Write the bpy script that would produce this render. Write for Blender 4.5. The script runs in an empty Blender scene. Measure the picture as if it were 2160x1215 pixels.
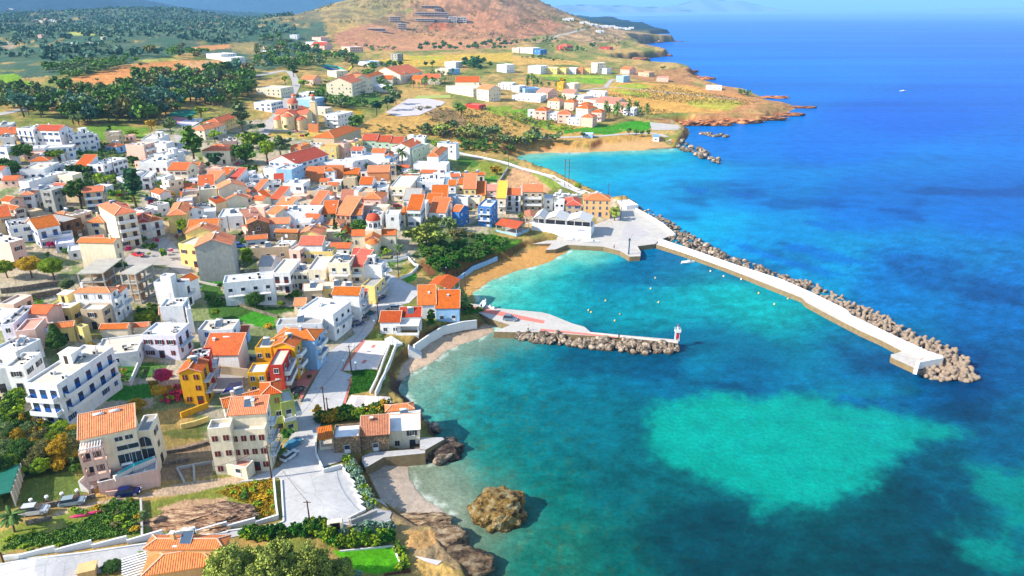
import bpy, bmesh, math, random
import numpy as np
from mathutils import Vector, Matrix, geometry
sc = bpy.context.scene
C = sc.collection
R = math.radians
# ---------------- camera, world, sun, exposure ----------------
CAMH = 92.0; F = 1440.0; PITCH = R(22.27)
cam = bpy.data.cameras.new('camera'); camo = bpy.data.objects.new('camera', cam); C.objects.link(camo)
cam.sensor_width = 36; cam.lens = 24; cam.clip_start = 1; cam.clip_end = 90000
camo.location = (0, 0, CAMH); camo.rotation_euler = (R(90) - PITCH, 0, 0); sc.camera = camo
SUN = Vector((-0.78, -0.27, 0.57)).normalized()
world = bpy.data.worlds.new('World'); sc.world = world; world.use_nodes = True
wn = world.node_tree; wn.nodes.clear()
sky = wn.nodes.new('ShaderNodeTexSky'); sky.sky_type = 'NISHITA'; sky.sun_disc = False
sky.sun_elevation = math.asin(SUN.z); sky.sun_rotation = math.atan2(SUN.x, SUN.y)
sky.air_density = 1.2; sky.dust_density = 0.6; sky.ozone_density = 2.5
bg = wn.nodes.new('ShaderNodeBackground'); bg.inputs[1].default_value = 0.15
wo = wn.nodes.new('ShaderNodeOutputWorld'); wn.links.new(sky.outputs[0], bg.inputs[0]); wn.links.new(bg.outputs[0], wo.inputs[0])
sl = bpy.data.lights.new('sun', 'SUN'); sl.energy = 4.8; sl.angle = R(0.5); sl.color = (1.0, 0.93, 0.82)
so = bpy.data.objects.new('sun', sl); C.objects.link(so); so.rotation_euler = (-SUN).to_track_quat('-Z', 'Y').to_euler()
sc.view_settings.view_transform = 'Standard'; sc.view_settings.look = 'None'; sc.view_settings.gamma = 1
sc.view_settings.exposure = 1.08
sc.cycles.volume_step_rate = 5; sc.cycles.volume_max_steps = 64; sc.cycles.volume_bounces = 0
sc.cycles.max_bounces = 4; sc.cycles.diffuse_bounces = 3; sc.cycles.glossy_bounces = 2
# ---------------- helpers ----------------
def lin(c):
    return tuple(((v/255)/12.92 if v/255 <= .04045 else ((v/255+.055)/1.055)**2.4) for v in c)
def K(r, g, b, k=.72):
    return tuple(v*k for v in lin((r, g, b)))
SP, CP = math.sin(PITCH), math.cos(PITCH)
def ray(px, py):
    dx = (px-1080)/F; dy = -(py-607.5)/F
    return dx, CP+dy*SP, -SP+dy*CP
def P(px, py, z=0.0):
    d = ray(px, py); s = (z-CAMH)/d[2]
    return Vector((d[0]*s, d[1]*s, z))
TILES = dict(a=(0,230,4.86), b=(380,230,4.86), c=(740,230,4.86), d=(0,450,4.86), e=(380,450,4.86), f=(740,450,4.86),
  g=(1040,350,4.86), h=(0,680,4.86), i=(380,680,4.86), j=(740,680,4.86), k=(0,915,4.05), l=(440,915,4.05), m=(740,915,4.05),
  n=(1000,620,4.34), o=(1300,420,4.34), s=(1700,620,4.34), t=(1200,780,2.25), p=(0,0,3.996), q=(540,0,3.996), r=(1080,0,3.996), z=(0,0,1))
def pts(tile, s):
    x0, y0, k = TILES[tile]
    out = []
    for w in s.split():
        if w[0].isalpha(): x0, y0, k = TILES[w[0]]; w = w[1:]
        a, b = w.split(',')
        out.append((x0+float(a)/k, y0+float(b)/k))
    return out
rng = np.random.default_rng(7); random.seed(7)
def hash2(ix, iy, s=0):
    n = (ix.astype(np.int64)*374761393 + iy.astype(np.int64)*668265263 + s*1442695041) & 0xffffffff
    n = ((n ^ (n >> 13))*1274126177) & 0xffffffff
    return ((n ^ (n >> 16)) & 0xffff)/65535.0
def vnoise(x, y, s=0):
    ix = np.floor(x); iy = np.floor(y); fx = x-ix; fy = y-iy
    fx = fx*fx*(3-2*fx); fy = fy*fy*(3-2*fy)
    a = hash2(ix, iy, s); b = hash2(ix+1, iy, s); c = hash2(ix, iy+1, s); d = hash2(ix+1, iy+1, s)
    return (a*(1-fx)+b*fx)*(1-fy)+(c*(1-fx)+d*fx)*fy
def fbm(x, y, o=4, s=0):
    v = 0; a = .5
    for k in range(o): v = v+a*vnoise(x*2**k, y*2**k, s+k); a *= .5
    return v
def sstep(a, b, x):
    t = np.clip((x-a)/(b-a), 0, 1); return t*t*(3-2*t)
def inpoly(x, y, poly):
    ins = np.zeros(np.shape(x), bool); n = len(poly)
    for i in range(n):
        x1, y1 = poly[i][0], poly[i][1]; x2, y2 = poly[(i+1) % n][0], poly[(i+1) % n][1]
        if y1 == y2: continue
        c = ((y1 > y) != (y2 > y)) & (x < (x2-x1)*(y-y1)/(y2-y1)+x1)
        ins ^= c
    return ins
def pdist(x, y, poly, closed=True):
    d = np.full(np.shape(x), 1e18); n = len(poly)
    for i in range(n if closed else n-1):
        x1, y1 = poly[i][0], poly[i][1]; x2, y2 = poly[(i+1) % n][0], poly[(i+1) % n][1]
        vx, vy = x2-x1, y2-y1; L = vx*vx+vy*vy+1e-9
        t = np.clip(((x-x1)*vx+(y-y1)*vy)/L, 0, 1)
        d = np.minimum(d, (x-x1-t*vx)**2+(y-y1-t*vy)**2)
    return np.sqrt(d)
def tag(o, label=None, cat=None, group=None, kind=None):
    if label: o['label'] = label
    if cat: o['category'] = cat
    if group: o['group'] = group
    if kind: o['kind'] = kind
    return o
# ---------------- materials ----------------
MATS = {}
def nd(nt, t, **k):
    n = nt.nodes.new(t)
    for a, b in k.items(): setattr(n, a, b)
    return n
def mat(name, col, rough=.8, var=.12, scale=1.5, bump=0.0, bscale=8, spec=.3, metal=0, kind=None):
    if name in MATS: return MATS[name]
    m = bpy.data.materials.new(name); m.use_nodes = True; MATS[name] = m
    nt = m.node_tree; b = nt.nodes['Principled BSDF']
    b.inputs['Roughness'].default_value = rough; b.inputs['Specular IOR Level'].default_value = spec; b.inputs['Metallic'].default_value = metal
    tc = nd(nt, 'ShaderNodeTexCoord')
    n1 = nd(nt, 'ShaderNodeTexNoise'); n1.inputs['Scale'].default_value = scale; n1.inputs['Detail'].default_value = 6; n1.inputs['Roughness'].default_value = .65
    nt.links.new(tc.outputs['Object'], n1.inputs['Vector'])
    r = nd(nt, 'ShaderNodeMapRange'); r.inputs[1].default_value = .3; r.inputs[2].default_value = .7
    r.inputs[3].default_value = 1-var; r.inputs[4].default_value = 1+var*.6
    nt.links.new(n1.outputs[0], r.inputs[0])
    mx = nd(nt, 'ShaderNodeVectorMath', operation='SCALE'); nt.links.new(r.outputs[0], mx.inputs['Scale'])
    mx.inputs[0].default_value = col[:3]
    last = mx.outputs[0]
    if kind == 'tile':       # roof tiles : ribs follow the uv map
        uv = nd(nt, 'ShaderNodeUVMap'); sp = nd(nt, 'ShaderNodeSeparateXYZ'); nt.links.new(uv.outputs[0], sp.inputs[0])
        s1 = nd(nt, 'ShaderNodeMath', operation='MULTIPLY'); s1.inputs[1].default_value = 2*math.pi/.36; nt.links.new(sp.outputs[0], s1.inputs[0])
        s2 = nd(nt, 'ShaderNodeMath', operation='SINE'); nt.links.new(s1.outputs[0], s2.inputs[0])
        f1 = nd(nt, 'ShaderNodeMath', operation='FRACT'); f0 = nd(nt, 'ShaderNodeMath', operation='DIVIDE'); f0.inputs[1].default_value = .38
        nt.links.new(sp.outputs[1], f0.inputs[0]); nt.links.new(f0.outputs[0], f1.inputs[0])
        f2 = nd(nt, 'ShaderNodeMath', operation='MULTIPLY'); f2.inputs[1].default_value = .5; nt.links.new(f1.outputs[0], f2.inputs[0])
        ad = nd(nt, 'ShaderNodeMath', operation='SUBTRACT'); nt.links.new(s2.outputs[0], ad.inputs[0]); nt.links.new(f2.outputs[0], ad.inputs[1])
        mr = nd(nt, 'ShaderNodeMapRange'); mr.inputs[1].default_value = -1.2; mr.inputs[2].default_value = .7; mr.inputs[3].default_value = .66; mr.inputs[4].default_value = 1.08
        nt.links.new(ad.outputs[0], mr.inputs[0])
        m2 = nd(nt, 'ShaderNodeVectorMath', operation='SCALE'); nt.links.new(last, m2.inputs[0]); nt.links.new(mr.outputs[0], m2.inputs['Scale'])
        # single tiles differ
        fl = nd(nt, 'ShaderNodeTexWhiteNoise', noise_dimensions='2D'); sn = nd(nt, 'ShaderNodeVectorMath', operation='SNAP'); sn.inputs[1].default_value = (.36, .38, 1)
        nt.links.new(uv.outputs[0], sn.inputs[0]); nt.links.new(sn.outputs[0], fl.inputs[0])
        r3 = nd(nt, 'ShaderNodeMapRange'); r3.inputs[3].default_value = .78; r3.inputs[4].default_value = 1.12; nt.links.new(fl.outputs[0], r3.inputs[0])
        m3 = nd(nt, 'ShaderNodeVectorMath', operation='SCALE'); nt.links.new(m2.outputs[0], m3.inputs[0]); nt.links.new(r3.outputs[0], m3.inputs['Scale'])
        last = m3.outputs[0]
        bp = nd(nt, 'ShaderNodeBump'); bp.inputs['Strength'].default_value = .6; bp.inputs['Distance'].default_value = .06
        nt.links.new(ad.outputs[0], bp.inputs['Height']); nt.links.new(bp.outputs[0], b.inputs['Normal'])
        oi = nd(nt, 'ShaderNodeObjectInfo'); hs = nd(nt, 'ShaderNodeHueSaturation'); h1 = nd(nt, 'ShaderNodeMapRange'); h1.inputs[3].default_value = .499; h1.inputs[4].default_value = .513; nt.links.new(oi.outputs['Random'], h1.inputs[0])
        h2 = nd(nt, 'ShaderNodeMath', operation='MULTIPLY'); h2.inputs[1].default_value = 7.13; h3 = nd(nt, 'ShaderNodeMath', operation='FRACT'); nt.links.new(oi.outputs['Random'], h2.inputs[0]); nt.links.new(h2.outputs[0], h3.inputs[0])
        h4 = nd(nt, 'ShaderNodeMapRange'); h4.inputs[3].default_value = .78; h4.inputs[4].default_value = 1.12; nt.links.new(h3.outputs[0], h4.inputs[0]); h5 = nd(nt, 'ShaderNodeMapRange'); h5.inputs[3].default_value = 1.04; h5.inputs[4].default_value = .88; nt.links.new(h3.outputs[0], h5.inputs[0])
        nt.links.new(h1.outputs[0], hs.inputs['Hue']); nt.links.new(h4.outputs[0], hs.inputs['Value']); nt.links.new(h5.outputs[0], hs.inputs['Saturation']); nt.links.new(last, hs.inputs['Color']); last = hs.outputs[0]
    elif kind == 'slab':     # poured concrete : cast bays with dark joints, cracks, stains
        def vor(sc_, w_):
            mp_ = nd(nt, 'ShaderNodeMapping'); mp_.inputs['Scale'].default_value = (sc_, sc_, 0); nt.links.new(tc.outputs['Object'], mp_.inputs[0])
            v = nd(nt, 'ShaderNodeTexVoronoi', feature='DISTANCE_TO_EDGE'); v.inputs['Scale'].default_value = 1; nt.links.new(mp_.outputs[0], v.inputs['Vector'])
            q = nd(nt, 'ShaderNodeMapRange'); q.inputs[1].default_value = 0; q.inputs[2].default_value = w_; q.inputs[3].default_value = .80; q.inputs[4].default_value = 1; nt.links.new(v.outputs[0], q.inputs[0]); return q
        n3 = nd(nt, 'ShaderNodeTexNoise'); n3.inputs['Scale'].default_value = .9; n3.inputs['Detail'].default_value = 8; n3.inputs['Roughness'].default_value = .8; nt.links.new(tc.outputs['Object'], n3.inputs['Vector'])
        q3 = nd(nt, 'ShaderNodeMapRange'); q3.inputs[1].default_value = .3; q3.inputs[2].default_value = .62; q3.inputs[3].default_value = .80; q3.inputs[4].default_value = 1.03; nt.links.new(n3.outputs[0], q3.inputs[0])
        for q in (vor(.11, .012), vor(.37, .012), q3):
            m2 = nd(nt, 'ShaderNodeVectorMath', operation='SCALE'); nt.links.new(last, m2.inputs[0]); nt.links.new(q.outputs[0], m2.inputs['Scale']); last = m2.outputs[0]
    elif kind == 'plaster':  # rain streaks and patched paint
        mp_ = nd(nt, 'ShaderNodeMapping'); mp_.inputs['Scale'].default_value = (1.6, 1.6, .22); nt.links.new(tc.outputs['Object'], mp_.inputs[0])
        n3 = nd(nt, 'ShaderNodeTexNoise'); n3.inputs['Scale'].default_value = 1; n3.inputs['Detail'].default_value = 7; n3.inputs['Roughness'].default_value = .7; nt.links.new(mp_.outputs[0], n3.inputs['Vector'])
        q3 = nd(nt, 'ShaderNodeMapRange'); q3.inputs[1].default_value = .3; q3.inputs[2].default_value = .55; q3.inputs[3].default_value = .80; q3.inputs[4].default_value = 1.03; nt.links.new(n3.outputs[0], q3.inputs[0])
        m2 = nd(nt, 'ShaderNodeVectorMath', operation='SCALE'); nt.links.new(last, m2.inputs[0]); nt.links.new(q3.outputs[0], m2.inputs['Scale']); last = m2.outputs[0]
    elif kind == 'stone':
        v = nd(nt, 'ShaderNodeTexVoronoi'); v.inputs['Scale'].default_value = 2.4; nt.links.new(tc.outputs['Object'], v.inputs['Vector'])
        r2 = nd(nt, 'ShaderNodeMapRange'); r2.inputs[3].default_value = 1.25; r2.inputs[4].default_value = .45; r2.inputs[2].default_value = .6
        nt.links.new(v.outputs['Distance'], r2.inputs[0])
        m2 = nd(nt, 'ShaderNodeVectorMath', operation='SCALE'); nt.links.new(last, m2.inputs[0]); nt.links.new(r2.outputs[0], m2.inputs['Scale'])
        last = m2.outputs[0]
        bp = nd(nt, 'ShaderNodeBump'); bp.inputs['Strength'].default_value = .8; bp.inputs['Distance'].default_value = .1; bp.invert = True
        nt.links.new(v.outputs['Distance'], bp.inputs['Height']); nt.links.new(bp.outputs[0], b.inputs['Normal'])
    elif kind == 'leaf':
        oi = nd(nt, 'ShaderNodeObjectInfo'); ge = nd(nt, 'ShaderNodeAttribute', attribute_name='shade')
        r4 = nd(nt, 'ShaderNodeMapRange'); r4.inputs[3].default_value = .75; r4.inputs[4].default_value = 1.3; nt.links.new(oi.outputs['Random'], r4.inputs[0])
        m2 = nd(nt, 'ShaderNodeVectorMath', operation='SCALE'); nt.links.new(last, m2.inputs[0]); nt.links.new(r4.outputs[0], m2.inputs['Scale'])
        m3 = nd(nt, 'ShaderNodeVectorMath', operation='MULTIPLY'); nt.links.new(m2.outputs[0], m3.inputs[0]); nt.links.new(ge.outputs['Color'], m3.inputs[1])
        last = m3.outputs[0]
        b.inputs['Subsurface Weight'].default_value = 0
    elif bump:
        n2 = nd(nt, 'ShaderNodeTexNoise'); n2.inputs['Scale'].default_value = bscale; n2.inputs['Detail'].default_value = 4
        nt.links.new(tc.outputs['Object'], n2.inputs['Vector'])
        bp = nd(nt, 'ShaderNodeBump'); bp.inputs['Strength'].default_value = .7; bp.inputs['Distance'].default_value = bump
        nt.links.new(n2.outputs[0], bp.inputs['Height']); nt.links.new(bp.outputs[0], b.inputs['Normal'])
    nt.links.new(last, b.inputs['Base Color'])
    return m
# ---------------- coast and terrain ----------------
coast_px = pts('z', '-3000,1700 1150,1700 1080,1260') + pts('m', '1100,1215 1060,1110 1000,1085 940,1040 870,1000 850,950 900,890 830,850 790,800 800,770 850,700 780,640 640,560 560,480 500,380 490,300 500,255') + \
  pts('m', '640,250 740,230 860,190 870,150 830,70 790,40 740,30') + pts('j', '880,1110 830,1020 700,1010 640,870 600,830 560,770 520,740 505,700 520,620 590,550 680,490 800,440 960,320 1100,240 1300,170 1480,105') + \
  pts('z', '1046,690 1030,662 1006,640') + pts('f', '1280,860 1250,810 1300,780 1450,690 1650,610') + pts('g', '0,1165 250,1085 600,985 780,870') + \
  pts('z', '1203,512 1240,500 1300,480 1325,440 1346,428 1328,420') + pts('g', '1210,345 1000,262 800,182 600,92 500,62 300,12') + pts('c', '1720,570 1700,530 1650,520') + \
  pts('z', '1095,330 1120,325 1160,323 1220,322 1290,320 1340,318 1400,315 1425,312 1440,300') + pts('r', '1480,1160 1500,1130 1480,1090 1400,1050 1340,1045 1440,1035 1520,1045 1650,1040 1900,1040 2050,1030 2158,1015') + \
  pts('z', '1665,240 1690,228 1670,222 1640,214 1615,205') + pts('r', '2060,785 1900,765 1800,745 1690,715 1600,690 1640,680 1560,650 1600,640 1540,615 1450,600 1250,590 1100,575 900,556 840,545 900,530 1020,505 1180,490 1350,465 1250,440 1130,425 1050,400 1020,385 1180,362 1400,350 1250,335 1170,320 1180,290 1330,280 1240,265 1110,240 1000,220 700,190 440,150') + \
  pts('z', '1175,36.5 1120,33 1020,30.5 900,29 -2500,26')
coast = [(P(x, y, 0).x, P(x, y, 0).y) for x, y in coast_px]
# height control points : px,py,z
HC = [tuple(map(float, w.split(','))) for w in '''
0,1210,9 200,1190,8 400,1150,6.5 600,1120,5.5 700,1150,6 850,1180,5 960,1180,2.5 880,1100,3 900,1140,3 920,1085,1 880,1065,1.6 830,1010,2 870,1010,.9 770,1080,4.6 740,960,4.8 650,1060,4.8 650,950,4.6 690,850,4.2 760,850,4.2 820,830,3.8
0,1100,11 150,1060,9.5 300,1020,8 450,1000,6.5 560,1000,5 0,950,13 200,900,11 400,900,8 560,850,6 600,780,6 670,790,4.4 740,760,4.2 790,740,4.2 820,715,4 850,760,1.5 850,790,.9 870,770,1 830,800,1 900,730,1.8 960,700,1.5 1000,690,1.4 1030,675,2 900,690,5 860,670,5.5 940,660,5
0,800,14 150,760,13 300,760,11 400,700,10 500,680,9.5 600,660,9 700,680,6 780,640,6 810,590,8 870,610,7.5 940,610,5.5 985,650,3 980,590,1.5 1000,600,1.2 1040,560,1.8 1080,545,1.8 1130,540,1.8 1180,518,2 1110,530,2.2
0,650,18 150,620,16 300,600,14 450,600,12 600,600,11 700,560,11 790,535,12 860,530,12.5 900,545,11 960,530,11 1010,515,10 1050,500,8.5 920,575,4 970,555,4.5 1040,535,3.5 1100,500,4.5 1150,500,3 1200,490,2.6 1270,480,2.4 1300,440,2.2
0,500,22 150,480,19 300,460,17 450,450,15 600,450,13 750,440,11 850,450,10 950,440,8 1050,420,6 1150,430,4.5 1220,440,3 1270,430,2.4 1250,405,2.4 1200,390,3 1150,380,4
0,380,26 150,370,23 300,350,20 450,350,17 600,350,15 750,340,13 850,350,11 950,360,9 1020,350,7 1080,360,5 1060,335,5 1150,350,3
0,290,32 150,280,29 300,280,25 450,270,22 600,270,18 700,260,16 800,270,15 900,290,13 980,310,10 1060,310,6 1100,310,4 1150,300,5.5 1200,295,5.5 1290,290,4.5 1150,318,1.2 1230,316,1 1340,305,3 1400,300,2.5
950,245,20 1010,270,12 1000,240,16 900,240,15 1100,260,11 1200,270,10 1300,275,7 1380,260,5 1430,280,2.5
0,220,33 150,200,34 300,190,36 450,170,36 600,200,26 700,200,20 800,210,17 900,200,16 1100,220,13 1250,230,11 1400,235,7 1500,240,6 1560,235,4.5 1600,215,4 1640,225,2.5
250,225,24 380,225,21 480,195,22 520,170,25 150,240,27
0,150,42 150,140,41 300,150,42 450,140,41 600,150,34 700,150,26 800,150,23 900,150,21 1000,160,18 1150,165,15 1300,180,11 1450,190,8 1550,200,6
200,110,45 400,110,43 600,110,36 700,115,30 850,120,26 1000,125,22 1150,110,18 1250,110,16 1350,115,13
300,70,52 500,60,52 150,60,54 0,60,55 650,60,34 1250,70,18 1200,55,24 1300,60,14 1340,75,12 1340,104,9
0,40,66 300,40,62 500,38,52 650,36,44 1180,45,22 1200,48,22'''.split()]
hx = np.array([P(a, b, c).x for a, b, c in HC]); hy = np.array([P(a, b, c).y for a, b, c in HC]); hz = np.array([c for a, b, c in HC])
def warp(x, y): return x/y*2.2, np.log(y)*1.35
hu, hv = warp(hx, hy)
# coast ramps (metres from shore to full height)
RC = [tuple(map(float, w.split(','))) for w in '''900,1050,12 860,1000,10 950,1150,3 1000,1190,4 900,900,3 850,830,3 860,780,10 930,740,12 1000,710,10 1030,600,14 1100,570,16 1180,540,10 1200,395,3 1110,355,3 1120,325,14 1200,322,14 1300,318,16 1400,310,5 1450,262,8 1520,260,9 1600,255,14 1690,228,26 1600,196,24 1480,165,22 1300,140,16 1380,120,14 1400,88,14 1400,70,14 1200,45,20'''.split()]
ru, rv = warp(np.array([P(a, b).x for a, b, c in RC]), np.array([P(a, b).y for a, b, c in RC])); rz = np.array([c for a, b, c in RC])
def idw(u, v, cu, cv, cz, p=2.2, e=2e-4):
    s = 0; w = 0
    for a, b, z in zip(cu, cv, cz):
        k = 1/((u-a)**2+(v-b)**2+e)**p; s = s+k*z; w = w+k
    return s/w
def kern(u, v, cu, cv, cz, s1=.15, s2=.5):
    s = 0; w = 0
    for a, b, z in zip(cu, cv, cz):
        d = (u-a)**2+(v-b)**2; k = np.exp(-d/(2*s1*s1))+2e-3*np.exp(-d/(2*s2*s2))+1e-9/(1+d); s = s+k*z; w = w+k
    return s/w
def bump(x, y, px, D, z, rx, ry, rot=0, p=2.0):
    cx = (px-1080)/F*D/CP; cy = D
    c, s = math.cos(rot), math.sin(rot)
    a = ((x-cx)*c+(y-cy)*s)/rx; b = (-(x-cx)*s+(y-cy)*c)/ry
    return z*np.exp(-(a*a+b*b)**(p/2))
def base_height(x, y):
    u, v = warp(x, y)
    z = kern(u, v, hu, hv, hz)
    D = y
    far = sstep(2200, 5000, D)
    z = z*(1-far)+far*40
    # the bare hill with the building sites
    hill = bump(x, y, 958, 2050, 116, 360, 320, .1, 2.0)+bump(x, y, 1040, 2150, 40, 260, 300, 0)+bump(x, y, 790, 1900, 9, 220, 200, 0)
    z = z+hill*(1+.10*(fbm(x/70, y/70, 4, 3)-.5))
    z = z+bump(x, y, 420, 2500, 30, 420, 260, -.15, 2.2)          # wooded ridge
    z = z+bump(x, y, -60, 5200, 330, 1500, 900, 0, 1.8)+bump(x, y, 180, 5600, 175, 700, 700, 0, 2)  # blue mountain
    z = z+bump(x, y, 640, 9500, 300, 4200, 900, 0, 2.5)*(.55+.6*fbm(x/1500, y/1500, 4, 8))
    z = z+bump(x, y, 380, 11000, 420, 2500, 900, 0, 2.5)*(.5+.6*fbm(x/1700, y/1500, 4, 18))
    rough = .25+.9*sstep(250, 900, D)+5*sstep(1200, 4000, D)
    z = z+(fbm(x/34, y/34, 3, 5)-.5)*rough*(1+sstep(600, 1500, D))+sstep(1500, 4000, D)*(fbm(x/300, y/300, 3, 6)-.5)*30
    return z
xs_t = np.arange(-1.35, 1.02, 3.4/F)
rows = [50.0]
while rows[-1] < 30000:
    y = rows[-1]
    d1 = 3.0/F*(y*y+CAMH*CAMH)/CAMH
    d2 = max(.0075*y, .3)
    rows.append(y+min(d1, d2))
Yr = np.array(rows)
GX = xs_t[None, :]*Yr[:, None]; GY = np.repeat(Yr[:, None], len(xs_t), 1)
def land_height(x, y):
    wob = .4+np.clip(y, 0, 1200)/250; am = 2.2*(1+1.3*sstep(480, 700, y))
    xx = x+(fbm(x/(5*wob), y/(5*wob), 4, 11)-.5)*am*wob; yy = y+(fbm(x/(5*wob), y/(5*wob), 4, 12)-.5)*am*wob
    sd = pdist(xx, yy, coast); sd = np.where(inpoly(xx, yy, coast), sd, -sd)
    z = base_height(x, y)
    u, v = warp(x, y); rmp = idw(u, v, ru, rv, rz)
    k = sstep(0, 1, np.clip(sd, 0, 1e9)/rmp)**.8
    zz = -.15+k*(z+.15)
    cliff = sstep(0, 3, sd)*sstep(30, 8, sd)*sstep(9, 3, rmp)
    zz = zz+cliff*(fbm(x/3.0, y/3.0, 4, 21)-.5)*2.0
    far = sstep(6, 1, rmp)
    return np.where(sd < 0, np.maximum(-4, -.15+sd*.4), zz), sd, rmp
GZ, GS, GR = land_height(GX, GY)
# beaches and shelves below the scarps : pixel outline at height z, soft edge in metres, slope from the shore
LOW = [('f', '960,640 1000,645 1500,475 1620,440 1800,330 1944,300 g560,770 900,790 900,900 600,1010 300,1120 -60,1260 f1250,860', 2.0, 2.5, .09),
       ('z', '872,745 890,725 930,705 1040,680 1080,690 1075,712 1000,725 940,765 900,790 850,820 838,790 848,765', 1.6, 2.5, .10),
       ('m', '120,280 160,262 500,250 520,360 640,520 880,690 830,790 640,750 480,690 380,630 260,560', 1.5, 2.5, .10),
       ('z', '1085,340 1090,330 1160,314 1250,314 1270,304 1340,298 1415,298 1425,316 1290,326 1160,330', 1.6, 4, .08)]
for tl, ps, zt, soft, sl_ in LOW:
    pl = [(P(a, b, zt).x, P(a, b, zt).y) for a, b in pts(tl, ps)]
    m = (GX > min(p[0] for p in pl)-20) & (GX < max(p[0] for p in pl)+20) & (GY > min(p[1] for p in pl)-20) & (GY < max(p[1] for p in pl)+20)
    d = pdist(GX[m], GY[m], pl); d = np.where(inpoly(GX[m], GY[m], pl), d, -d)
    w = sstep(-soft, soft*.3, d); zb = np.minimum(zt, .05+sl_*GS[m])
    GZ[m] = np.where(GS[m] > 0, GZ[m]*(1-w)+zb*w, GZ[m])
def hgt(x, y):
    if y < 51 or y > 29000: return 0
    j = int(np.searchsorted(Yr, y))-1; fy = (y-Yr[j])/(Yr[j+1]-Yr[j])
    t = (x/y-xs_t[0])/(xs_t[1]-xs_t[0]); i = int(t); fx = t-i
    if i < 0 or i >= len(xs_t)-1: return 0
    a = GZ[j, i]*(1-fx)+GZ[j, i+1]*fx; b = GZ[j+1, i]*(1-fx)+GZ[j+1, i+1]*fx
    return a*(1-fy)+b*fy
def G(px, py, dz=0.0):
    "first place where the sight line through a pixel meets the ground (or the height dz above it)"
    d = ray(px, py); y = 55.0; prev = None; k = d[2]/d[1]
    while y < 26000:
        z = CAMH+k*y
        if z < max(hgt(d[0]/d[1]*y, y), 0)+dz: break
        prev = y; y *= 1.012
    if prev is None or y >= 26000: prev = y/1.012
    a, b = prev, y
    for _ in range(14):
        m = (a+b)/2
        if CAMH+k*m < max(hgt(d[0]/d[1]*m, m), 0)+dz: b = m
        else: a = m
    x = d[0]/d[1]*b
    return Vector((x, b, max(hgt(x, b), 0)))
def Gp(poly): return [(v.x, v.y) for v in (G(x, y) for x, y in poly)]
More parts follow.
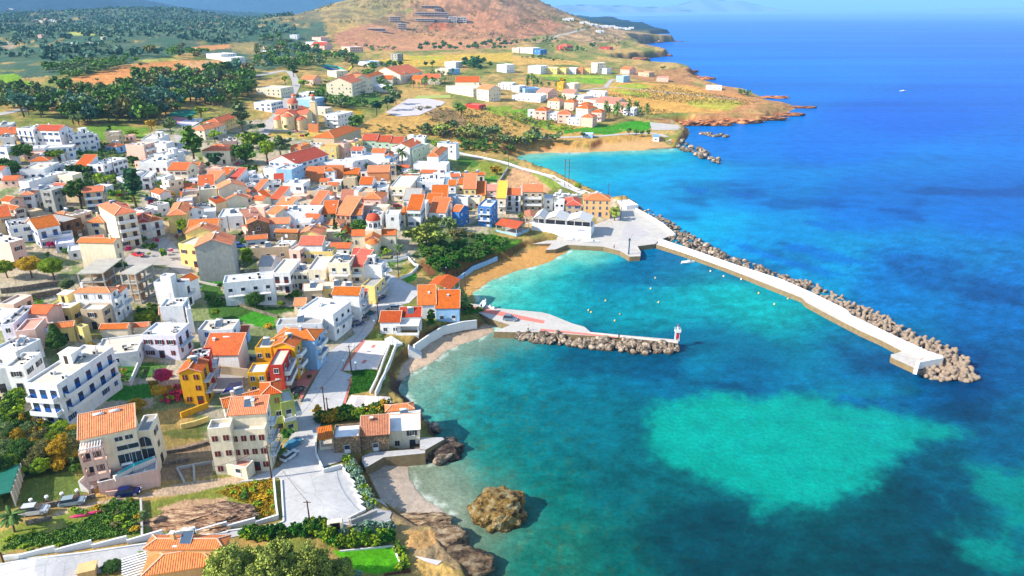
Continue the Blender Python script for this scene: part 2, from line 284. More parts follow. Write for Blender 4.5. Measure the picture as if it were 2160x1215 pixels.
# ---------------- ground colours ----------------
GC = np.zeros(GX.shape+(3,))
def nz(s, sc_, o=4): return fbm(GX/sc_, GY/sc_, o, s)
dry = np.array(K(196,160,92)); grn = np.array(K(105,130,48)); dk = np.array(K(70,95,50)); pale = np.array(K(205,182,150)); och = np.array(K(206,150,78))
wsc = 6+GY/60
w1 = sstep(.38, .62, fbm(GX/wsc, GY/wsc, 4, 31)); w2 = sstep(.45, .6, fbm(GX/wsc*1.7, GY/wsc*1.7, 4, 41))
GC[:] = dry; GC = GC*(1-w1[..., None]*.75)+grn*w1[..., None]*.75; GC = GC*(1-.4*w2[..., None])+dk*.4*w2[..., None]
ZONES = '''
far valley floor|z|-1200,260 -1200,26 640,26 690,70 640,120 560,150 400,110 200,150 0,170|58,98,78|.9
town ground|z|-300,470 0,330 250,330 330,270 560,250 760,280 960,310 1060,400 1300,420 1320,470 1080,480 850,560 810,620 700,800 640,900 560,960 440,960 400,860 0,880 -400,900|204,188,164|.8
orange field|p|590,660 800,620 1150,540 1500,510 1850,510 2020,560 1950,600 1800,600 1500,640 1080,690 750,712 640,690|212,142,78|1
sheep field stones|p|1540,520 1800,510 2000,560 1700,600 1560,560|205,170,120|.5
green field|p|-200,640 0,630 100,620 230,690 400,770 440,840 330,800 200,760 0,715 -200,700|132,168,34|1
verge|p|620,740 1080,730 1080,780 640,800|150,160,45|.9
meadow|p|640,1075 900,1050 1240,1080 1225,1150 1060,1170 900,1200 700,1130|116,150,46|1
far field|p|560,270 700,255 890,250 880,300 580,300|176,178,88|1
far field|p|20,70 300,45 480,60 470,85 160,75|190,150,120|.9
far field|p|170,150 240,130 340,135 560,180 300,190 180,165|196,170,130|.9
far field|p|1500,210 1640,170 1780,190 1730,240 1600,240|190,150,105|.9
far field|p|1070,215 1250,215 1240,240 1080,232|196,176,110|.9
far field|p|1620,400 1700,380 1940,370 1930,400 1640,430|214,150,90|1
far field|p|1130,505 1500,480 1490,510 1150,525|186,180,90|.8
far field|p|0,350 90,355 130,400 60,420 0,400|190,160,130|.7
field strip|p|1950,360 2158,350 2158,470 1960,440|190,160,90|.6
hill|q|660,290 800,240 1100,120 1330,10 1700,-150 2158,-120 z1110,20 1190,52 1190,70 1130,75 1075,95 850,108 715,100 700,85|196,138,98|1
hill slope|q|720,300 900,250 1630,250 2000,300 2100,350 1400,420 1150,400 900,330|202,146,98|.9
hill scar|q|1450,190 1620,190 1640,245 1440,245|214,112,70|.9
hill green|q|1190,85 1310,75 1300,110 1200,110|130,160,70|.8
terrace cut|q|1150,180 1330,190 1330,240 900,240 930,225 1180,215|214,150,100|.8
yellow field|q|980,512 1260,470 1700,460 2158,440 2158,520 1900,520 1600,560 1200,555 1050,540|208,172,66|1
yellow field b|r|0,470 150,480 560,520 600,545 150,540 0,560|210,166,84|1
green strip|q|1300,470 1600,470 1560,500 1280,500|180,180,50|.7
orchard|q|520,700 640,695 800,740 1060,820 1060,840 900,900 700,870 480,790|84,128,40|.9
gold strip|q|690,920 890,930 890,960 700,965|190,150,30|.9
tan heath|q|780,1100 1080,950 1300,950 1500,900 1800,900 2158,900 r0,900 140,1000 560,1080 1000,1120 1200,1150 1180,1215 z1090,320 1060,325 960,315 920,290 820,285 740,290|202,158,82|.95
heath green|q|1850,900 2158,890 r0,930 130,1000 500,1080 400,1120 0,1010 q2000,960|120,165,28|.8
heath scrub|q|1400,930 1650,920 1800,1050 1780,1080 1500,1010|150,120,90|.8
yellow lot|q|0,1110 440,1090 700,1130 900,1140 880,1190 400,1170 0,1150|212,182,82|.9
headland|r|830,700 1050,690 1500,720 1900,790 2050,850 1950,920 1830,955 1400,950 1200,960 1000,900 870,850 780,790|216,162,78|1
headland b|z|1480,155 1560,190 1640,212 1690,228 1600,250 1480,262 1400,262 1360,250 1500,240 1560,220 1450,180 1350,170 1290,145 1400,148|192,130,86|.7
headland green|r|1480,860 1640,830 1900,850 1950,880 1800,940 1500,900|178,178,58|.8
headland green|r|800,750 900,750 1180,790 1150,830 960,800|150,178,40|.7
headland green|r|1060,700 1200,730 1050,765 830,720|140,176,36|.7
green strip|r|70,625 840,640 840,665 400,650 60,640|170,190,50|.9
green strip|r|250,650 840,670 820,715 520,700 280,660|118,176,26|.9
dry strip|r|0,660 380,690 370,760 0,700|206,160,90|.8
far shore|r|0,380 300,300 440,200 620,200 1000,250 1170,320 900,350 640,360 450,330 320,350 0,370|204,164,120|.8
resort lawn|r|830,1060 1010,1020 1190,1030 1195,1060 1150,1095 950,1100|64,150,20|1
resort lawn|r|0,925 130,920 140,1000 0,1000|110,170,28|.9
resort lawn|r|430,1100 700,1060 850,1060 950,1110 800,1140 560,1110 440,1130|70,140,22|1
lawn|r|560,870 900,860 1000,930 500,960 300,950|110,140,60|.6
cliff beach|r|1340,1010 1450,1040 1330,1050|190,160,130|1
far beach|z|1085,338 1100,322 1160,312 1240,312 1270,303 1340,297 1400,298 1420,312 1400,316 1240,324 1160,325|208,164,108|1
green plot|c|1075,490 1200,490 1590,590 1560,660 1500,760 1290,730 1080,640|140,150,46|.9
green plot b|c|1080,500 1350,540 1240,610 1090,560|72,120,34|.9
kale plot|c|1290,690 1510,680 1480,750 1380,740|60,140,40|.9
dirt lot|g|170,25 380,70 600,230 570,290 540,290 110,265|214,164,116|1
dirt verge|g|380,75 560,110 700,190 700,220 600,240|150,170,60|.9
slope green|f|560,560 720,330 1000,180 1480,230 1780,300 1640,420 1490,430 1000,620 820,680 680,600|52,92,30|.9
slope soil|f|700,470 780,500 860,620 800,660 720,560|140,80,55|.8
slope grass|f|1460,300 1780,290 1790,340 1600,400 1480,380|96,150,30|.9
main beach|f|1050,640 1500,465 1600,440 1944,320 g380,780 560,800 900,820 870,900 500,1020 0,1200 f1250,860 1200,830|202,150,84|1
wet sand|f|1180,770 1500,640 1944,540 g700,900 780,870 500,1020 0,1200 f1250,860|190,146,92|.6
pebble beach|j|640,240 940,50 1290,0 1520,0 1580,40 1480,110 1200,230 800,450 600,560 440,650 440,620 560,300|194,168,142|1
shingle|m|120,270 500,250 500,330 600,520 860,700 800,780 700,760 550,700 380,640 250,560|198,178,158|1
rock shelf|m|380,640 560,710 800,780 900,890 800,980 1100,1180 1000,1215 750,1150 500,1000 380,800 300,720|168,140,106|.9
rock dry|m|480,820 700,830 780,920 640,960 480,960|206,156,96|.8
field bottom|k|-200,1060 20,1030 k600,960 1080,880 1240,880 1200,560 900,580 620,680 200,770 0,830|132,146,58|.95
field patches|k|400,760 700,800 560,960 300,960|176,160,90|.6
field plot|l|0,470 280,420 550,370 570,690 400,740 0,790 k1240,870 1230,600 1560,520|140,146,60|.9
dug soil|k|1560,560 1944,560 l130,560 120,620 0,650 k1900,650 1400,660 1340,640|206,166,126|1
spoil|k|1250,860 1290,720 1400,650 1700,650 1900,610 l0,610 250,600 320,640 250,760 0,790|150,118,92|1
track|k|440,690 700,600 1000,560 1200,520 1560,420 1944,370 l560,290 640,300 540,370 0,470 k1560,520 1100,560 820,610 450,715|208,178,146|1
lawn pool|k|160,620 220,410 330,360 600,320 700,420 800,500 500,570|106,124,58|1
lot by villa|k|1310,160 1790,60 1810,360 1580,400 1350,420|170,140,110|.9
shrub ground|k|0,620 0,0 660,0 700,260 600,320 220,400|72,90,38|.9
garden|h|860,420 1380,420 1400,560 1130,640 950,640|52,116,34|.95
garden|h|1130,650 1600,620 1590,760 1260,790 1050,800|62,132,40|1
garden|h|1430,420 1740,430 1640,560 1420,580|72,124,40|.9
garden strip|h|0,740 240,640 240,1000 0,1080|70,110,40|.9
garden|h|1540,1140 1944,1060 i260,1000 270,1215 0,1215|92,110,50|.8
garden|e|180,600 520,640 560,700 400,740 190,700|64,138,38|1
garden|e|190,710 400,740 440,850 700,860 860,960 1160,950 1150,1010 600,1100 300,1080|74,112,44|1
garden|e|560,1060 760,1010 1000,1060 960,1100 950,1190 760,1140 600,1110|74,160,36|1
garden|e|640,360 800,400 800,560 620,600|66,92,44|.9
garden|d|250,930 460,870 460,960 280,1020|92,150,40|.9
garden|d|0,900 450,860 240,930 0,960|60,110,34|.9
garden|d|1380,1000 1620,900 1640,1110 1400,1130|84,110,44|.9
garden|a|1080,860 1400,870 1400,980 1100,960|140,156,44|.9
garden|a|700,640 1300,500 1400,640 1180,700 1180,800 800,720|110,130,60|.8
garden|a|740,440 1300,380 1280,520 760,520|84,130,46|.8
lawn square|j|30,500 260,490 250,560 195,700 0,740 i1720,740 1760,560|80,152,20|1
hedge soil|i|1410,960 1944,900 j400,880 360,1010 0,1020 i1410,1060|96,110,46|1
vivid lawn|l|1050,1010 1200,990 1580,950 1640,1110 1690,1170 1500,1190 1240,1180|92,176,22|1
flower bed|f|340,520 560,450 560,500 420,560 340,580|90,130,46|.9
lawn f|f|500,650 680,620 670,680 580,720|84,150,34|1
scrub bed|l|1150,210 1260,270 1430,640 1360,640 1230,400 1150,260|120,130,70|1
'''.strip().split('\n')
warpn = 1.0
wx_ = (fbm(GX/6, GY/6, 3, 51)-.5); wy_ = (fbm(GX/6, GY/6, 3, 52)-.5)
wf = np.clip(GY/140, .8, 12)
WX = GX+wx_*2.0*wf; WY = GY+wy_*3.0*wf
BEACH = np.zeros(GX.shape, bool)
for zl in ZONES:
    nm, tl, ps, col, al = zl.split('|')
    poly = Gp(pts(tl, ps)); col = np.array(K(*map(float, col.split(',')))); al = float(al)
    bx = [p[0] for p in poly]; by = [p[1] for p in poly]
    m = (GX > min(bx)-15) & (GX < max(bx)+15) & (GY > min(by)-30) & (GY < max(by)+30)
    hard = any(k in nm for k in ('beach', 'track', 'lawn', 'shingle'))
    xx = (GX*.7+WX*.3)[m] if hard else WX[m]; yy = (GY*.7+WY*.3)[m] if hard else WY[m]
    ip = inpoly(xx, yy, poly)
    wm = ip*al*(1 if al >= 1 else 1)
    if al < .95: wm = wm*sstep(.22, .5, fbm(GX[m]/(wsc[m]*.8), GY[m]/(wsc[m]*.8), 4, len(nm)+60)+.1)
    cc = GC[m]; GC[m] = cc*(1-wm[:, None])+col*wm[:, None]
    if nm == 'town ground':
        gw = (ip*sstep(.5, .6, fbm(GX[m]/7, GY[m]/7, 4, 99))*.75)[:, None]; GC[m] = GC[m]*(1-gw)+np.array(K(104,132,56))*gw
    if 'beach' in nm or nm == 'shingle' or nm == 'wet sand':
        bm_ = BEACH[m]; bm_ |= ip; BEACH[m] = bm_
# the bare hill : brown, mauve and ochre
hm_ = (bump(GX, GY, 958, 2050, 116, 360, 320, .1, 2.0)+bump(GX, GY, 1040, 2150, 40, 260, 300, 0)+bump(GX, GY, 790, 1900, 9, 220, 200, 0))
hw = sstep(9, 26, hm_+(fbm(GX/60, GY/60, 4, 91)-.5)*12)
hc = np.array(K(190,146,108))*(1-sstep(.4, .6, fbm(GX/90, GY/50, 4, 92)))[..., None]+np.array(K(150,120,96))*sstep(.4, .6, fbm(GX/90, GY/50, 4, 92))[..., None]
hsel = hw*sstep(60, 110, hm_+(fbm(GX/40, GY/40, 4, 93)-.5)*30+30*(GX/GY > -.02))
leftw = sstep(-120, -330, GX+(fbm(GX/60, GY/60, 3, 94)-.5)*120)*hw
GC = GC*(1-(hsel*.85)[..., None])+hc*(hsel*.85)[..., None]
GC = GC*(1-(leftw*.7)[..., None])+np.array(K(156,138,92))*(leftw*.7)[..., None]
# fine speckle : tufts and stones; steep ground turns to rock
dz_x = np.gradient(GZ, axis=1)/np.maximum(np.gradient(GX, axis=1), 1e-6); dz_y = np.gradient(GZ, axis=0)/np.gradient(GY, axis=0)
slope = np.hypot(dz_x, dz_y)
rockc = np.array(K(186,112,56))*(.25+1.5*fbm(GX/7, GY/7, 5, 77)**1.3)[..., None]; darkr = np.array(K(88,66,58))
rk = sstep(.45, .9, slope)*sstep(60, 25, GS)*sstep(1500, 900, GY)
nearslope = sstep(700, 350, GY)*sstep(200, 240, GY)
nearslope = sstep(430, 380, GY); rockc = rockc*(1-.75*nearslope[..., None])+np.array(K(84,82,46))*.75*nearslope[..., None]
GC = GC*(1-rk[..., None])+rockc*rk[..., None]
shore = sstep(3.5, .6, GS)*sstep(9, 5, GR)
GC = GC*(1-shore[..., None])+darkr*shore[..., None]
farcoast = sstep(900, 1200, GY)*sstep(14, 5, GS)
GC = GC*(1-farcoast[..., None]*.7)+darkr*farcoast[..., None]*.7
# scrub on the hill's right flank and dark woods far off
fw = sstep(.46, .56, fbm(GX/22, GY/22, 5, 71))*sstep(1500, 1700, GY)*sstep(4500, 3500, GY)
GC = GC*(1-.55*fw[..., None])+np.array(K(90,84,64))*.55*fw[..., None]
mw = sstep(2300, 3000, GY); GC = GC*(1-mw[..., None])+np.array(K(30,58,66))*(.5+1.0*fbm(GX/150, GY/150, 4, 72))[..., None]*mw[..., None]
sp = np.where(BEACH, .9+.2*rng.random(GX.shape), .72+.5*rng.random(GX.shape))
GC *= sp[..., None]
def grid_mesh(name, mask, Z, colr, material, Xg=GX, Yg=GY, kind='structure'):
    h, w = Xg.shape
    f = mask[:-1, :-1] | mask[1:, :-1] | mask[:-1, 1:] | mask[1:, 1:] if mask.shape == Xg.shape else mask
    jj, ii = np.nonzero(f)
    a = jj*w+ii; quads = np.stack([a, a+1, a+w+1, a+w], 1)
    used, inv = np.unique(quads, return_inverse=True); inv = inv.reshape(-1, 4)
    co = np.stack([Xg.ravel()[used], Yg.ravel()[used], Z.ravel()[used]], 1).astype(np.float32)
    me = bpy.data.meshes.new(name); me.vertices.add(len(used)); me.vertices.foreach_set('co', co.ravel())
    me.loops.add(inv.size); me.loops.foreach_set('vertex_index', inv.ravel().astype(np.int32))
    me.polygons.add(len(inv)); me.polygons.foreach_set('loop_start', np.arange(0, inv.size, 4, dtype=np.int32))
    me.polygons.foreach_set('use_smooth', np.ones(len(inv), bool))
    me.update(calc_edges=True)
    at = me.color_attributes.new('Col', 'FLOAT_COLOR', 'POINT')
    cc = np.ones((len(used), 4), np.float32); cc[:, :3] = colr.reshape(-1, colr.shape[-1])[used][:, :3]
    at.data.foreach_set('color', cc.ravel()); me.materials.append(material)
    o = bpy.data.objects.new(name, me); C.objects.link(o); tag(o, kind=kind)
    return o
def ground_mat():
    m = bpy.data.materials.new('ground'); m.use_nodes = True; nt = m.node_tree; b = nt.nodes['Principled BSDF']
    b.inputs['Roughness'].default_value = .95; b.inputs['Specular IOR Level'].default_value = .1
    at = nd(nt, 'ShaderNodeAttribute', attribute_name='Col'); ge = nd(nt, 'ShaderNodeNewGeometry')
    n1 = nd(nt, 'ShaderNodeTexNoise'); n1.inputs['Scale'].default_value = .9; n1.inputs['Detail'].default_value = 8; n1.inputs['Roughness'].default_value = .75
    n2 = nd(nt, 'ShaderNodeTexNoise'); n2.inputs['Scale'].default_value = .06; n2.inputs['Detail'].default_value = 6; n2.inputs['Roughness'].default_value = .7
    for n in (n1, n2): nt.links.new(ge.outputs['Position'], n.inputs['Vector'])
    r1 = nd(nt, 'ShaderNodeMapRange'); r1.inputs[1].default_value = .3; r1.inputs[2].default_value = .7; r1.inputs[3].default_value = .74; r1.inputs[4].default_value = 1.2
    r2 = nd(nt, 'ShaderNodeMapRange'); r2.inputs[1].default_value = .35; r2.inputs[2].default_value = .65; r2.inputs[3].default_value = .82; r2.inputs[4].default_value = 1.16
    nt.links.new(n1.outputs[0], r1.inputs[0]); nt.links.new(n2.outputs[0], r2.inputs[0])
    mm = nd(nt, 'ShaderNodeMath', operation='MULTIPLY'); nt.links.new(r1.outputs[0], mm.inputs[0]); nt.links.new(r2.outputs[0], mm.inputs[1])
    s = nd(nt, 'ShaderNodeVectorMath', operation='SCALE'); nt.links.new(at.outputs['Color'], s.inputs[0]); nt.links.new(mm.outputs[0], s.inputs['Scale'])
    nt.links.new(s.outputs[0], b.inputs['Base Color'])
    bp = nd(nt, 'ShaderNodeBump'); bp.inputs['Strength'].default_value = .5; bp.inputs['Distance'].default_value = .25
    nt.links.new(n1.outputs[0], bp.inputs['Height']); nt.links.new(bp.outputs[0], b.inputs['Normal'])
    return m
gm = ground_mat()
fl = (GS > -6)
fmask = fl[:-1, :-1]
isb = BEACH[:-1, :-1] & fmask; far_h = (GY[:-1, :-1] > 2500) & fmask
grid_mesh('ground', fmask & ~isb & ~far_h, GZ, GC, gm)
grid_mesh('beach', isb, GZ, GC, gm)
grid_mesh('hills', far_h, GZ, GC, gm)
# ---------------- sea ----------------
SC = '''1200,25,130,175,235 1500,25,120,170,232 1900,24,90,155,228 2200,24,80,150,226 1300,21,140,180,236 2000,20,110,165,230 1250,32,110,165,230 2100,32,60,135,222 1250,350,10,168,196 1150,340,45,190,195 1110,345,75,200,192 1350,330,10,172,196 1450,380,0,150,205 1600,400,0,122,200 1550,300,0,118,208 1750,300,0,108,208 1900,250,0,98,208 1700,170,0,118,218 2100,200,0,104,214 1450,110,0,120,225 1600,60,20,120,222 1900,60,20,115,215 1500,35,70,140,215 2100,80,10,108,212 2100,420,0,105,196 1850,420,0,108,195 1450,430,0,135,200 1600,520,0,128,192 1380,400,0,160,210
1700,580,0,136,190 1900,600,0,110,182 2120,650,0,98,170 1480,480,0,165,205 1560,535,0,150,200
1220,545,30,165,150 1150,580,60,190,180 1080,600,90,195,180 1040,625,60,180,175 1180,620,0,155,170 1250,590,0,130,160 1330,580,0,135,175 1400,560,0,130,180 1450,600,0,165,175 1550,640,0,170,170 1400,660,0,150,165 1300,650,0,140,160 1500,700,0,118,150 1650,680,0,165,165 1700,720,0,120,155 1800,740,0,110,158 1600,760,0,95,140 1880,790,0,98,152
1050,760,10,150,160 1100,740,0,125,150 1250,780,0,112,145 1400,780,0,105,145 1200,860,0,112,132 1050,850,0,118,132 960,800,40,160,155 900,820,90,170,160 930,880,60,150,145 1000,950,10,128,128 1150,960,0,106,116 1300,900,0,102,120 1300,1000,0,95,105 1400,1080,0,88,98 1550,1120,0,84,96 1700,1160,0,92,100 1850,1100,0,86,98 2000,1000,0,84,108 2100,900,0,84,124 2130,780,0,88,150 2150,1100,0,110,125 2000,1180,0,84,98 1100,1150,10,118,104 1010,1120,80,140,120 980,1040,110,150,130 900,1000,120,145,120 930,1030,130,150,130 1200,1200,30,116,100 1000,1200,110,125,105 1300,1180,0,110,105 1050,1000,10,124,116 1150,1050,0,116,108 1080,650,30,175,175'''.split()
sea_c = np.array([[float(v) for v in w.split(',')] for w in SC])
su, sv = warp(np.array([P(a, b).x for a, b in sea_c[:, :2]]), np.array([P(a, b).y for a, b in sea_c[:, :2]]))
sxs = np.arange(-.8, 1.9, 4.5/F)
srows = [50.0]
while srows[-1] < 70000:
    y = srows[-1]; srows.append(y+min(4.5/F*(y*y+CAMH*CAMH)/CAMH, max(.03*y, .3)))
SY = np.array(srows); SGX = sxs[None, :]*SY[:, None]; SGY = np.repeat(SY[:, None], len(sxs), 1)
U, V = warp(SGX+0*SGY, SGY)
SCOL = np.stack([kern(U, V, su, sv, sea_c[:, 2+k], .085, .4) for k in range(3)], -1)
def Pp(s, tile='z'): return [(P(x, y).x, P(x, y).y) for x, y in pts(tile, s)]
ssd = pdist(SGX, SGY, coast); ssd = np.where(inpoly(SGX, SGY, coast), -ssd, ssd)
# the pale sand patch in the middle of the dark seagrass, smaller gaps of sand
sw = 1+0*SGX
wxx = SGX+(fbm(SGX/9, SGY/9, 5, 81)-.5)*8+(fbm(SGX/1.6, SGY/1.6, 3, 181)-.5)*5; wyy = SGY+(fbm(SGX/9, SGY/9, 5, 82)-.5)*8+(fbm(SGX/1.6, SGY/1.6, 3, 182)-.5)*5
def sea_patch(poly, col, soft, a=1.0, fade=False):
    d = pdist(wxx, wyy, poly); d = np.where(inpoly(wxx, wyy, poly), d, -d)
    w = sstep(-soft*.4, soft, d)*a
    if fade: w = w*(1-.34*sstep(60, 135, SGX)*1)*(1-.14*sstep(.52, .66, fbm(SGX/3.2, SGY/3.2, 4, 191)))
    w = w[..., None]
    SCOL[:] = SCOL*(1-w)+np.array(col)*w
stn = sstep(.5, .68, fbm(SGX/1.1, SGY/1.1, 4, 187))*sstep(48, 14, ssd+(fbm(SGX/14, SGY/14, 3, 188)-.5)*22)*sstep(230, 190, SGY); SCOL[:] = SCOL*(1-.34*stn[..., None])+np.array([150, 165, 120])*.22*stn[..., None]
mot = fbm(SGX/2.6, SGY/2.0, 4, 189); SCOL *= (1+(.42*(mot-.5)*sstep(330, 240, SGY))[..., None])
near = sstep(520, 300, SGY)*sstep(8, 30, ssd)
gr = sstep(.5, .62, fbm(SGX/38, SGY/24, 5, 83))*near*.42
SCOL *= (1-gr[..., None]*np.array([1, .5, .36]))
bedc = sstep(.56, .68, fbm(SGX/17+9, SGY/12, 5, 87))*sstep(170, 130, SGY)*sstep(40, 75, SGX)
SCOL = SCOL*(1-.75*bedc[..., None])+np.array([0, 138, 132])*.75*bedc[..., None]
sea_patch(Pp('370,180 420,150 640,115 900,112 1100,112 1300,140 1500,190 1700,235 1930,270 1920,320 1700,380 1600,430 1470,500 1460,570 1330,610 1200,650 1080,680 950,760 880,735 900,660 780,600 620,540 450,460 380,390 345,290', 't'), (0, 162, 148), 4.5, .95, True)
sea_patch(Pp('740,840 860,800 1040,650 1080,640 980,720', 't'), (0, 130, 128), 2, .7)
sea_patch(Pp('1690,620 1820,630 1860,680 1700,640', 't'), (0, 120, 140), 2, .6)
sea_patch(Pp('1820,680 1900,780 1960,840 2100,760 2160,720 2160,860 2050,940 1950,900 1840,720', 't'), (0, 140, 135), 3, .85)
for q_ in ('1530,408 1570,405 1610,412 1560,420', '1640,510 1720,515 1850,560 1760,560 1660,530', '1660,460 1800,480 1760,495', '1450,395 1500,400 1480,415 1440,405', '1520,500 1640,540 1800,580 1740,585 1560,530'):
    sea_patch(Pp(q_), (0, 98, 186), 3, .6)
for q_ in ('1400,570 1450,580 1470,590 1420,585', '1230,600 1330,590 1350,610 1240,625', '1420,690 1560,700 1700,740 1640,770 1440,740 1300,735'):
    sea_patch(Pp(q_), (0, 108, 146), 3, .55)
# shallows over sand and pebbles
bcol = np.where((SGY > 190)[..., None], np.array([150, 205, 180]), np.array([150, 158, 140]))
beachy = np.zeros(SGX.shape)
for q_ in ('990,620 1010,590 1100,560 1200,530 1230,535', '860,1010 900,1055 950,1085', '845,800 900,765 960,735 1040,705', '1085,335 1160,323 1290,320 1400,316'):
    pl = Pp(q_); beachy = np.maximum(beachy, sstep(22, 0, pdist(SGX, SGY, pl, False)+(fbm(SGX/6, SGY/6, 4, 84)-.5)*10))
SCOL = SCOL*(1-.8*beachy[..., None])+bcol*.8*beachy[..., None]
foam = sstep(1.6, .2, np.abs(ssd-.5))*sstep(.38, .55, fbm(SGX/2.2, SGY/2.2, 3, 85))*(beachy > .5)
SCOL = SCOL*(1-.75*foam[..., None])+np.array([235, 238, 232])*.75*foam[..., None]
nb_ = sstep(290, 200, SGY)[..., None]; SCOL = SCOL*(1+nb_*np.array([0, .01, -.03]))
l_ = np.clip(SCOL/255, 0, 1); SLIN = np.where(l_ <= .04045, l_/12.92, ((l_+.055)/1.055)**2.4)*.55
def sea_mat():
    m = bpy.data.materials.new('sea'); m.use_nodes = True; nt = m.node_tree; b = nt.nodes['Principled BSDF']
    b.inputs['Roughness'].default_value = .22; b.inputs['IOR'].default_value = 1.33; b.inputs['Specular IOR Level'].default_value = .22
    at = nd(nt, 'ShaderNodeAttribute', attribute_name='Col'); ge = nd(nt, 'ShaderNodeNewGeometry')
    mp = nd(nt, 'ShaderNodeMapping'); mp.inputs['Scale'].default_value = (1, 1.6, 1); mp.inputs['Rotation'].default_value = (0, 0, R(-14)); nt.links.new(ge.outputs['Position'], mp.inputs[0])
    def noise(s, d, r=.6, src=mp.outputs[0]):
        n = nd(nt, 'ShaderNodeTexNoise'); n.inputs['Scale'].default_value = s; n.inputs['Detail'].default_value = d; n.inputs['Roughness'].default_value = r
        nt.links.new(src, n.inputs['Vector']); return n
    def rg(n, a, b_, c, d):
        r = nd(nt, 'ShaderNodeMapRange'); r.inputs[1].default_value = a; r.inputs[2].default_value = b_; r.inputs[3].default_value = c; r.inputs[4].default_value = d
        nt.links.new(n.outputs[0], r.inputs[0]); return r
    bed = noise(.9, 8, .8, ge.outputs['Position']); mid = noise(.11, 6, .65, ge.outputs['Position'])
    mp2 = nd(nt, 'ShaderNodeMapping'); mp2.inputs['Scale'].default_value = (.12, 1, 1); nt.links.new(ge.outputs['Position'], mp2.inputs[0])
    big = noise(.006, 5, .6, mp2.outputs[0])
    m1 = nd(nt, 'ShaderNodeMath', operation='MULTIPLY'); nt.links.new(rg(bed, .3, .7, .66, 1.36).outputs[0], m1.inputs[0]); nt.links.new(rg(mid, .35, .65, .84, 1.14).outputs[0], m1.inputs[1])
    m2 = nd(nt, 'ShaderNodeMath', operation='MULTIPLY'); nt.links.new(m1.outputs[0], m2.inputs[0]); nt.links.new(rg(big, .35, .65, .78, 1.28).outputs[0], m2.inputs[1])
    s = nd(nt, 'ShaderNodeVectorMath', operation='SCALE'); nt.links.new(at.outputs['Color'], s.inputs[0]); nt.links.new(m2.outputs[0], s.inputs['Scale'])
    wv = noise(.55, 7, .62)
    bp = nd(nt, 'ShaderNodeBump'); bp.inputs['Strength'].default_value = .9; bp.inputs['Distance'].default_value = .35
    nt.links.new(wv.outputs[0], bp.inputs['Height'])
    out = next(n for n in nt.nodes if n.type == 'OUTPUT_MATERIAL'); nt.nodes.remove(b)
    df = nd(nt, 'ShaderNodeBsdfDiffuse'); gl = nd(nt, 'ShaderNodeBsdfGlossy'); gl.inputs['Roughness'].default_value = .18; lw = nd(nt, 'ShaderNodeLayerWeight'); lw.inputs[0].default_value = .12
    nt.links.new(s.outputs[0], df.inputs[0]); nt.links.new(bp.outputs[0], gl.inputs['Normal']); nt.links.new(bp.outputs[0], df.inputs['Normal']); nt.links.new(bp.outputs[0], lw.inputs['Normal'])
    mr = nd(nt, 'ShaderNodeMapRange'); mr.inputs[3].default_value = .015; mr.inputs[4].default_value = .22; nt.links.new(lw.outputs['Fresnel'], mr.inputs[0])
    mx = nd(nt, 'ShaderNodeMixShader'); nt.links.new(mr.outputs[0], mx.inputs[0]); nt.links.new(df.outputs[0], mx.inputs[1]); nt.links.new(gl.outputs[0], mx.inputs[2]); nt.links.new(mx.outputs[0], out.inputs[0])
    return m
grid_mesh('sea', (ssd > -40)[:-1, :-1] | (SGY > 6000)[:-1, :-1], SGX*0+.0, SLIN, sea_mat(), SGX, SGY)
# ---------------- far islands across the gulf ----------------
def ridge(name, prof, D, depth):
    bm = bmesh.new(); rws = []
    pr = [(x, z) for x, z in prof]
    xs = np.linspace(pr[0][0], pr[-1][0], 120); zs = np.interp(xs, [p[0] for p in pr], [p[1] for p in pr])
    for k, (f, q) in enumerate(((-1, 0), (-.6, .5), (-.2, .9), (0, 1), (.4, .7), (1, 0))):
        rws.append([bm.verts.new(((x-1080)/F*D/CP, D+f*depth+300*math.sin(x*.1+k), -5+q*(z+5)*(1+.12*(float(vnoise(np.array(x*.09+k), np.array(k*3.0)))-.5)))) for x, z in zip(xs, zs)])
    for a, b in zip(rws, rws[1:]):
        for i in range(len(a)-1): bm.faces.new((a[i], a[i+1], b[i+1], b[i]))
    me = bpy.data.meshes.new(name); bm.to_mesh(me); me.materials.append(mat('far_rock', (.11, .13, .12), .95, .2, .002))
    o = bpy.data.objects.new(name, me); C.objects.link(o); tag(o, kind='structure'); return o
ridge('far_coast_hills', [(1090, 60), (1180, 190), (1280, 170), (1340, 120), (1400, 40)], 19000, 700)
ridge('far_coast_hills', [(1300, 20), (1380, 200), (1410, 380), (1450, 360), (1470, 290), (1500, 330), (1525, 170), (1580, 40)], 24000, 900)
ridge('far_coast_hills', [(1800, 10), (1900, 90), (2000, 120), (2140, 190), (2400, 260), (2700, 200)], 26000, 900)
ridge('far_coast_hills', [(500, 60), (700, 330), (800, 300), (900, 420), (1000, 330), (1100, 250), (1200, 60)], 21000, 900)
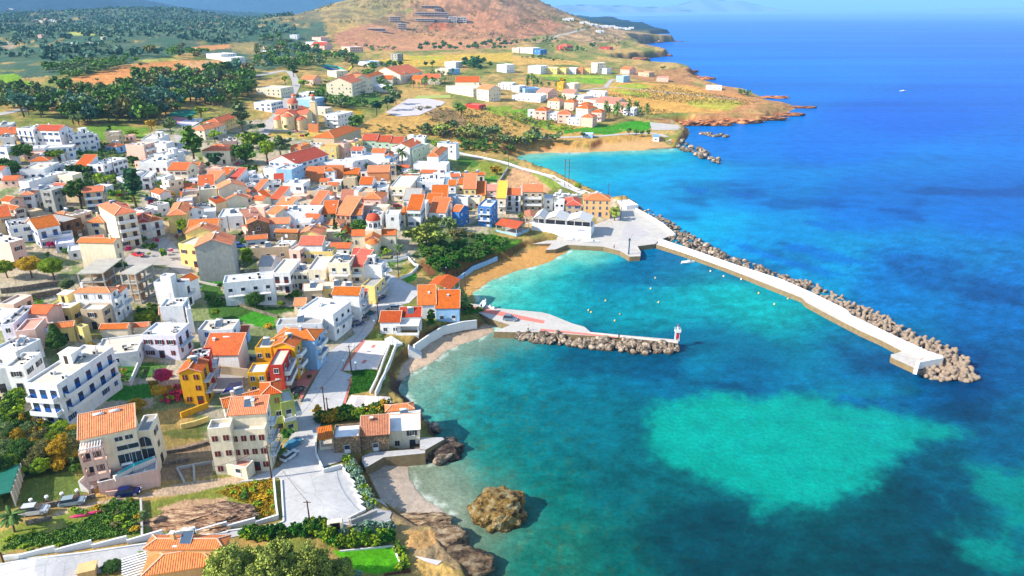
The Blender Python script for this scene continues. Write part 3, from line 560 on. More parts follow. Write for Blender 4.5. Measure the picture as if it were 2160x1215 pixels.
# ---------------- mesh builder ----------------
class MB:
    def __init__(s): s.v = []; s.f = []; s.m = []; s.uv = []; s.mats = []
    def mi(s, m):
        if m not in s.mats: s.mats.append(m)
        return s.mats.index(m)
    def face(s, ps, m, uv=None):
        n = len(s.v); s.v += [tuple(p) for p in ps]; s.f.append(tuple(range(n, n+len(ps)))); s.m.append(s.mi(m)); s.uv.append(uv); return s
    def box(s, x0, x1, y0, y1, z0, z1, m):
        n = len(s.v); i = s.mi(m)
        s.v += [(x0,y0,z0),(x1,y0,z0),(x1,y1,z0),(x0,y1,z0),(x0,y0,z1),(x1,y0,z1),(x1,y1,z1),(x0,y1,z1)]
        for q in ((0,3,2,1),(4,5,6,7),(0,1,5,4),(1,2,6,5),(2,3,7,6),(3,0,4,7)): s.f.append(tuple(n+k for k in q)); s.m.append(i); s.uv.append(None)
        return s
    def bar(s, a, b, w, m, h=None):
        a = Vector(a); b = Vector(b); d = (b-a); L = d.length
        if L < 1e-6: return s
        d /= L; u = d.cross(Vector((0,0,1)))
        u = Vector((1,0,0)) if u.length < 1e-3 else u.normalized()
        v = u.cross(d); h = h or w; n = len(s.v); i = s.mi(m)
        for p in (a, b):
            for su, sv_ in ((-1,-1),(1,-1),(1,1),(-1,1)): s.v.append(tuple(p+u*su*w/2+v*sv_*h/2))
        for q in ((0,3,2,1),(4,5,6,7),(0,1,5,4),(1,2,6,5),(2,3,7,6),(3,0,4,7)): s.f.append(tuple(n+k for k in q)); s.m.append(i); s.uv.append(None)
        return s
    def cyl(s, cx, cy, z0, z1, r0, r1, m, seg=12, sy=1.0):
        n = len(s.v); i = s.mi(m)
        for z, r in ((z0, r0), (z1, r1)):
            for k in range(seg): a = 2*math.pi*k/seg; s.v.append((cx+r*math.cos(a), cy+r*sy*math.sin(a), z))
        for k in range(seg):
            l = (k+1) % seg; s.f.append((n+k, n+l, n+seg+l, n+seg+k)); s.m.append(i); s.uv.append(None)
        s.f.append(tuple(n+seg+k for k in range(seg))); s.m.append(i); s.uv.append(None)
        s.f.append(tuple(n+seg-1-k for k in range(seg))); s.m.append(i); s.uv.append(None)
        return s
    def tube(s, path, rad, m, seg=6):
        for a, b, ra, rb in zip(path, path[1:], rad, rad[1:]):
            a = Vector(a); b = Vector(b); d = (b-a).normalized(); u = d.orthogonal().normalized(); v = d.cross(u); n = len(s.v); i = s.mi(m)
            for p, r in ((a, ra), (b, rb)):
                for k in range(seg): t = 2*math.pi*k/seg; s.v.append(tuple(p+u*r*math.cos(t)+v*r*math.sin(t)))
            for k in range(seg):
                l = (k+1) % seg; s.f.append((n+k, n+l, n+seg+l, n+seg+k)); s.m.append(i); s.uv.append(None)
        return s
    def lathe(s, cx, cy, prof, m, seg=16, a0=0, a1=2*math.pi):
        n = len(s.v); i = s.mi(m); full = abs(a1-a0-2*math.pi) < 1e-6; c = seg if full else seg+1
        for r, z in prof:
            for k in range(c): a = a0+(a1-a0)*k/seg; s.v.append((cx+r*math.cos(a), cy+r*math.sin(a), z))
        for j in range(len(prof)-1):
            for k in range(seg):
                l = (k+1) % c; s.f.append((n+j*c+k, n+j*c+l, n+(j+1)*c+l, n+(j+1)*c+k)); s.m.append(i); s.uv.append(None)
        return s
    def prism(s, poly, z0, z1, m, mtop=None):
        A = sum(poly[i][0]*poly[(i+1) % len(poly)][1]-poly[(i+1) % len(poly)][0]*poly[i][1] for i in range(len(poly)))
        if A < 0: poly = poly[::-1]
        n = len(poly)
        s.face([(p[0], p[1], z1) for p in poly], mtop or m)
        s.face([(p[0], p[1], z0) for p in poly[::-1]], m)
        for i in range(n):
            a, b = poly[i], poly[(i+1) % n]; s.face([(a[0],a[1],z0),(b[0],b[1],z0),(b[0],b[1],z1),(a[0],a[1],z1)], m)
        return s
    def mesh(s, name, smooth=False):
        me = bpy.data.meshes.new(name); me.from_pydata(s.v, [], s.f)
        for m in s.mats: me.materials.append(m)
        me.polygons.foreach_set('material_index', s.m)
        if any(u is not None for u in s.uv):
            l = me.uv_layers.new(name='UVMap'); k = 0; arr = np.zeros((len(me.loops), 2), np.float32)
            for f, u in zip(s.f, s.uv):
                if u is not None:
                    for q in range(len(f)): arr[k+q] = u[q]
                k += len(f)
            l.data.foreach_set('uv', arr.ravel())
        if smooth: me.polygons.foreach_set('use_smooth', [True]*len(me.polygons))
        me.update(); return me
    def obj(s, name, parent=None, loc=(0,0,0), rz=0, smooth=False): return link(name, s.mesh(name, smooth), parent, loc, rz)
def link(name, me, parent=None, loc=(0,0,0), rz=0):
    o = bpy.data.objects.new(name, me); C.objects.link(o); o.location = loc; o.rotation_euler = (0, 0, rz)
    if parent: o.parent = parent
    return o
def thing(name, label, cat, loc, rz=0, group=None):
    o = bpy.data.objects.new(name, None); C.objects.link(o); o.location = loc; o.rotation_euler = (0,0,rz); o.empty_display_size = .5
    return tag(o, label, cat, group)
# ---------------- building materials ----------------
WALL = dict(W=(236,234,232), C=(236,220,190), Y=(240,210,130), P=(236,190,170), B=(150,190,225), G=(176,176,168), S=(176,146,112), O=(228,146,92), T=(206,184,152),
            L=(226,222,236), R=(196,58,44), E=(196,206,110), U=(150,112,84), M=(238,176,24), A=(240,190,130), V=(200,222,190), N=(170,166,158), Q=(70,130,200))  # B and Q also put the blue of shade into some walls
ROOF = dict(o=(246,112,30), r=(218,70,36), p=(226,140,112), w=(240,238,236), c=(176,172,166), b=(222,208,188), k=(206,90,80), y=(240,190,70), s=(110,160,215), e=(212,206,200))
def wallm(c):
    return mat('wall_'+c, K(*WALL[c], .84 if c in 'WLCYPB' else .74), .9, .10 if c not in 'NG' else .2, .7, bump=.02, bscale=5, kind='stone' if c in 'SU' else 'plaster')
def roofm(c):
    if c in 'orpk': return mat('tiles_'+c, K(*ROOF[c]), .8, .16, .8, kind='tile')
    return mat('roof_'+c, K(*ROOF[c]), .9, .16, .8, bump=.02)
GLASS = mat('window_glass', (.025,.035,.05), .12, .3, 2, spec=.6); WHITE = mat('white_paint', K(240,240,238), .6, .05)
MORTAR = mat('ridge_mortar', K(236,190,160), .9, .15); METAL = mat('grey_metal', (.28,.29,.3), .45, .1, metal=.4); DARK = mat('dark_void', (.02,.02,.022), .9, .2)
CONC = mat('concrete', K(196,190,180), .9, .15, .6, bump=.02); WOOD = mat('brown_wood', K(96,58,36), .8, .3, 3); RAIL = mat('railing_paint', (.07,.07,.08), .5)
SHC = dict(b=mat('shutter_blue', K(20,90,170), .6), r=mat('shutter_brown', K(110,34,26), .6), g=mat('shutter_green', K(60,110,90), .6), w=mat('shutter_white', K(225,225,225), .6), d=mat('shutter_dark', K(60,50,46), .6), c=mat('shutter_turquoise', K(0,150,180), .6), n=mat('shutter_wood', K(170,110,60), .6))
PANELM = mat('solar_glass', (.05,.08,.12), .15, .2, 1, spec=.7)
_win = {}
def winmesh(kind, w, h, sh, detail):
    k = (kind, round(w, 1), round(h, 1), sh, detail)
    if k in _win: return _win[k]
    fm = WHITE if sh != 'w' else CONC; sm = SHC.get(sh, WHITE)
    fr = MB(); pn = MB(); st = MB()
    t = .07
    if kind == 'arch':
        r = w/2; n = 8; arc = [(r*math.cos(math.pi*i/n), h-r+r*math.sin(math.pi*i/n)) for i in range(n+1)]
        pn.face([(-r, -.03, 0), (r, -.03, 0)]+[(x, -.03, z) for x, z in arc], GLASS)
        out = [((x)*(1+2*t/w*1.2), (z-(h-r))*(1+2*t/w*1.2)+h-r) for x, z in arc]
        for i in range(n):
            fr.face([(arc[i][0], -.07, arc[i][1]), (out[i][0], -.07, out[i][1]), (out[i+1][0], -.07, out[i+1][1]), (arc[i+1][0], -.07, arc[i+1][1])], fm)
        fr.box(-r-.1, -r, -.07, 0, 0, h-r, fm); fr.box(r, r+.1, -.07, 0, 0, h-r, fm); fr.box(-.03, .03, -.06, -.035, 0, h-.05, fm)
    else:
        pn.box(-w/2, w/2, -.03, .05, 0, h, GLASS if kind != 'void' else DARK)
        if kind == 'door': fr.box(-w/2-t, w/2+t, -.07, 0, h, h+t, sm); fr.box(-w/2-t, -w/2, -.07, 0, 0, h, sm); fr.box(w/2, w/2+t, -.07, 0, 0, h, sm); fr.box(-w/2+.05, w/2-.05, -.06, -.035, .05, h*.5, sm)
        elif kind == 'shut': fr.box(-w/2, w/2, -.08, -.035, 0, h, sm); fr.box(-.02, .02, -.1, -.08, 0, h, fm)
        elif kind != 'void':
            fr.box(-w/2-t, w/2+t, -.07, 0, h, h+t, fm); fr.box(-w/2-.12, w/2+.12, -.14, 0, -.09, 0, fm)
            fr.box(-w/2-t, -w/2, -.07, 0, 0, h, fm); fr.box(w/2, w/2+t, -.07, 0, 0, h, fm); fr.box(-.025, .025, -.06, -.035, 0, h, fm)
        if kind == 'win' and sh in SHC and sh != '':
            st.box(-w*.25, w*.25, -.1, -.02, 0, h, sm)
    if not detail or not fr.v:
        a = MB()
        if st.v: st.box(-w/2-t-w*.5, -w/2-t, -.1, -.02, 0, h, sm); st.box(w/2+t, w/2+t+w*.5, -.1, -.02, 0, h, sm); st.v=st.v[8:]; st.f=[tuple(i-8 for i in f) for f in st.f[6:]]; st.m=st.m[6:]; st.uv=st.uv[6:]
        for q in (fr, pn, st):
            n = len(a.v); a.v += q.v; a.f += [tuple(i+n for i in f) for f in q.f]; a.m += [a.mi(q.mats[i]) for i in q.m]; a.uv += q.uv
        _win[k] = (a.mesh('window'), None, None)
    else: _win[k] = (fr.mesh('window'), pn.mesh('pane'), st.mesh('shutter') if st.v else None)
    return _win[k]
_sw = None
def solar(parent, x, y, z, rz):
    global _sw
    if _sw is None:
        a = MB(); a.face([(-.9,-1,.15),(.9,-1,.15),(.9,.7,1.1),(-.9,.7,1.1)], PANELM); a.face([(-.9,.7,1.04),(.9,.7,1.04),(.9,-1,.09),(-.9,-1,.09)], METAL)
        for sx in (-.9, .9): a.bar((sx,-1,.13), (sx,.7,1.08), .07, METAL); a.bar((sx,.75,0), (sx,.75,1.1), .05, METAL)
        b = MB(); b.v = []; n = 12
        prof = [(-.95,.12),(-.9,.27),(.9,.27),(.95,.12)]
        for x_, r in prof:
            for k in range(n): t = 2*math.pi*k/n; b.v.append((x_, .85+r*math.cos(t), 1.32+r*math.sin(t)))
        for j in range(3):
            for k in range(n): l = (k+1) % n; b.f.append((j*n+k, j*n+l, (j+1)*n+l, (j+1)*n+k)); b.m.append(b.mi(WHITE)); b.uv.append(None)
        _sw = (a.mesh('solar_panel'), b.mesh('water_tank', True))
    o = link('solar_water_heater', _sw[0], parent, (x, y, z), rz); link('water_tank', _sw[1], o)
def slabroof(mb, quad, m, th=.16):
    "a tiled slope : quad given eave-left, eave-right, top-right, top-left (3d)"
    q = [Vector(p) for p in quad]; e = (q[1]-q[0]).normalized(); n = e.cross(q[3]-q[0]).normalized()
    s_ = n.cross(e)
    uv = [((p-q[0]).dot(e), (p-q[0]).dot(s_)) for p in q]
    mb.face(q, m, uv); lo = [p-n*th for p in q]; mb.face(lo[::-1], MORTAR)
    k = len(q)
    for i in range(k): mb.face([q[i], lo[i], lo[(i+1) % k], q[(i+1) % k]], m)
def windows(parent, w, d, h, z0, ex, detail, sh, off=0.0, face_only=None, n_st=None):
    n = n_st or max(1, round(h/3.05)); fh = (h)/n
    faces = {'f': (w, lambda x, z: (x, -off, z), 0), 'r': (d, lambda x, z: (w/2+off, d/2+x, z), math.pi/2), 'l': (d, lambda x, z: (-w/2-off, d/2-x, z), -math.pi/2), 'b': (w, lambda x, z: (-x, d+off, z), math.pi)}
    for fc, (L, pos, rz) in faces.items():
        if 'n'+fc in ex or L < 2.2: continue
        cnt = max(1, int(L/3.1))
        m_ = [t for t in ex if t[0] == fc and t[1:].isdigit()]
        if m_: cnt = int(m_[0][1:])
        for s_ in range(n):
            zb = z0+s_*fh
            for c in range(cnt):
                x = -L/2+L*(c+.5)/cnt
                bal = ('b'+fc) in ex and s_ > 0
                if not bal and random.random() < (.12 if fc in 'fr' else .35): continue
                if bal or (s_ == 0 and c == cnt//2 and fc in 'fr'): kd, ww, hh, zo = 'door', 1.15, 2.1, .08
                elif 'a' in ex: kd, ww, hh, zo = 'arch', .95, 1.6, .8
                elif 'v' in ex: kd, ww, hh, zo = 'void', 1.2, 1.5, .7
                elif random.random() < .3 and sh in 'rbnd': kd, ww, hh, zo = 'shut', 1.0, 1.25, .95
                else: kd, ww, hh, zo = 'win', 1.05, 1.2, .95
                ww = min(ww, L/cnt*.6)
                if sh and kd == 'win' and L/cnt < 2.4: kd = 'shut' if sh == 'r' else 'plain'
                a, p, st = winmesh(kd, ww, min(hh, fh-zo-.2), sh, detail)
                o = link('door' if kd == 'door' else 'window', a, parent, pos(x, zb+zo), rz)
                if p: link('pane', p, o)
                if st:
                    link('shutter', st, o, (-ww*.75-.07, 0, 0)); link('shutter', st, o, (ww*.75+.07, 0, 0))
            if ('b'+fc) in ex and s_ > 0:
                bw = L*.86; out = 1.3
                key = ('bal', round(bw, 1), 'x' if 'wb' in ex else '')
                if key not in _win:
                    a = MB(); a.box(-bw/2, bw/2, -out, -.003, -.15, 0, WHITE); r_ = MB()
                    if 'wb' in ex:
                        r_.box(-bw/2, bw/2, -out, -out+.1, 0, .9, WHITE); r_.box(-bw/2, -bw/2+.1, -out+.1, -.01, 0, .9, WHITE); r_.box(bw/2-.1, bw/2, -out+.1, -.01, 0, .9, WHITE)
                    else:
                        for q in range(int(bw/.35)+1): X = -bw/2+.03+(bw-.06)*q/int(bw/.35); r_.box(X-.015, X+.015, -out+.03, -out+.06, 0, .95, RAIL)
                        r_.box(-bw/2, bw/2, -out+.02, -out+.07, .92, .98, RAIL)
                        for X in (-bw/2+.03, bw/2-.03): r_.box(X-.02, X+.02, -out, -.02, .92, .98, RAIL); r_.box(X-.02, X+.02, -out*.5, -out*.5+.04, 0, .92, RAIL)
                    _win[key] = (a.mesh('balcony'), r_.mesh('railing'))
                o = link('balcony', _win[key][0], parent, pos(0, zb), rz); link('railing', _win[key][1], o)
def custom_windows(H, w, ex):
    for t in ex:
        if t[0] == 'F' and ',' in t:
            kd, fx, z, ww, hh = t[1:].split(','); a, p, st = winmesh(kd, float(ww), float(hh), '', True)
            o = link('window', a, H, (float(fx)*w, 0, float(z)), 0)
            if p: link('pane', p, o)
def block(parent, org, w, d, h, ang, roof, rc, wc, ex, sh, detail, base=2.0, z0=0.0):
    "one box of a building in its own frame : x along the facade, y going back, origin at the middle of the facade base"
    loc = org; wm = wallm(wc); hx_ = w/2
    fr = thing_child(parent, loc, ang)
    def O(mb, name, smooth=False):
        me = mb.mesh(name, smooth); o = link(name, me, parent); o.matrix_local = fr; return o
    wl = MB(); pitch = .40
    if roof == 'f':
        pt, ph = .2, (.45 if 'pp' not in ex else .95)
        wl.face([(-hx_,0,-base),(hx_,0,-base),(hx_,0,h),(-hx_,0,h)], wm); wl.face([(hx_,0,-base),(hx_,d,-base),(hx_,d,h),(hx_,0,h)], wm)
        wl.face([(hx_,d,-base),(-hx_,d,-base),(-hx_,d,h),(hx_,d,h)], wm); wl.face([(-hx_,d,-base),(-hx_,0,-base),(-hx_,0,h),(-hx_,d,h)], wm)
        i0, i1, j0, j1 = -hx_+pt, hx_-pt, pt, d-pt
        O_ = [(-hx_,0,h),(hx_,0,h),(hx_,d,h),(-hx_,d,h)]; I_ = [(i0,j0,h),(i1,j0,h),(i1,j1,h),(i0,j1,h)]; J_ = [(x,y,h-ph) for x,y,z in I_]
        for q in range(4):
            r = (q+1) % 4; wl.face([O_[q], O_[r], I_[r], I_[q]], WHITE if wc in 'WLBCPGV' else wm); wl.face([I_[q], I_[r], J_[r], J_[q]], wm)
        rf = MB(); rf.box(i0-.002, i1+.002, j0-.002, j1+.002, h-ph-.2, h-ph, roofm(rc)); O(rf, 'roof')
    else:
        ov = .32 if 'no' not in ex else .05; rf = MB(); rm = roofm(rc); caps = MB()
        if roof == 'g': rise = pitch*d/2
        elif roof == 'G': rise = pitch*hx_
        elif roof == 's': rise = .36*d
        else: rise = pitch*min(hx_, d/2)
        wl.face([(-hx_,0,-base),(hx_,0,-base),(hx_,0,h),(-hx_,0,h)], wm)
        hb = h+(rise if roof == 's' else 0)
        wl.face([(hx_,d,-base),(-hx_,d,-base),(-hx_,d,hb),(hx_,d,hb)], wm)
        if roof == 's': sides = [(0, h), (d, hb)]
        for s_ in (1, -1):
            ps = [(s_*hx_,0,-base),(s_*hx_,d,-base)]
            if roof == 's': ps += [(s_*hx_,d,hb),(s_*hx_,0,h)]
            elif roof == 'g': ps += [(s_*hx_,d,h),(s_*hx_,d/2,h+rise),(s_*hx_,0,h)]
            else: ps += [(s_*hx_,d,h),(s_*hx_,0,h)]
            wl.face(ps if s_ > 0 else ps[::-1], wm)
        if roof == 'G':
            wl.face([(-hx_,0,h),(hx_,0,h),(0,0,h+rise)], wm); wl.face([(hx_,d,h),(-hx_,d,h),(0,d,h+rise)], wm)
        e = .05; dz = .12
        if roof == 's':
            k = rise/d; slabroof(rf, [(-hx_-ov,-ov,h-k*ov+dz),(hx_+ov,-ov,h-k*ov+dz),(hx_+ov,d+ov*.3,hb+k*ov*.3+dz),(-hx_-ov,d+ov*.3,hb+k*ov*.3+dz)], rm)
            caps.bar((-hx_-ov,d+ov*.3,hb+k*ov*.3+dz+.05), (hx_+ov,d+ov*.3,hb+k*ov*.3+dz+.05), .16, MORTAR, .1)
            for X in (-hx_-ov+.08, hx_+ov-.08): caps.bar((X,-ov,h-k*ov+dz+.05), (X,d+ov*.3,hb+k*ov*.3+dz+.05), .16, MORTAR, .1)
        elif roof == 'g':
            k = rise/(d/2)
            slabroof(rf, [(-hx_-ov,-ov,h-k*ov+dz),(hx_+ov,-ov,h-k*ov+dz),(hx_+ov,d/2,h+rise+dz),(-hx_-ov,d/2,h+rise+dz)], rm)
            slabroof(rf, [(hx_+ov,d+ov,h-k*ov+dz),(-hx_-ov,d+ov,h-k*ov+dz),(-hx_-ov,d/2,h+rise+dz),(hx_+ov,d/2,h+rise+dz)], rm)
            caps.bar((-hx_-ov,d/2,h+rise+dz+.06), (hx_+ov,d/2,h+rise+dz+.06), .24, MORTAR, .12)
            for X in (-hx_-ov+.08, hx_+ov-.08):
                caps.bar((X,-ov,h-k*ov+dz+.05), (X,d/2,h+rise+dz+.05), .16, MORTAR, .09); caps.bar((X,d+ov,h-k*ov+dz+.05), (X,d/2,h+rise+dz+.05), .16, MORTAR, .09)
        elif roof == 'G':
            k = rise/hx_
            slabroof(rf, [(-hx_-ov,d+ov,h-k*ov+dz),(-hx_-ov,-ov,h-k*ov+dz),(0,-ov,h+rise+dz),(0,d+ov,h+rise+dz)], rm)
            slabroof(rf, [(hx_+ov,-ov,h-k*ov+dz),(hx_+ov,d+ov,h-k*ov+dz),(0,d+ov,h+rise+dz),(0,-ov,h+rise+dz)], rm)
            caps.bar((0,-ov,h+rise+dz+.06), (0,d+ov,h+rise+dz+.06), .24, MORTAR, .12)
            for Y in (-ov+.08, d+ov-.08):
                for s_ in (1, -1): caps.bar((s_*(hx_+ov),Y,h-k*ov+dz+.05), (0,Y,h+rise+dz+.05), .16, MORTAR, .09)
        else:
            k = pitch; a, b = -hx_-ov, hx_+ov; y0, y1 = -ov, d+ov; ze = h-k*ov+dz; zr = h+rise+dz
            if w >= d: r = (y1-y0)/2; R0, R1 = (a+r, d/2, ze+k*r), (b-r, d/2, ze+k*r)
            else: r = (b-a)/2; R0, R1 = (0, y0+r, ze+k*r), (0, y1-r, ze+k*r)
            c = [(a,y0,ze),(b,y0,ze),(b,y1,ze),(a,y1,ze)]
            if w >= d: fs = [[c[0],c[1],R1,R0],[c[1],c[2],R1],[c[2],c[3],R0,R1],[c[3],c[0],R0]]; rd = [(c[0],R0),(c[3],R0),(c[1],R1),(c[2],R1),(R0,R1)]
            else: fs = [[c[0],c[1],R0],[c[1],c[2],R1,R0],[c[2],c[3],R1],[c[3],c[0],R0,R1]]; rd = [(c[0],R0),(c[1],R0),(c[2],R1),(c[3],R1),(R0,R1)]
            for q in fs: slabroof3(rf, q, rm)
            for p_, q_ in rd: caps.bar((p_[0],p_[1],p_[2]+.05), (q_[0],q_[1],q_[2]+.05), .2, MORTAR, .1)
        ro = O(rf, 'roof'); cp = link('ridge_cap', caps.mesh('ridge_cap'), ro)
    wo_ = O(wl, 'wall')
    holder = FrameParent(parent, fr)
    custom_windows(holder, w, ex)
    windows(holder, w, d, h-(.45 if roof == 'f' else .1), z0, ex, detail, sh)
    zt = h-(.45 if 'pp' not in ex else .95) if roof == 'f' else h
    for t in ex:
        if t[0] == 'c' and t[1:].isdigit():
            for q in range(int(t[1:])):
                X = random.uniform(-.35, .35)*w; Y = d*random.uniform(.45, .8); a = MB(); a.box(-.28,.28,-.28,.28,-.5,1.5 if roof != 'f' else 1.7,wm); a.box(-.36,.36,-.36,.36,1.7 if roof == 'f' else 1.5,1.85 if roof == 'f' else 1.65,WHITE)
                zz = zt+(pitch*min(hx_, d/2)*.55 if roof != 'f' else 0)
                holder.add(link('chimney', a.mesh('chimney'), None), (X, Y, zz))
        elif t[0] == 'w' and t[1:].isdigit():
            for q in range(int(t[1:])):
                X = (-.3+.6*(q+.5)/int(t[1:]))*w; Y = d*random.uniform(.5, .75)
                k = pitch*.5*min(hx_, d/2) if roof != 'f' else 0
                o = bpy.data.objects.new('x', None); solar_at(holder, X, Y, zt+k, 0)
        elif t == 'k':
            a = MB(); sx = min(3.2, w*.4); sy = min(3.0, d*.4); X = random.choice((-.2, .2))*w; a.box(-sx/2,sx/2,-sy/2,sy/2,-.3,2.3,wm); a.box(-sx/2-.15,sx/2+.15,-sy/2-.15,sy/2+.15,2.3,2.45,WHITE)
            a.box(-.4, .4, -sy/2-.04, -sy/2, 0, 1.9, SHC['d']); holder.add(link('stair_hut', a.mesh('stair_hut'), None), (X, d*.62, zt))
        elif t == 'i':
            for q in range(random.randint(3, 6)):
                X = random.uniform(-.4, .4)*w; Y = random.uniform(.15, .85)*d; a = MB()
                z1 = random.choice((.5, .8, .9)); a.box(-.45, .45, -.35, .35, 0, z1, random.choice((WHITE, CONC, METAL))); a.box(-.3, .3, -.37, -.35, .1, z1-.1, DARK)
                holder.add(link('air_conditioner', a.mesh('air_conditioner'), None), (X, Y, zt))
            a = MB(); X = random.uniform(-.4, .4)*w; Y = random.uniform(.3, .8)*d; a.bar((0,0,0), (0,0,2.6), .08, METAL)
            for q in (1.7, 2.1, 2.5): a.bar((-.6,0,q), (.6,0,q), .05, METAL)
            holder.add(link('antenna', a.mesh('antenna'), None), (X, Y, zt))
    return fr
def slabroof3(mb, q, m, th=.14):
    q = [Vector(p) for p in q]; e = (q[1]-q[0]).normalized(); n = e.cross(q[2]-q[0]).normalized(); s_ = n.cross(e)
    mb.face(q, m, [((p-q[0]).dot(e), (p-q[0]).dot(s_)) for p in q]); mb.face([p-Vector((0,0,th)) for p in q][::-1], MORTAR)
    mb.face([q[0], q[0]-Vector((0,0,th)), q[1]-Vector((0,0,th)), q[1]], m)
def thing_child(parent, org, ang):
    return Matrix.Translation(Vector(org)-parent.location) @ Matrix.Rotation(ang, 4, 'Z')
class FrameParent:
    "lets the part helpers place children in a block's frame while the children hang directly on the building"
    def __init__(s, root, fr): s.root = root; s.fr = fr
    def add(s, o, loc, rz=0):
        o.parent = s.root; o.matrix_local = s.fr @ Matrix.Translation(loc) @ Matrix.Rotation(rz, 4, 'Z'); return o
_link0 = link
def link(name, me, parent=None, loc=(0,0,0), rz=0):
    if isinstance(parent, FrameParent):
        o = bpy.data.objects.new(name, me); C.objects.link(o); return parent.add(o, loc, rz)
    return _link0(name, me, parent, loc, rz)
def solar_at(h, x, y, z, rz): solar(h, x, y, z, rz)
BLOCKS = []     # footprints, to keep trees off the roofs
def frame_of(tl, A, B, Cc, h):
    (ax, ay), (bx, by), (cx, cy) = pts(tl, A)[0], pts(tl, B)[0], pts(tl, Cc)[0]
    g = G((ax+bx)/2, (ay+by)/2, h); zt = g.z+h
    a, b, c = P(ax, ay, zt), P(bx, by, zt), P(cx, cy, zt)
    if zt > 48 and g.y > 1200:
        def at(px, py, y): d_ = ray(px, py); return Vector((d_[0]*y/d_[1], y, zt))
        a, b, c = at(ax, ay, g.y), at(bx, by, g.y), at(bx, by, g.y+16)
    u = b-a; w = u.length; u.normalize()
    if g.y < 480:        # walls meet at right angles: share the reading error between the two sides
        ang0 = math.atan2(u.y, u.x); best = None
        for q in (c-a, c-b):
            e = (math.atan2(q.y, q.x)-ang0-math.pi/2+math.pi) % (2*math.pi)-math.pi
            if best is None or abs(e) < abs(best): best = e
        if abs(best) < R(28): ang0 += best*.5; u = Vector((math.cos(ang0), math.sin(ang0), 0))
    n = Vector((-u.y, u.x, 0)); d = (c-a).dot(n)
    if d < 0: d = -d
    d = max(d, 2.5); d = min(d, 60 if g.y < 480 else .75*w+5)
    return (a+b)/2-Vector((0,0,h)), w, d, math.atan2(u.y, u.x), g.z
def house(line, cur=None):
    tl, A, B, Cc, h, rf, wc, ex, label = (line.split(';')+[''])[:9]
    h = float(h); org, w, d, ang, gz = frame_of(tl, A, B, Cc, h); ex = ex.split()
    sh = next((t[1] for t in ex if len(t) == 2 and t[0] == 's'), ''); detail = org.y < 330
    if org.y < 480 and w > 5 and h > 2.9 and rf[0] != 'x':
        if rf[0] == 'f' and 'i' not in ex and random.random() < .55: ex.append('i')
        if not any(t[0] == 'w' and t[1:].isdigit() for t in ex) and random.random() < .4: ex.append('w1')
        if rf[0] != 'f' and not any(t[0] == 'c' and t[1:].isdigit() for t in ex) and random.random() < .5: ex.append('c1')
    if cur is None:
        nm = next((t[1:] for t in ex if t[0] == '@'), 'house'); cur = thing(nm, label, nm.replace('_', ' ') if nm != 'house' else 'house', org)
    BLOCKS.append((org, w, d, ang, h))
    if rf[0] != 'x': block(cur, org, w, d, h, ang, rf[0], rf[1], wc, ex, sh, detail)
    else: shelter(cur, org, w, d, h, ang, rf[1:], wc)
    return cur
def shelter(root, org, w, d, h, ang, rc, wc, base=1.0):
    "roof on posts : rc = roof type letter + colour"
    fr = thing_child(root, org, ang); H = FrameParent(root, fr); wm = wallm(wc); hx_ = w/2; rf = MB(); rm = roofm(rc[1])
    if rc[0] == 'g':
        rise = .3*d/2; slabroof(rf, [(-hx_-.3,-.3,h-.1),(hx_+.3,-.3,h-.1),(hx_+.3,d/2,h+rise),(-hx_-.3,d/2,h+rise)], rm); slabroof(rf, [(hx_+.3,d+.3,h-.1),(-hx_-.3,d+.3,h-.1),(-hx_-.3,d/2,h+rise),(hx_+.3,d/2,h+rise)], rm)
    elif rc[0] == 'G':
        rise = .3*hx_; slabroof(rf, [(-hx_-.3,d+.3,h-.1),(-hx_-.3,-.3,h-.1),(0,-.3,h+rise),(0,d+.3,h+rise)], rm); slabroof(rf, [(hx_+.3,-.3,h-.1),(hx_+.3,d+.3,h-.1),(0,d+.3,h+rise),(0,-.3,h+rise)], rm)
    else: slabroof(rf, [(-hx_-.2,-.2,h),(hx_+.2,-.2,h),(hx_+.2,d+.2,h+.12*d),(-hx_-.2,d+.2,h+.12*d)], rm)
    link('roof', rf.mesh('roof'), H)
    nx = max(1, int(w/3.5)); a = MB(); 
    for i in range(nx+1):
        X = -hx_+.1+(w-.2)*i/nx
        for Y in ((.1, d-.1) if 0 < i < nx else (.1, d/2, d-.1)):
            q = MB(); q.box(-.1,.1,-.1,.1,-base,h-.12,wm); link('post', q.mesh('post'), H, (X, Y, 0))
    q = MB(); q.box(-hx_,hx_,0,d,-base,.05,CONC); link('floor', q.mesh('floor'), H)
    q = MB(); q.box(-hx_,hx_,-.08,.02,.05,.9,wm); q.box(hx_-.05,hx_+.05,0.03,d,.05,.9,wm); link('railing', q.mesh('railing'), H)
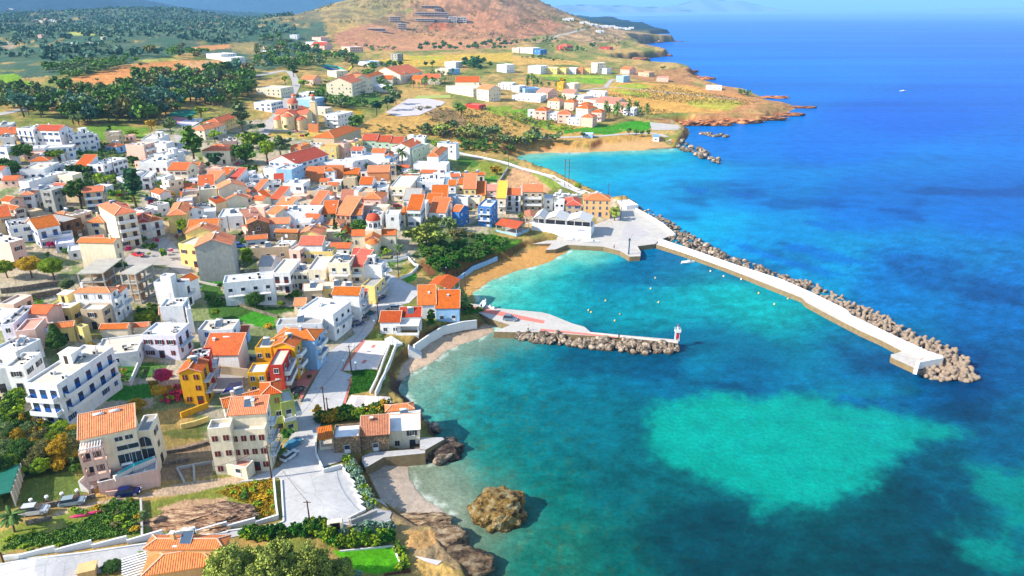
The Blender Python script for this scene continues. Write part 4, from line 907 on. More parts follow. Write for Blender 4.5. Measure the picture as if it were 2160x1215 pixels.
# ---------------- houses: tile;A;B;C;height;roof+colour;wall;extras;label ----------------
HOUSES = '''
a;-60,165;112,158;125,130;6;fw;W;sb nb @apartment_building;white cubic block with blue shutters at the far left edge of the upper village
a;150,198;345,205;345,172;9;fw;W;sb bf nb @apartment_building;white three-storey block with blue doors left of the twin red gable roofs
+a;350,216;600,222;615,188;9.5;gr;W;sb nb
+a;610,222;690,245;650,205;8.5;fw;W;nb sb
a;0,292;135,282;150,262;5;fw;W;sb;low white cube with blue windows below the far left apartments
a;-60,388;72,388;70,366;8;fw;W;sb nr i;plain bluish white block at the left edge beside a dark bushy tree
a;130,408;440,402;470,362;4;fw;W;sb i;low white terrace house with blue openings above the round bushy tree
a;455,396;735,388;725,357;5.5;fw;W;sb f5;white flat house with a row of large blue shutters
a;710,294;870,292;1015,255;6.5;fw;W;sb br wb;white house with salmon balconies on its right side beside the meadow
+a;740,264;960,237;1060,200;9;fw;W;sb nb k
a;1080,377;1190,385;1280,362;3;ho;B;sb;small blue shed with an orange hip roof below the meadow
a;1295,360;1455,373;1560,335;8.5;fb;P;nf br wb i;pink block with a blank front and balconies on its right side
a;1440,308;1640,302;1742,252;5;fb;W;i k;white flat house with a stair tower below the yellow trees
a;1548,348;1690,357;1757,324;5;fw;W;i;white flat-roofed house joined to the right of the pink block
a;1440,537;1690,550;1768,490;5;fw;W;sr;white flat house with brown windows beside the climbing street
+a;1565,462;1720,470;1768,425;6.5;fw;W;k i
a;195,622;450,614;600,540;4.5;fb;W;sb i;long low white house with a beige roof behind the dark hedge
a;590,567;720,562;860,523;4;fc;W;;low white house with a grey roof behind a wooden pole
a;290,747;660,642;95,768;5;fw;W;sb i @apartment_building;long white block running uphill with a pale roof and blue doors
a;210,832;605,822;600,780;6;fc;W;sb;wide grey-roofed white house at the street bend left of the big leaning tree
+a;412,828;520,836;612,800;8.5;fc;G;sd
a;0,937;105,942;150,905;5;go;P;;pink house with an orange gable roof at the left edge
a;0,1002;150,1032;212,1000;5;go;C;sr;cream house with an orange roof and arched side windows at the left edge
a;850,852;1050,842;1040,800;8;go;T;bf wb sb;beige house with curved white balconies behind the leaning tree
+a;560,772;800,800;830,790;6;gr;T;nf
a;890,567;1050,574;1287,498;5.5;fw;W;sr bf i;long white flat house with a brown balcony front in the upper village
+a;750,602;880,602;890,552;3.5;so;W;
a;1190,697;1290,700;1380,632;5;fw;W;sb i;white flat house just left of the tall cypress-like tree
a;1440,697;1540,692;1610,630;5.5;fw;W;sr;white house right of the tall dark tree with a bright roof
+a;1600,702;1690,700;1800,668;5.5;fw;W;sc
a;1640,722;1740,737;1800,700;6;fb;C;bf wb;cream house with a white front balcony above the green bushes
a;1490,987;1620,992;1640,952;4;fc;W;;tiny pale house with a flat roof above the parked blue car
a;1175,1087;1392,1047;1010,985;12;ho;C;bf nl wb sr nb @apartment_building;tall cream apartment house with a blank sunlit wall and stacked balconies
+a;1235,1140;1400,1105;1170,1085;9;sr;C;nf nl nr nb
a;1400,1167;1530,1152;1400,1080;6;hr;W;sr bf;white house with brown shutters and a dark red hip roof
+a;1532,1152;1665,1122;1470,1065;6;ho;W;sr bf
a;1715,1092;1905,1077;1800,965;7;ho;Y;a sb;pale yellow house with arched blue windows and a broad orange hip roof
a;880,1162;1060,1160;850,1098;5;ho;C;sb;cream cottage with a small orange hip roof left of the tall apartment house
a;640,1162;825,1110;560,1060;6.5;fc;U;v;unfinished bare brick house with dark openings
d;380,162;602,112;335,82;7;go;W;bf sb c1;white house with turquoise balcony clutter and an orange roof
+d;400,250;735,200;420,215;4;fc;W;bf wb sb
a;40,1112;155,1097;0,1050;4;fc;T;v;tan concrete house with a flat roof at the left edge
d;90,302;242,262;-60,215;7.5;fw;P;sr i nl;pinkish corner house with a bright white roof behind the olive trees
d;85,137;332,98;50,75;6;fc;W;sb;bluish white house with a grey deck roof above the pinkish corner house
d;800,294;1160,302;1235,262;9.5;go;C;nf a c1 nb;large cream house with a blank front wall and one arched window on the side
d;755,807;1125,809;1300,760;8.5;ho;W;f5 br wb nb c1;big white house with three-level outside balconies and a long orange roof
+d;1130,812;1230,805;1310,740;7.5;ho;W;nf br
d;1570,702;1885,712;1944,668;7.5;fc;W;i sd br nf f3;white three-storey house with a small roof hut beside the concrete frame
+d;1640,640;1740,650;1775,625;10;fw;W;nf nr nl nb
+e;45,718;180,655;160,630;6.5;so;W;nf br
d;455,967;720,967;740,832;4.5;fw;Y;k sd i;small yellow house with a bright white roof terrace
d;0,1142;130,1132;240,948;6;fc;L;i;lilac white house with a grey roof at the left edge
d;160,1202;350,1192;420,1065;6;fp;P;nr;pink terraced house with pink roof decks
d;400,1187;480,1182;540,1112;4;fr;W;;small white house with a dark red deck between pink terraces
d;550,1172;740,1162;742,1100;4;go;Y;sd;yellow cottage with an orange roof behind the dark pine
d;840,1170;905,1140;900,1095;4.5;fb;Y;;narrow pale yellow house right of the yellow cottage
d;1020,1189;1300,1172;1352,1130;3;go;C;nf nr;long low shed with a bright orange roof
+d;1370,1162;1505,1160;1515,1136;3;go;C;nf
d;1630,962;1870,940;1944,862;7.5;fw;W;i sr nr;white house with a pink roof terrace and yellow front
+d;1640,1030;1870,1010;1860,985;5;sp;Y;bf sr
+e;60,985;110,975;250,860;7.5;fw;W;nf
h;1440,130;1800,130;1944,8;6.5;fw;L;sr f3 br i;lilac-white two-storey house with brown shutters facing the lawn
h;955,340;1400,302;1437,112;3.5;fb;W;bf i;broad single-storey house with a weathered beige roof terrace
h;235,627;590,632;920,240;10;fb;W;f3 br bf wb i k sb nl @apartment_building;large white apartment building with blue-shaded balconies and a cluttered beige roof
h;45,457;243,443;440,303;6.5;fb;W;i sd;white house with a sandy flat roof left of the large apartment building
h;-120,292;180,290;205,162;4.5;fw;W;i w1;low white house with a solar heater at the left edge
h;-120,482;50,470;70,405;6;fw;W;sd;white house with an outside stair at the left edge
i;-15,512;207,507;268,392;8.5;Go;M;f2 br sr c1 w1 nb;deep yellow house with a ribbed orange gable roof beside the pool yard
+i;100,372;300,352;300,252;8.5;fw;R;br nb i
i;240,322;577,344;635,190;5;so;W;nf nr;white house with one wide orange slope and a pale side wall
+i;580,215;630,212;690,185;5.5;fb;C;
i;765,258;925,262;980,155;7;fb;M;w1 nb f2 sd;mustard yellow cube with a solar heater on its terrace
+i;955,237;1165,257;1225,165;9;Go;M;nf br wb
i;975,152;1370,182;1455,65;8.5;ho;B;br nf nb wb f3;pale blue house with a huge orange hip roof on the seafront street
i;905,440;1047,434;1140,268;8.5;fb;R;f1 br nb wb;red house with a long cream roof and blue-shaded balconies
+i;690,512;870,512;905,405;6;fw;M;f2 nb nl
i;830,747;1030,716;1020,592;10;ho;E;f2 sn nb;lime green apartment house with a tiled hip roof on the street corner
+i;1030,830;1165,790;1150,672;8;fw;E;br bf wb
+i;450,852;830,797;715,690;8;go;C;nf w1 nb
i;285,1077;500,1082;492,968;11;fw;C;f2 sr nb pp nr @apartment_building;cream apartment house with dark red shutters and wooden pergola on the roof
+i;500,1108;865,1085;700,962;10;fb;C;f4 sr br nb w2
+i;500,938;868,934;893,808;12.5;so;C;nf br nb
+l;25,238;320,288;150,190;2.6;fp;C;f2 nb nr
+l;285,152;545,116;540,60;3.3;fp;P;nf nb nr
j;388,1107;702,1092;690,898;5;gw;C;f2 sd nb;plastered seaside house with a white double-pitch roof and blue door
+i;1565,1188;1835,1165;1850,1028;4.2;fw;S;f1 nb
+j;105,1157;385,1142;382,1012;4.4;sp;S;f1 nb
+j;365,895;640,893;620,857;4.4;ho;C;nf nb
k;1225,1200;1830,1112;1290,1000;4.2;ho;A;f3 a w1 nb;tan house with a bright orange hip roof in the bottom left foreground
+k;1230,992;1910,950;1300,905;6.3;ho;A;nf nr c1 nb
e;85,142;370,142;385,62;6;go;C;;cream cottage with a long orange roof above the yellow house
e;60,197;360,197;370,135;9;Go;Y;nf;yellow house with an ochre terrace beside the grey-green wall
+e;-10,302;160,332;330,235;8;fb;Y;f2 sr nb
e;150,342;520,327;532,232;12;Go;G;nf nr nb;tall house with a blank grey-green front wall under two orange gables
e;685,112;905,97;900,58;7;Go;S;f1;old stone gable house with an orange roof in the village centre
+e;915,105;1110,105;1125,50;6;go;W;
e;985,182;1185,202;1202,163;6;go;S;f1;ruined-looking stone house with moss on its orange roof
e;1215,217;1435,217;1502,150;5;Go;Y;nf;yellow gable house with two orange roofs left of the orange bush
e;675,352;1105,347;1112,300;4.5;fb;T;f3;long beige garage building with dark gateways
e;1110,372;1225,377;1232,308;7;fb;P;sr bf;narrow pink house with brown shutters beside the garages
e;1220,322;1450,327;1480,278;8;sr;W;nf;white rooftop house with a dark red metal roof
+e;1230,390;1560,395;1592,340;6;fb;Y;f4 sw
e;805,537;930,542;1005,440;4;gc;W;nf;small white shed with a grey ridged roof
e;940,602;1120,607;1202,462;7;fb;W;sr f2 bf;white house with brown doors and a walled terrace over the gardens
e;1140,602;1300,607;1342,520;6;fb;C;sd f3;narrow cream house with dark brown shutters and a flowery roof terrace
e;1305,572;1485,577;1542,438;7.5;fe;C;bf wb;cream house with a smooth pale grey roof and open loggia
e;1515,502;1730,512;1772,420;11;fb;C;bf w3 f2 sw nb @apartment_building;cream four-storey apartments with solar heaters on the roof
e;1735,542;1870,547;1892,448;9;sr;C;bf wb sn nb;cream house with a steep red top roof and white balcony bands
f;140,522;310,532;345,470;9.5;fw;W;nf br wb nb k;white corner house with an orange roof hut above the seafront street
+f;110,737;240,752;330,645;6;fc;Y;nf br
+f;0,512;130,520;140,445;9.5;sr;W;bf wb
e;440,707;950,670;940,585;8;fw;W;bf i f4 nl nb;white house with a brilliant white roof and a bluish blank end wall
e;1265,792;1450,787;1455,748;4;sb;T;f1;low tan shed with a pale sheet roof above the gardens
e;1455,767;1760,752;1752,713;4;sb;Y;;low yellowish barn with a beige sheet roof
e;1228,977;1548,1047;1710,885;7.5;fw;W;br nf i nb @apartment_building;white seafront building with a dazzling roof and deep blue-shaded balconies
+e;985,1142;1445,1132;1466,1053;5.5;fc;W;f3 br w1 nb
e;1560,832;1830,837;1887,758;9;go;W;br nf c1 nb;seafront house with orange roofs over stacked shop awnings
+e;1740,930;1860,935;1935,850;5;sr;W;br nf
e;1170,942;1275,944;1282,900;3;so;C;;tiny shed with an orange roof between gardens and the white seafront building
e;180,1192;530,1192;592,1080;5.5;fb;W;i sb nb;bluish white house with a beige roof and tall white chimneys
i;585,107;682,110;692,78;2.8;sr;B;nr;small blue hut with a red roof at the edge of the green plot
f;870,972;1110,970;1112,868;4.6;so;B;f2 nb;blue-walled seaside taverna with a wide orange roof and glazed front
+f;690,942;870,932;876,825;4.6;so;W;nf nb
f;297,1110;500,1114;530,995;4;gr;W;f2 nb;white restaurant with a faded red roof beside the street
+f;500,1060;716,1058;720,1002;4.4;sr;W;nf
c;115,320;262,324;285,280;7.5;gr;V;bf nb;pale green row house with a red roof, left end of its row
c;262,332;400,337;415,294;7.5;gr;V;bf nb;pale green row house with a red roof in the middle of its row
c;396,347;530,350;568,308;7.5;gr;V;bf nb;pale green row house with a red roof, right end of its row
c;412,392;630,412;800,352;9;fb;V;nf f1 r4;large white-gabled building with an orange roof and green side wing
+c;425,385;600,395;715,340;10;Go;W;nf nr
c;60,492;380,517;442,442;6.5;fw;W;nf sb;plain white flat-roofed house with a blank front and blue side door
+c;215,445;345,447;372,418;9;go;W;
+c;345,487;430,482;470,442;8;Go;B;
c;0,422;110,427;150,400;8;gr;W;sb;white house with a small red roof above blue windows beside the pastel row
c;-60,500;50,530;60,478;6;fw;W;;white cube house left of the plain blank-fronted house
c;780,482;895,484;905,395;8;ho;W;f1 nb;white house with a rounded orange tiled roof behind the palm tree
c;885,349;1075,359;1106,340;9;fs;W;f2 nr i;white tower house with a bright blue roof above the coast road
c;640,567;980,574;1016,540;5;fw;W;sr f4;long white house with brown windows below the palm tree
c;170,652;390,642;430,600;7;go;O;nf;peach house with two orange roofs and a blank sunlit wall
c;90,770;215,772;246,714;7;go;W;sb bf;small white house with blue shutters and a steep orange roof
c;230,787;360,782;386,740;5;fc;W;i;white house with a cluttered grey terrace next to blue shutters
c;405,792;610,797;670,682;7;fw;C;bf f3;cream house with a flowering pergola balcony over a shop
c;675,742;950,742;960,672;7;fw;W;sc bf k f2;neat white villa with turquoise shutters and a roof pavilion
c;960,697;1135,692;1112,640;4;fw;B;nf;pale blue house with a folded white roof
+c;1140,700;1290,700;1292,668;4;fw;B;f1
c;1000,782;1075,782;1092,740;7;go;W;bf nr;narrow white house with a tiny orange roof and blue balcony
c;1155,817;1280,817;1292,755;6;so;Y;f2;yellow house with a square orange roof near the dirt lot
c;1283,879;1375,879;1387,822;3.5;so;Y;nf;low orange-roofed annexe beside the yellow house
c;1385,837;1500,837;1507,812;5;sp;P;bf;pink covered terrace house with a dark opening
c;130,920;310,920;386,860;7;ho;P;bf f2;pink house with an arched ground floor and orange hip roof
c;540,927;700,932;740,840;4.5;gc;W;nf;white house with a pale grey double-pitch roof in the centre
c;825,917;985,922;967,858;4.5;so;C;nf w1;low house with a plain orange slope and solar heater
+c;760,977;900,982;932,932;4;so;C;nf w1
c;985,892;1075,897;1086,872;5;fb;B;f1 sc;small bluish house with a turquoise window
c;1075,897;1195,907;1216,880;5;fe;W;f2;pale row house with a grey roof and white doorway
c;1205,907;1320,912;1346,885;5;fe;C;sn f2;cream row house with an orange-brown garage door
c;1305,992;1440,1002;1490,930;9;fw;Q;bf f2 nb;bright blue and white house with stacked balconies
c;578,1030;710,1034;752,965;7.5;so;W;f2 sg nb;tall white house with green shutters and one orange slope
c;805,1057;970,1064;1016,995;6;so;W;f2 nb;white house with a broad orange slope behind the big tamarisk
c;1030,1045;1115,1050;1240,1012;6.5;go;Q;nf;deep blue house in shade with an orange roof
c;0,1087;105,1087;116,1035;5;go;W;f3;white cottage with an orange roof left of the church dome
c;160,1087;310,1087;346,1045;5;fb;W;f2;white flat cottage directly behind the church dome
c;355,1077;490,1082;492,1030;6.5;fw;W;sd f1;bluish white cubic house behind the domed church
c;495,1077;550,1082;562,1045;5;so;C;;narrow cream house with a small orange roof behind a pole
c;1590,880;1740,880;1746,828;8;go;W;bf sd f2;white house with two orange-roofed storeys above the harbour street
g;305,264;515,264;516,208;9.5;go;T;bf wb f3 c1 @apartment_building;beige three-storey harbour hotel with an orange roof and long balconies
g;35,327;130,330;130,255;7.5;sy;C;bf;narrow cream harbour house with a yellow roof strip
g;520,332;615,334;620,290;6;fw;W;f1;white harbour cube next to the orange-roofed hotel
g;630,372;730,374;736,335;6;fw;W;bf f2;white flat harbour house with a balcony above the sail canopy
g;745,402;905,402;902,330;5;hr;T;sb f2;tan harbour house with a red hip roof and blue garage doors
g;930,347;1205,350;1202,303;8;ho;A;a sb f4 c1;tan-orange harbour house with arched white-framed windows and hip roof
g;1370,407;1490,397;1275,352;4;fw;W;nf nl nb;white windowless cube at the root of the breakwater
b;95,212;245,217;308,150;5;ho;C;f2;cream schoolhouse with a red hip roof, nearer of the two
b;235,142;400,142;500,58;5.5;ho;Y;f3;yellow schoolhouse with a large red hip roof
b;230,422;495,427;552,378;7;ho;C;f2 sr;cream house with a green canopy and wide orange hip roof among dark trees
b;437,332;575,322;605,292;4.5;fb;P;sr f2;pink flat building behind the round dark trees
b;1305,152;1410,152;1450,145;5.5;fo;O;nf nr;plain orange block below the twin-domed church
q;570,962;690,967;732,935;9;fw;W;bf f2 nb @apartment_building;white stepped apartment house right of the twin-domed church
q;405,942;452,947;487,935;8;fw;B;f1;slim pale blue tower house beside the twin-domed church
q;475,1157;660,1162;752,1078;6;ho;T;nf nr;big plain hall with an orange hip roof below the church
b;1125,377;1240,380;1242,345;7;fo;O;f1;orange pastel flat at the left end of the terracotta row
b;1290,362;1430,367;1440,342;6.5;fb;W;f2;white pastel flat with a dark doorway in the terracotta row
b;1440,382;1590,387;1602,355;7;fo;Y;f2;yellow pastel flat in the middle of the terracotta row
b;1580,352;1680,357;1702,320;7.5;fp;P;f1;rose pastel flat in the terracotta row
b;1690,342;1790,347;1796,303;7.5;fo;Y;f2 sn;ochre yellow flat at the right end of the terracotta row
b;1185,562;1520,465;1060,492;8;gr;W;f6 sb nb @apartment_building;long white apartment row with a dark red roof climbing to the right
+b;1060,560;1180,572;1120,545;7;hr;B;f2
b;850,602;1060,612;1062,512;5.5;fe;W;i w2;white flat building with a dish-strewn pale roof
+b;985,612;1135,622;1240,562;8;fe;B;nf
b;1395,547;1770,547;1812,520;6.5;fw;W;f2;long blank white building with a thin roofline
b;1470,582;1665,587;1672,570;7;fo;O;nf nr;large terracotta cube with blank walls
+b;1290,662;1470,662;1470,630;4;so;O;nf
+b;1670,662;1815,672;1820,640;4;so;O;nf
b;1050,762;1260,767;1232,728;7;fw;W;f2 sd w1;white house with four small dark windows in the village centre
+b;965,745;1060,737;1080,708;5;sr;C;nf
b;1295,837;1450,842;1570,780;5;fc;T;f1;tan stone house with a bare grey roof deck
b;1740,832;1830,834;1882,790;6;fc;W;f1;white house with a ragged terrace edge left of the blue shutters
b;1640,967;1760,962;1802,905;4.5;sp;P;nf;pink house with one pale orange slope
b;1455,1070;1590,1072;1602,1010;5;so;Y;bf f2;yellow balconied house with an orange slope, left of three joined roofs
b;1590,1087;1745,1090;1756,1005;5;so;T;f3 sr;grey-tan house with an orange slope, middle of three joined roofs
b;1755,1087;1860,1087;1866,1035;5;so;W;f2 sb;white house with an orange slope, right of three joined roofs
b;1335,972;1430,977;1452,915;6;so;W;nf nr;white house with an orange slope over a blue terrace
b;1000,972;1130,990;1196,950;5;so;W;nf;white house with a crumpled orange roof in the dense centre
b;895,1037;1400,1062;1422,972;6;fw;W;nf r3 i;large white building with a wavy white roof and blue flowered end wall
b;365,687;465,692;492,655;6;so;C;f1 c1;small cream house with a square orange roof and tower
+b;495,667;640,672;667,632;5;fb;C;nf
b;480,737;560,742;617,684;5;sr;W;nf;white house with a dark red roof slope
b;640,722;860,702;972,646;4.5;fw;W;nf;low white building with a long rounded pale roof
b;185,762;330,772;322,710;5;so;C;nf;cream house with a small orange slope and stone chimney
+b;190,802;345,792;342,745;6;so;C;nf
b;390,822;672,792;652,752;8;Go;C;nf nr nb;big cream house with a blank gable and orange roof
+b;185,830;375,812;380,775;7;fb;C;nf r1
b;478,927;692,907;782,885;7;Go;C;nf nb c1;broad cream gable house with a dark red rear roof
+b;360,967;470,937;480,905;4;so;C;nf
b;730,847;790,852;842,795;5;so;W;nf;tiny white house with an orange roof beside the narrow lane
b;785,857;875,877;902,835;4.5;go;C;nf;cream cottage with an orange roof, second from the narrow lane
b;885,917;950,902;977,855;4.5;so;W;nf;white cottage with an orange slope facing the stepped alley
b;915,922;1010,927;1066,870;4.5;sr;W;nf;white cottage with a red slope at the end of the stepped alley
b;-60,1042;60,1067;142,1000;5;go;W;nf;white walled house with an orange roof beside the bare yard
b;-120,622;60,627;150,568;6;go;C;f3 sr;cream house with an orange gable roof and chimney row
b;385,1112;640,1087;722,1010;5;fw;W;i;white house with a curved ship-like roof terrace
b;670,1112;830,1080;862,1036;5;sp;C;nf;cream house with a pale orange slope under the curved terrace
+b;880,1067;985,1080;1000,1040;5;so;C;nf
b;985,1077;1095,1072;1102,1040;4.5;so;P;nf;small pink house with an orange slope
q;695,667;800,682;890,595;10;go;C;bf f2 nb @apartment_building;hotel wing with salmon roof and balconies, left of the water park
q;805,702;960,652;900,610;12;go;C;bf f5 nb @apartment_building;tall hotel wing with grey balconies and a salmon roof
+q;960,652;1075,620;1060,600;9;go;W;f2
q;1180,625;1215,630;1250,600;8;go;C;f1;short hotel block behind the water slides
+q;1215,632;1405,602;1330,570;9;go;C;bf f4
q;1300,662;1390,667;1400,635;5;go;O;nf;small orange hotel annexe among palms
q;1395,662;1550,662;1562,635;6;go;C;f3;cream hotel block with an orange roof behind palms
q;1040,667;1150,667;1162,640;5;go;C;nf;cream bungalow with an orange roof by the water park
q;1600,722;1830,747;1700,665;7;fb;C;a f8 nb @hotel;large cream hotel with rows of arches and orange roofs
+q;1860,747;1960,757;2035,690;10;go;C;f3
+q;1680,692;1880,692;2000,640;9;go;C;f3
+q;2040,702;2158,705;2150,685;6;fw;W;f4
q;1135,452;1190,454;1252,440;9;fc;G;f2 v;grey cubic house alone in the yellow field
q;720,392;790,397;836,378;7;fb;P;f2 v;pinkish house with dark openings above the orchard road
q;400,352;480,357;502,330;6;fw;W;f2;white villa below the hill, left of the pink villas
q;470,312;545,314;550,295;6;fr;P;f2;upper pink villa with a red roof below the hill
q;460,382;575,384;580,365;6;gr;P;f3;lower pink villa with a red roof below the hill
q;282,292;345,294;352,270;7;fw;W;f2;white house on the wooded slope left of the pink villas
q;40,427;130,430;142,410;5;fw;W;f2;white house by the country road among dark trees
q;60,392;175,394;180,378;4;fr;P;;low pink house above the country road
q;140,487;270,487;272,472;5;fb;C;f3;low cream house beside the country road
q;372,667;480,670;496,650;5;go;P;f3;pink house with a red roof beside the road fork
q;0,742;205,747;216,720;6;fb;C;f5;long cream house left of the climbing road
q;-20,862;125,867;132,840;6;fw;W;sb f3;white house with blue windows left of the twin-domed church
q;300,832;460,840;466,810;5;fe;B;nf;blue-grey house behind the twin-domed church
q;360,782;455,784;466,765;4;fw;W;;small white house at the orchard edge
q;445,912;580,917;586,898;4.5;fb;C;f3;low beige house between church and white apartments
q;860,517;965,522;970,505;5;fs;W;f2;white house with a blue roof in the yellow field
q;600,594;675,600;681,582;6;fb;C;f2;beige house in the trees left of the hotel
q;1590,520;1680,524;1692,505;7;fw;W;f3;white house behind the hotels beside dark trees
q;1510,582;1620,584;1612,568;6;fe;C;f3;pale grey house behind the palms
q;1625,587;1720,577;1702,560;6;fs;B;f2;bluish house behind the palms
q;2030,542;2110,547;2126,525;9;fw;W;f2;white tower house at the edge of the yellow field
q;970,722;1080,727;1107,712;5;fw;W;nf;white pavilion with a pointed roof beside the orchard
q;1765,875;1880,888;1895,875;3.2;fk;R;nf;low red hall beside the playing field
r;135,554;240,559;272,545;9;fw;W;nf;white block at the left end of the long town-house row
r;275,572;380,574;386,560;7;fb;Y;f4;yellow town house in the row near the coast, next to the white block
r;386,574;455,576;458,562;7;fo;Y;f2;sand-coloured town house with dark windows in the coastal row
r;460,574;540,576;542,564;7;fw;W;f3;white town house in the middle of the coastal row
r;541,576;600,577;602,564;7;fo;O;f2;orange town house in the coastal row
r;602,576;662,577;664,562;7;fo;Y;f2;tan town house at the right end of the coastal row
r;670,527;720,532;727,522;13;fw;C;f1;tall slim cream tower house beside the coastal row
r;745,574;800,577;806,560;7;fw;W;f2;white house right of the slim tower house
r;880,637;940,642;947,620;7;fe;B;nf;pale blue gabled house by the lane to the headland
r;915,582;990,587;1000,572;6;go;P;;pink house with an orange roof near the headland lane
r;1065,607;1155,612;1162,597;5;fo;T;;tan house near the headland shore
r;1220,652;1320,654;1328,640;5;fr;P;nf;salmon flat building near the headland shore
r;1640,727;1770,730;1777,718;4;fw;W;f3;white bungalow on the outer edge of the headland
r;380,387;465,390;482,358;8;hr;R;f2;red villa with a red hip roof above the dark cliff
r;738,397;825,399;828,388;4;fr;R;;low red house on the cliff, right of the red villa
r;0,402;60,404;66,392;8;fw;P;f2;pinkish white block left of the white coastal apartments
r;70,402;175,406;188,388;9;fw;W;f5 @apartment_building;white coastal apartment block below the hill
r;185,417;240,420;246,406;8;fs;Q;f2;blue-shaded block right of the white coastal apartments
r;190,927;290,932;342,885;7.5;ho;P;f2 sr;pink resort villa with an orange hip roof, far left of the seaside group
+r;135,932;190,932;215,905;6;fw;W;a
r;385,957;495,960;507,933;7.5;ho;P;f2 sr;pink resort villa with an orange hip roof, second along the lawn
+r;280,952;380,955;395,935;6;fw;W;a f3
r;580,984;680,990;692,962;7.5;ho;P;nf;pink resort villa with a blank front above the lawn
+r;470,987;575,992;590,970;6;fw;W;a f3
r;670,942;755,947;762,920;7.5;ho;P;bf;pink resort villa with balconies behind the palms
r;540,907;640,917;652,890;7;ho;C;f2;cream resort villa with an orange hip roof in the second row
r;300,847;400,852;412,830;7;ho;C;f2;cream resort villa at the rear left of the resort
r;440,857;520,862;527,838;7;ho;P;f2;pink resort villa in the rear row beside palms
r;560,882;650,887;662,868;6;ho;W;f2;white resort villa with a wide hip roof in the third row
r;515,802;600,812;652,790;7;fw;W;f2 bf;white flat-roofed resort villa behind the hip roofs
r;590,832;730,852;742,820;6;fp;C;f3;cream villa with a pale pink roof near the modern white house
r;700,862;880,877;892,850;6.5;gp;C;f4;long cream resort building with a salmon ridge roof
r;870,892;960,897;962,880;6;gp;P;f2;pink resort building beside the tall palms
r;940,912;1030,917;1032,900;6;fw;W;sb;white resort building with blue windows, nearest the shore
r;630,777;780,782;787,762;7;fw;W;f3 bf;modern white house with long glass fronts at the resort edge
+r;720,822;850,827;872,815;4;fw;B;f3
r;420,782;525,787;532,765;6;gp;C;f2;cream resort building with a pink roof near the orange house
r;440,702;525,707;532,685;8;fb;C;nf;cream block beside the bright orange house
r;378,692;432,694;436,660;9;fy;M;f1;bright orange-yellow house standing above the resort
r;205,772;300,782;312,755;5;gp;P;;low pink building among palms left of the orange house
r;0,802;240,812;292,792;5;fw;W;f6;long white hotel roof among palms
r;110,747;235,742;238,728;5;fs;B;f3;bluish hotel building among palms
r;0,722;60,727;70,706;6;fw;W;;white hotel house at the left of the palms
r;590,1127;680,1130;684,1116;3;fw;B;f1;small pale kiosk by the coast road below the resort
r;1188,1152;1240,1154;1244,1142;3.5;gs;W;f1;tiny white chapel by the old jetty
p;1735,452;1860,457;1872,440;6;fw;W;f3;white farmhouse above the ploughed orange field
+p;1860,482;1945,487;1950,470;5;fw;W;f2
c;1100,768;1150,770;1160,745;4.5;so;C;;small cream outbuilding behind the bushes near the villa
c;580,268;640,270;645,258;3;fe;W;nf;small grey utility shed at the edge of the heath
c;640,300;755,302;758,268;3;fw;W;nf;long pale greenhouse-like shed on the heath edge
h;812,1186;1378,1082;1362,925;10.8;so;C;nf sd nb w2 Fwin,.17,8.6,1.3,.9 Fwin,.36,8.6,1.3,.9 Fplain,.30,6.5,3.6,1.0 Fplain,.20,3.3,2.2,2.3 Fplain,.40,3.3,2.0,2.3 @apartment_building;tall cream villa with a ribbed orange roof, pink corner balconies and a pool terrace
+h;1385,1122;1535,1100;1500,950;9.6;fc;C;nf sd nb Farch,0,6.1,2.2,2.2 Fplain,0,3.3,2.6,2.3
+k;835,402;1335,318;1310,205;3.3;fc;P;nf nr nl nb
f;780,745;1018,772;1112,672;3.4;xGo;W;@pavilion;open seaside pavilion with a salmon-orange tent-like roof above the sandy beach
g;20,602;250,634;385,590;3.4;xgr;B;@beach_restaurant;glazed beach restaurant with a dull red roof and light blue railings
f;452,1152;690,1150;716,1062;3.2;xsw;W;@canopy;white ribbed canopy beside the faded red restaurant roof
i;1425,1203;1562,1172;1560,1075;3.0;xso;C;@carport;orange-roofed carport at the left of the seaside stone houses
g;330,520;440,520;430,460;3.2;xGp;W;@sun_shade;dusty pink tent roof left of the white taverna canopies
'''.strip().split('\n')
cur = None; VILLA = None
for hl in HOUSES:
    if hl[0] == '+': cur = house(hl[1:], cur)
    else:
        cur = house(hl)
        if 'tall cream villa' in hl: VILLA = (cur,)+tuple(BLOCKS[-1])
# pink corner balconies of the villa
vr, vo, vw, vd, va, vh = VILLA; H_ = FrameParent(vr, thing_child(vr, vo, va)); pk = wallm('P'); x0, x1 = -vw*.5-.2, -vw*.10
for z_ in (3.2, 6.3, 9.2):
    a = MB(); a.box(x0, x1, -2.6, -.003, z_-.18, z_, pk); link('balcony', a.mesh('balcony'), H_)
    if z_ < 9: a = MB(); a.box(x0, x1, -2.6, -2.48, z_, z_+.95, pk); a.box(x0, x0+.12, -2.48, -.01, z_, z_+.95, pk); link('parapet', a.mesh('parapet'), H_)
for X in (x0+.15, (x0+x1)/2, x1-.15): a = MB(); a.box(X-.2, X+.2, -2.62, -2.22, -2, 9.02, pk); link('pillar', a.mesh('pillar'), H_)
for z_ in (3.3, 6.4):
    for X in (-.38, -.22): a_, p_, s_ = winmesh('plain', 1.6, 2.1, '', True); o = link('window', a_, H_, (X*vw, 0, z_)); link('pane', p_, o)
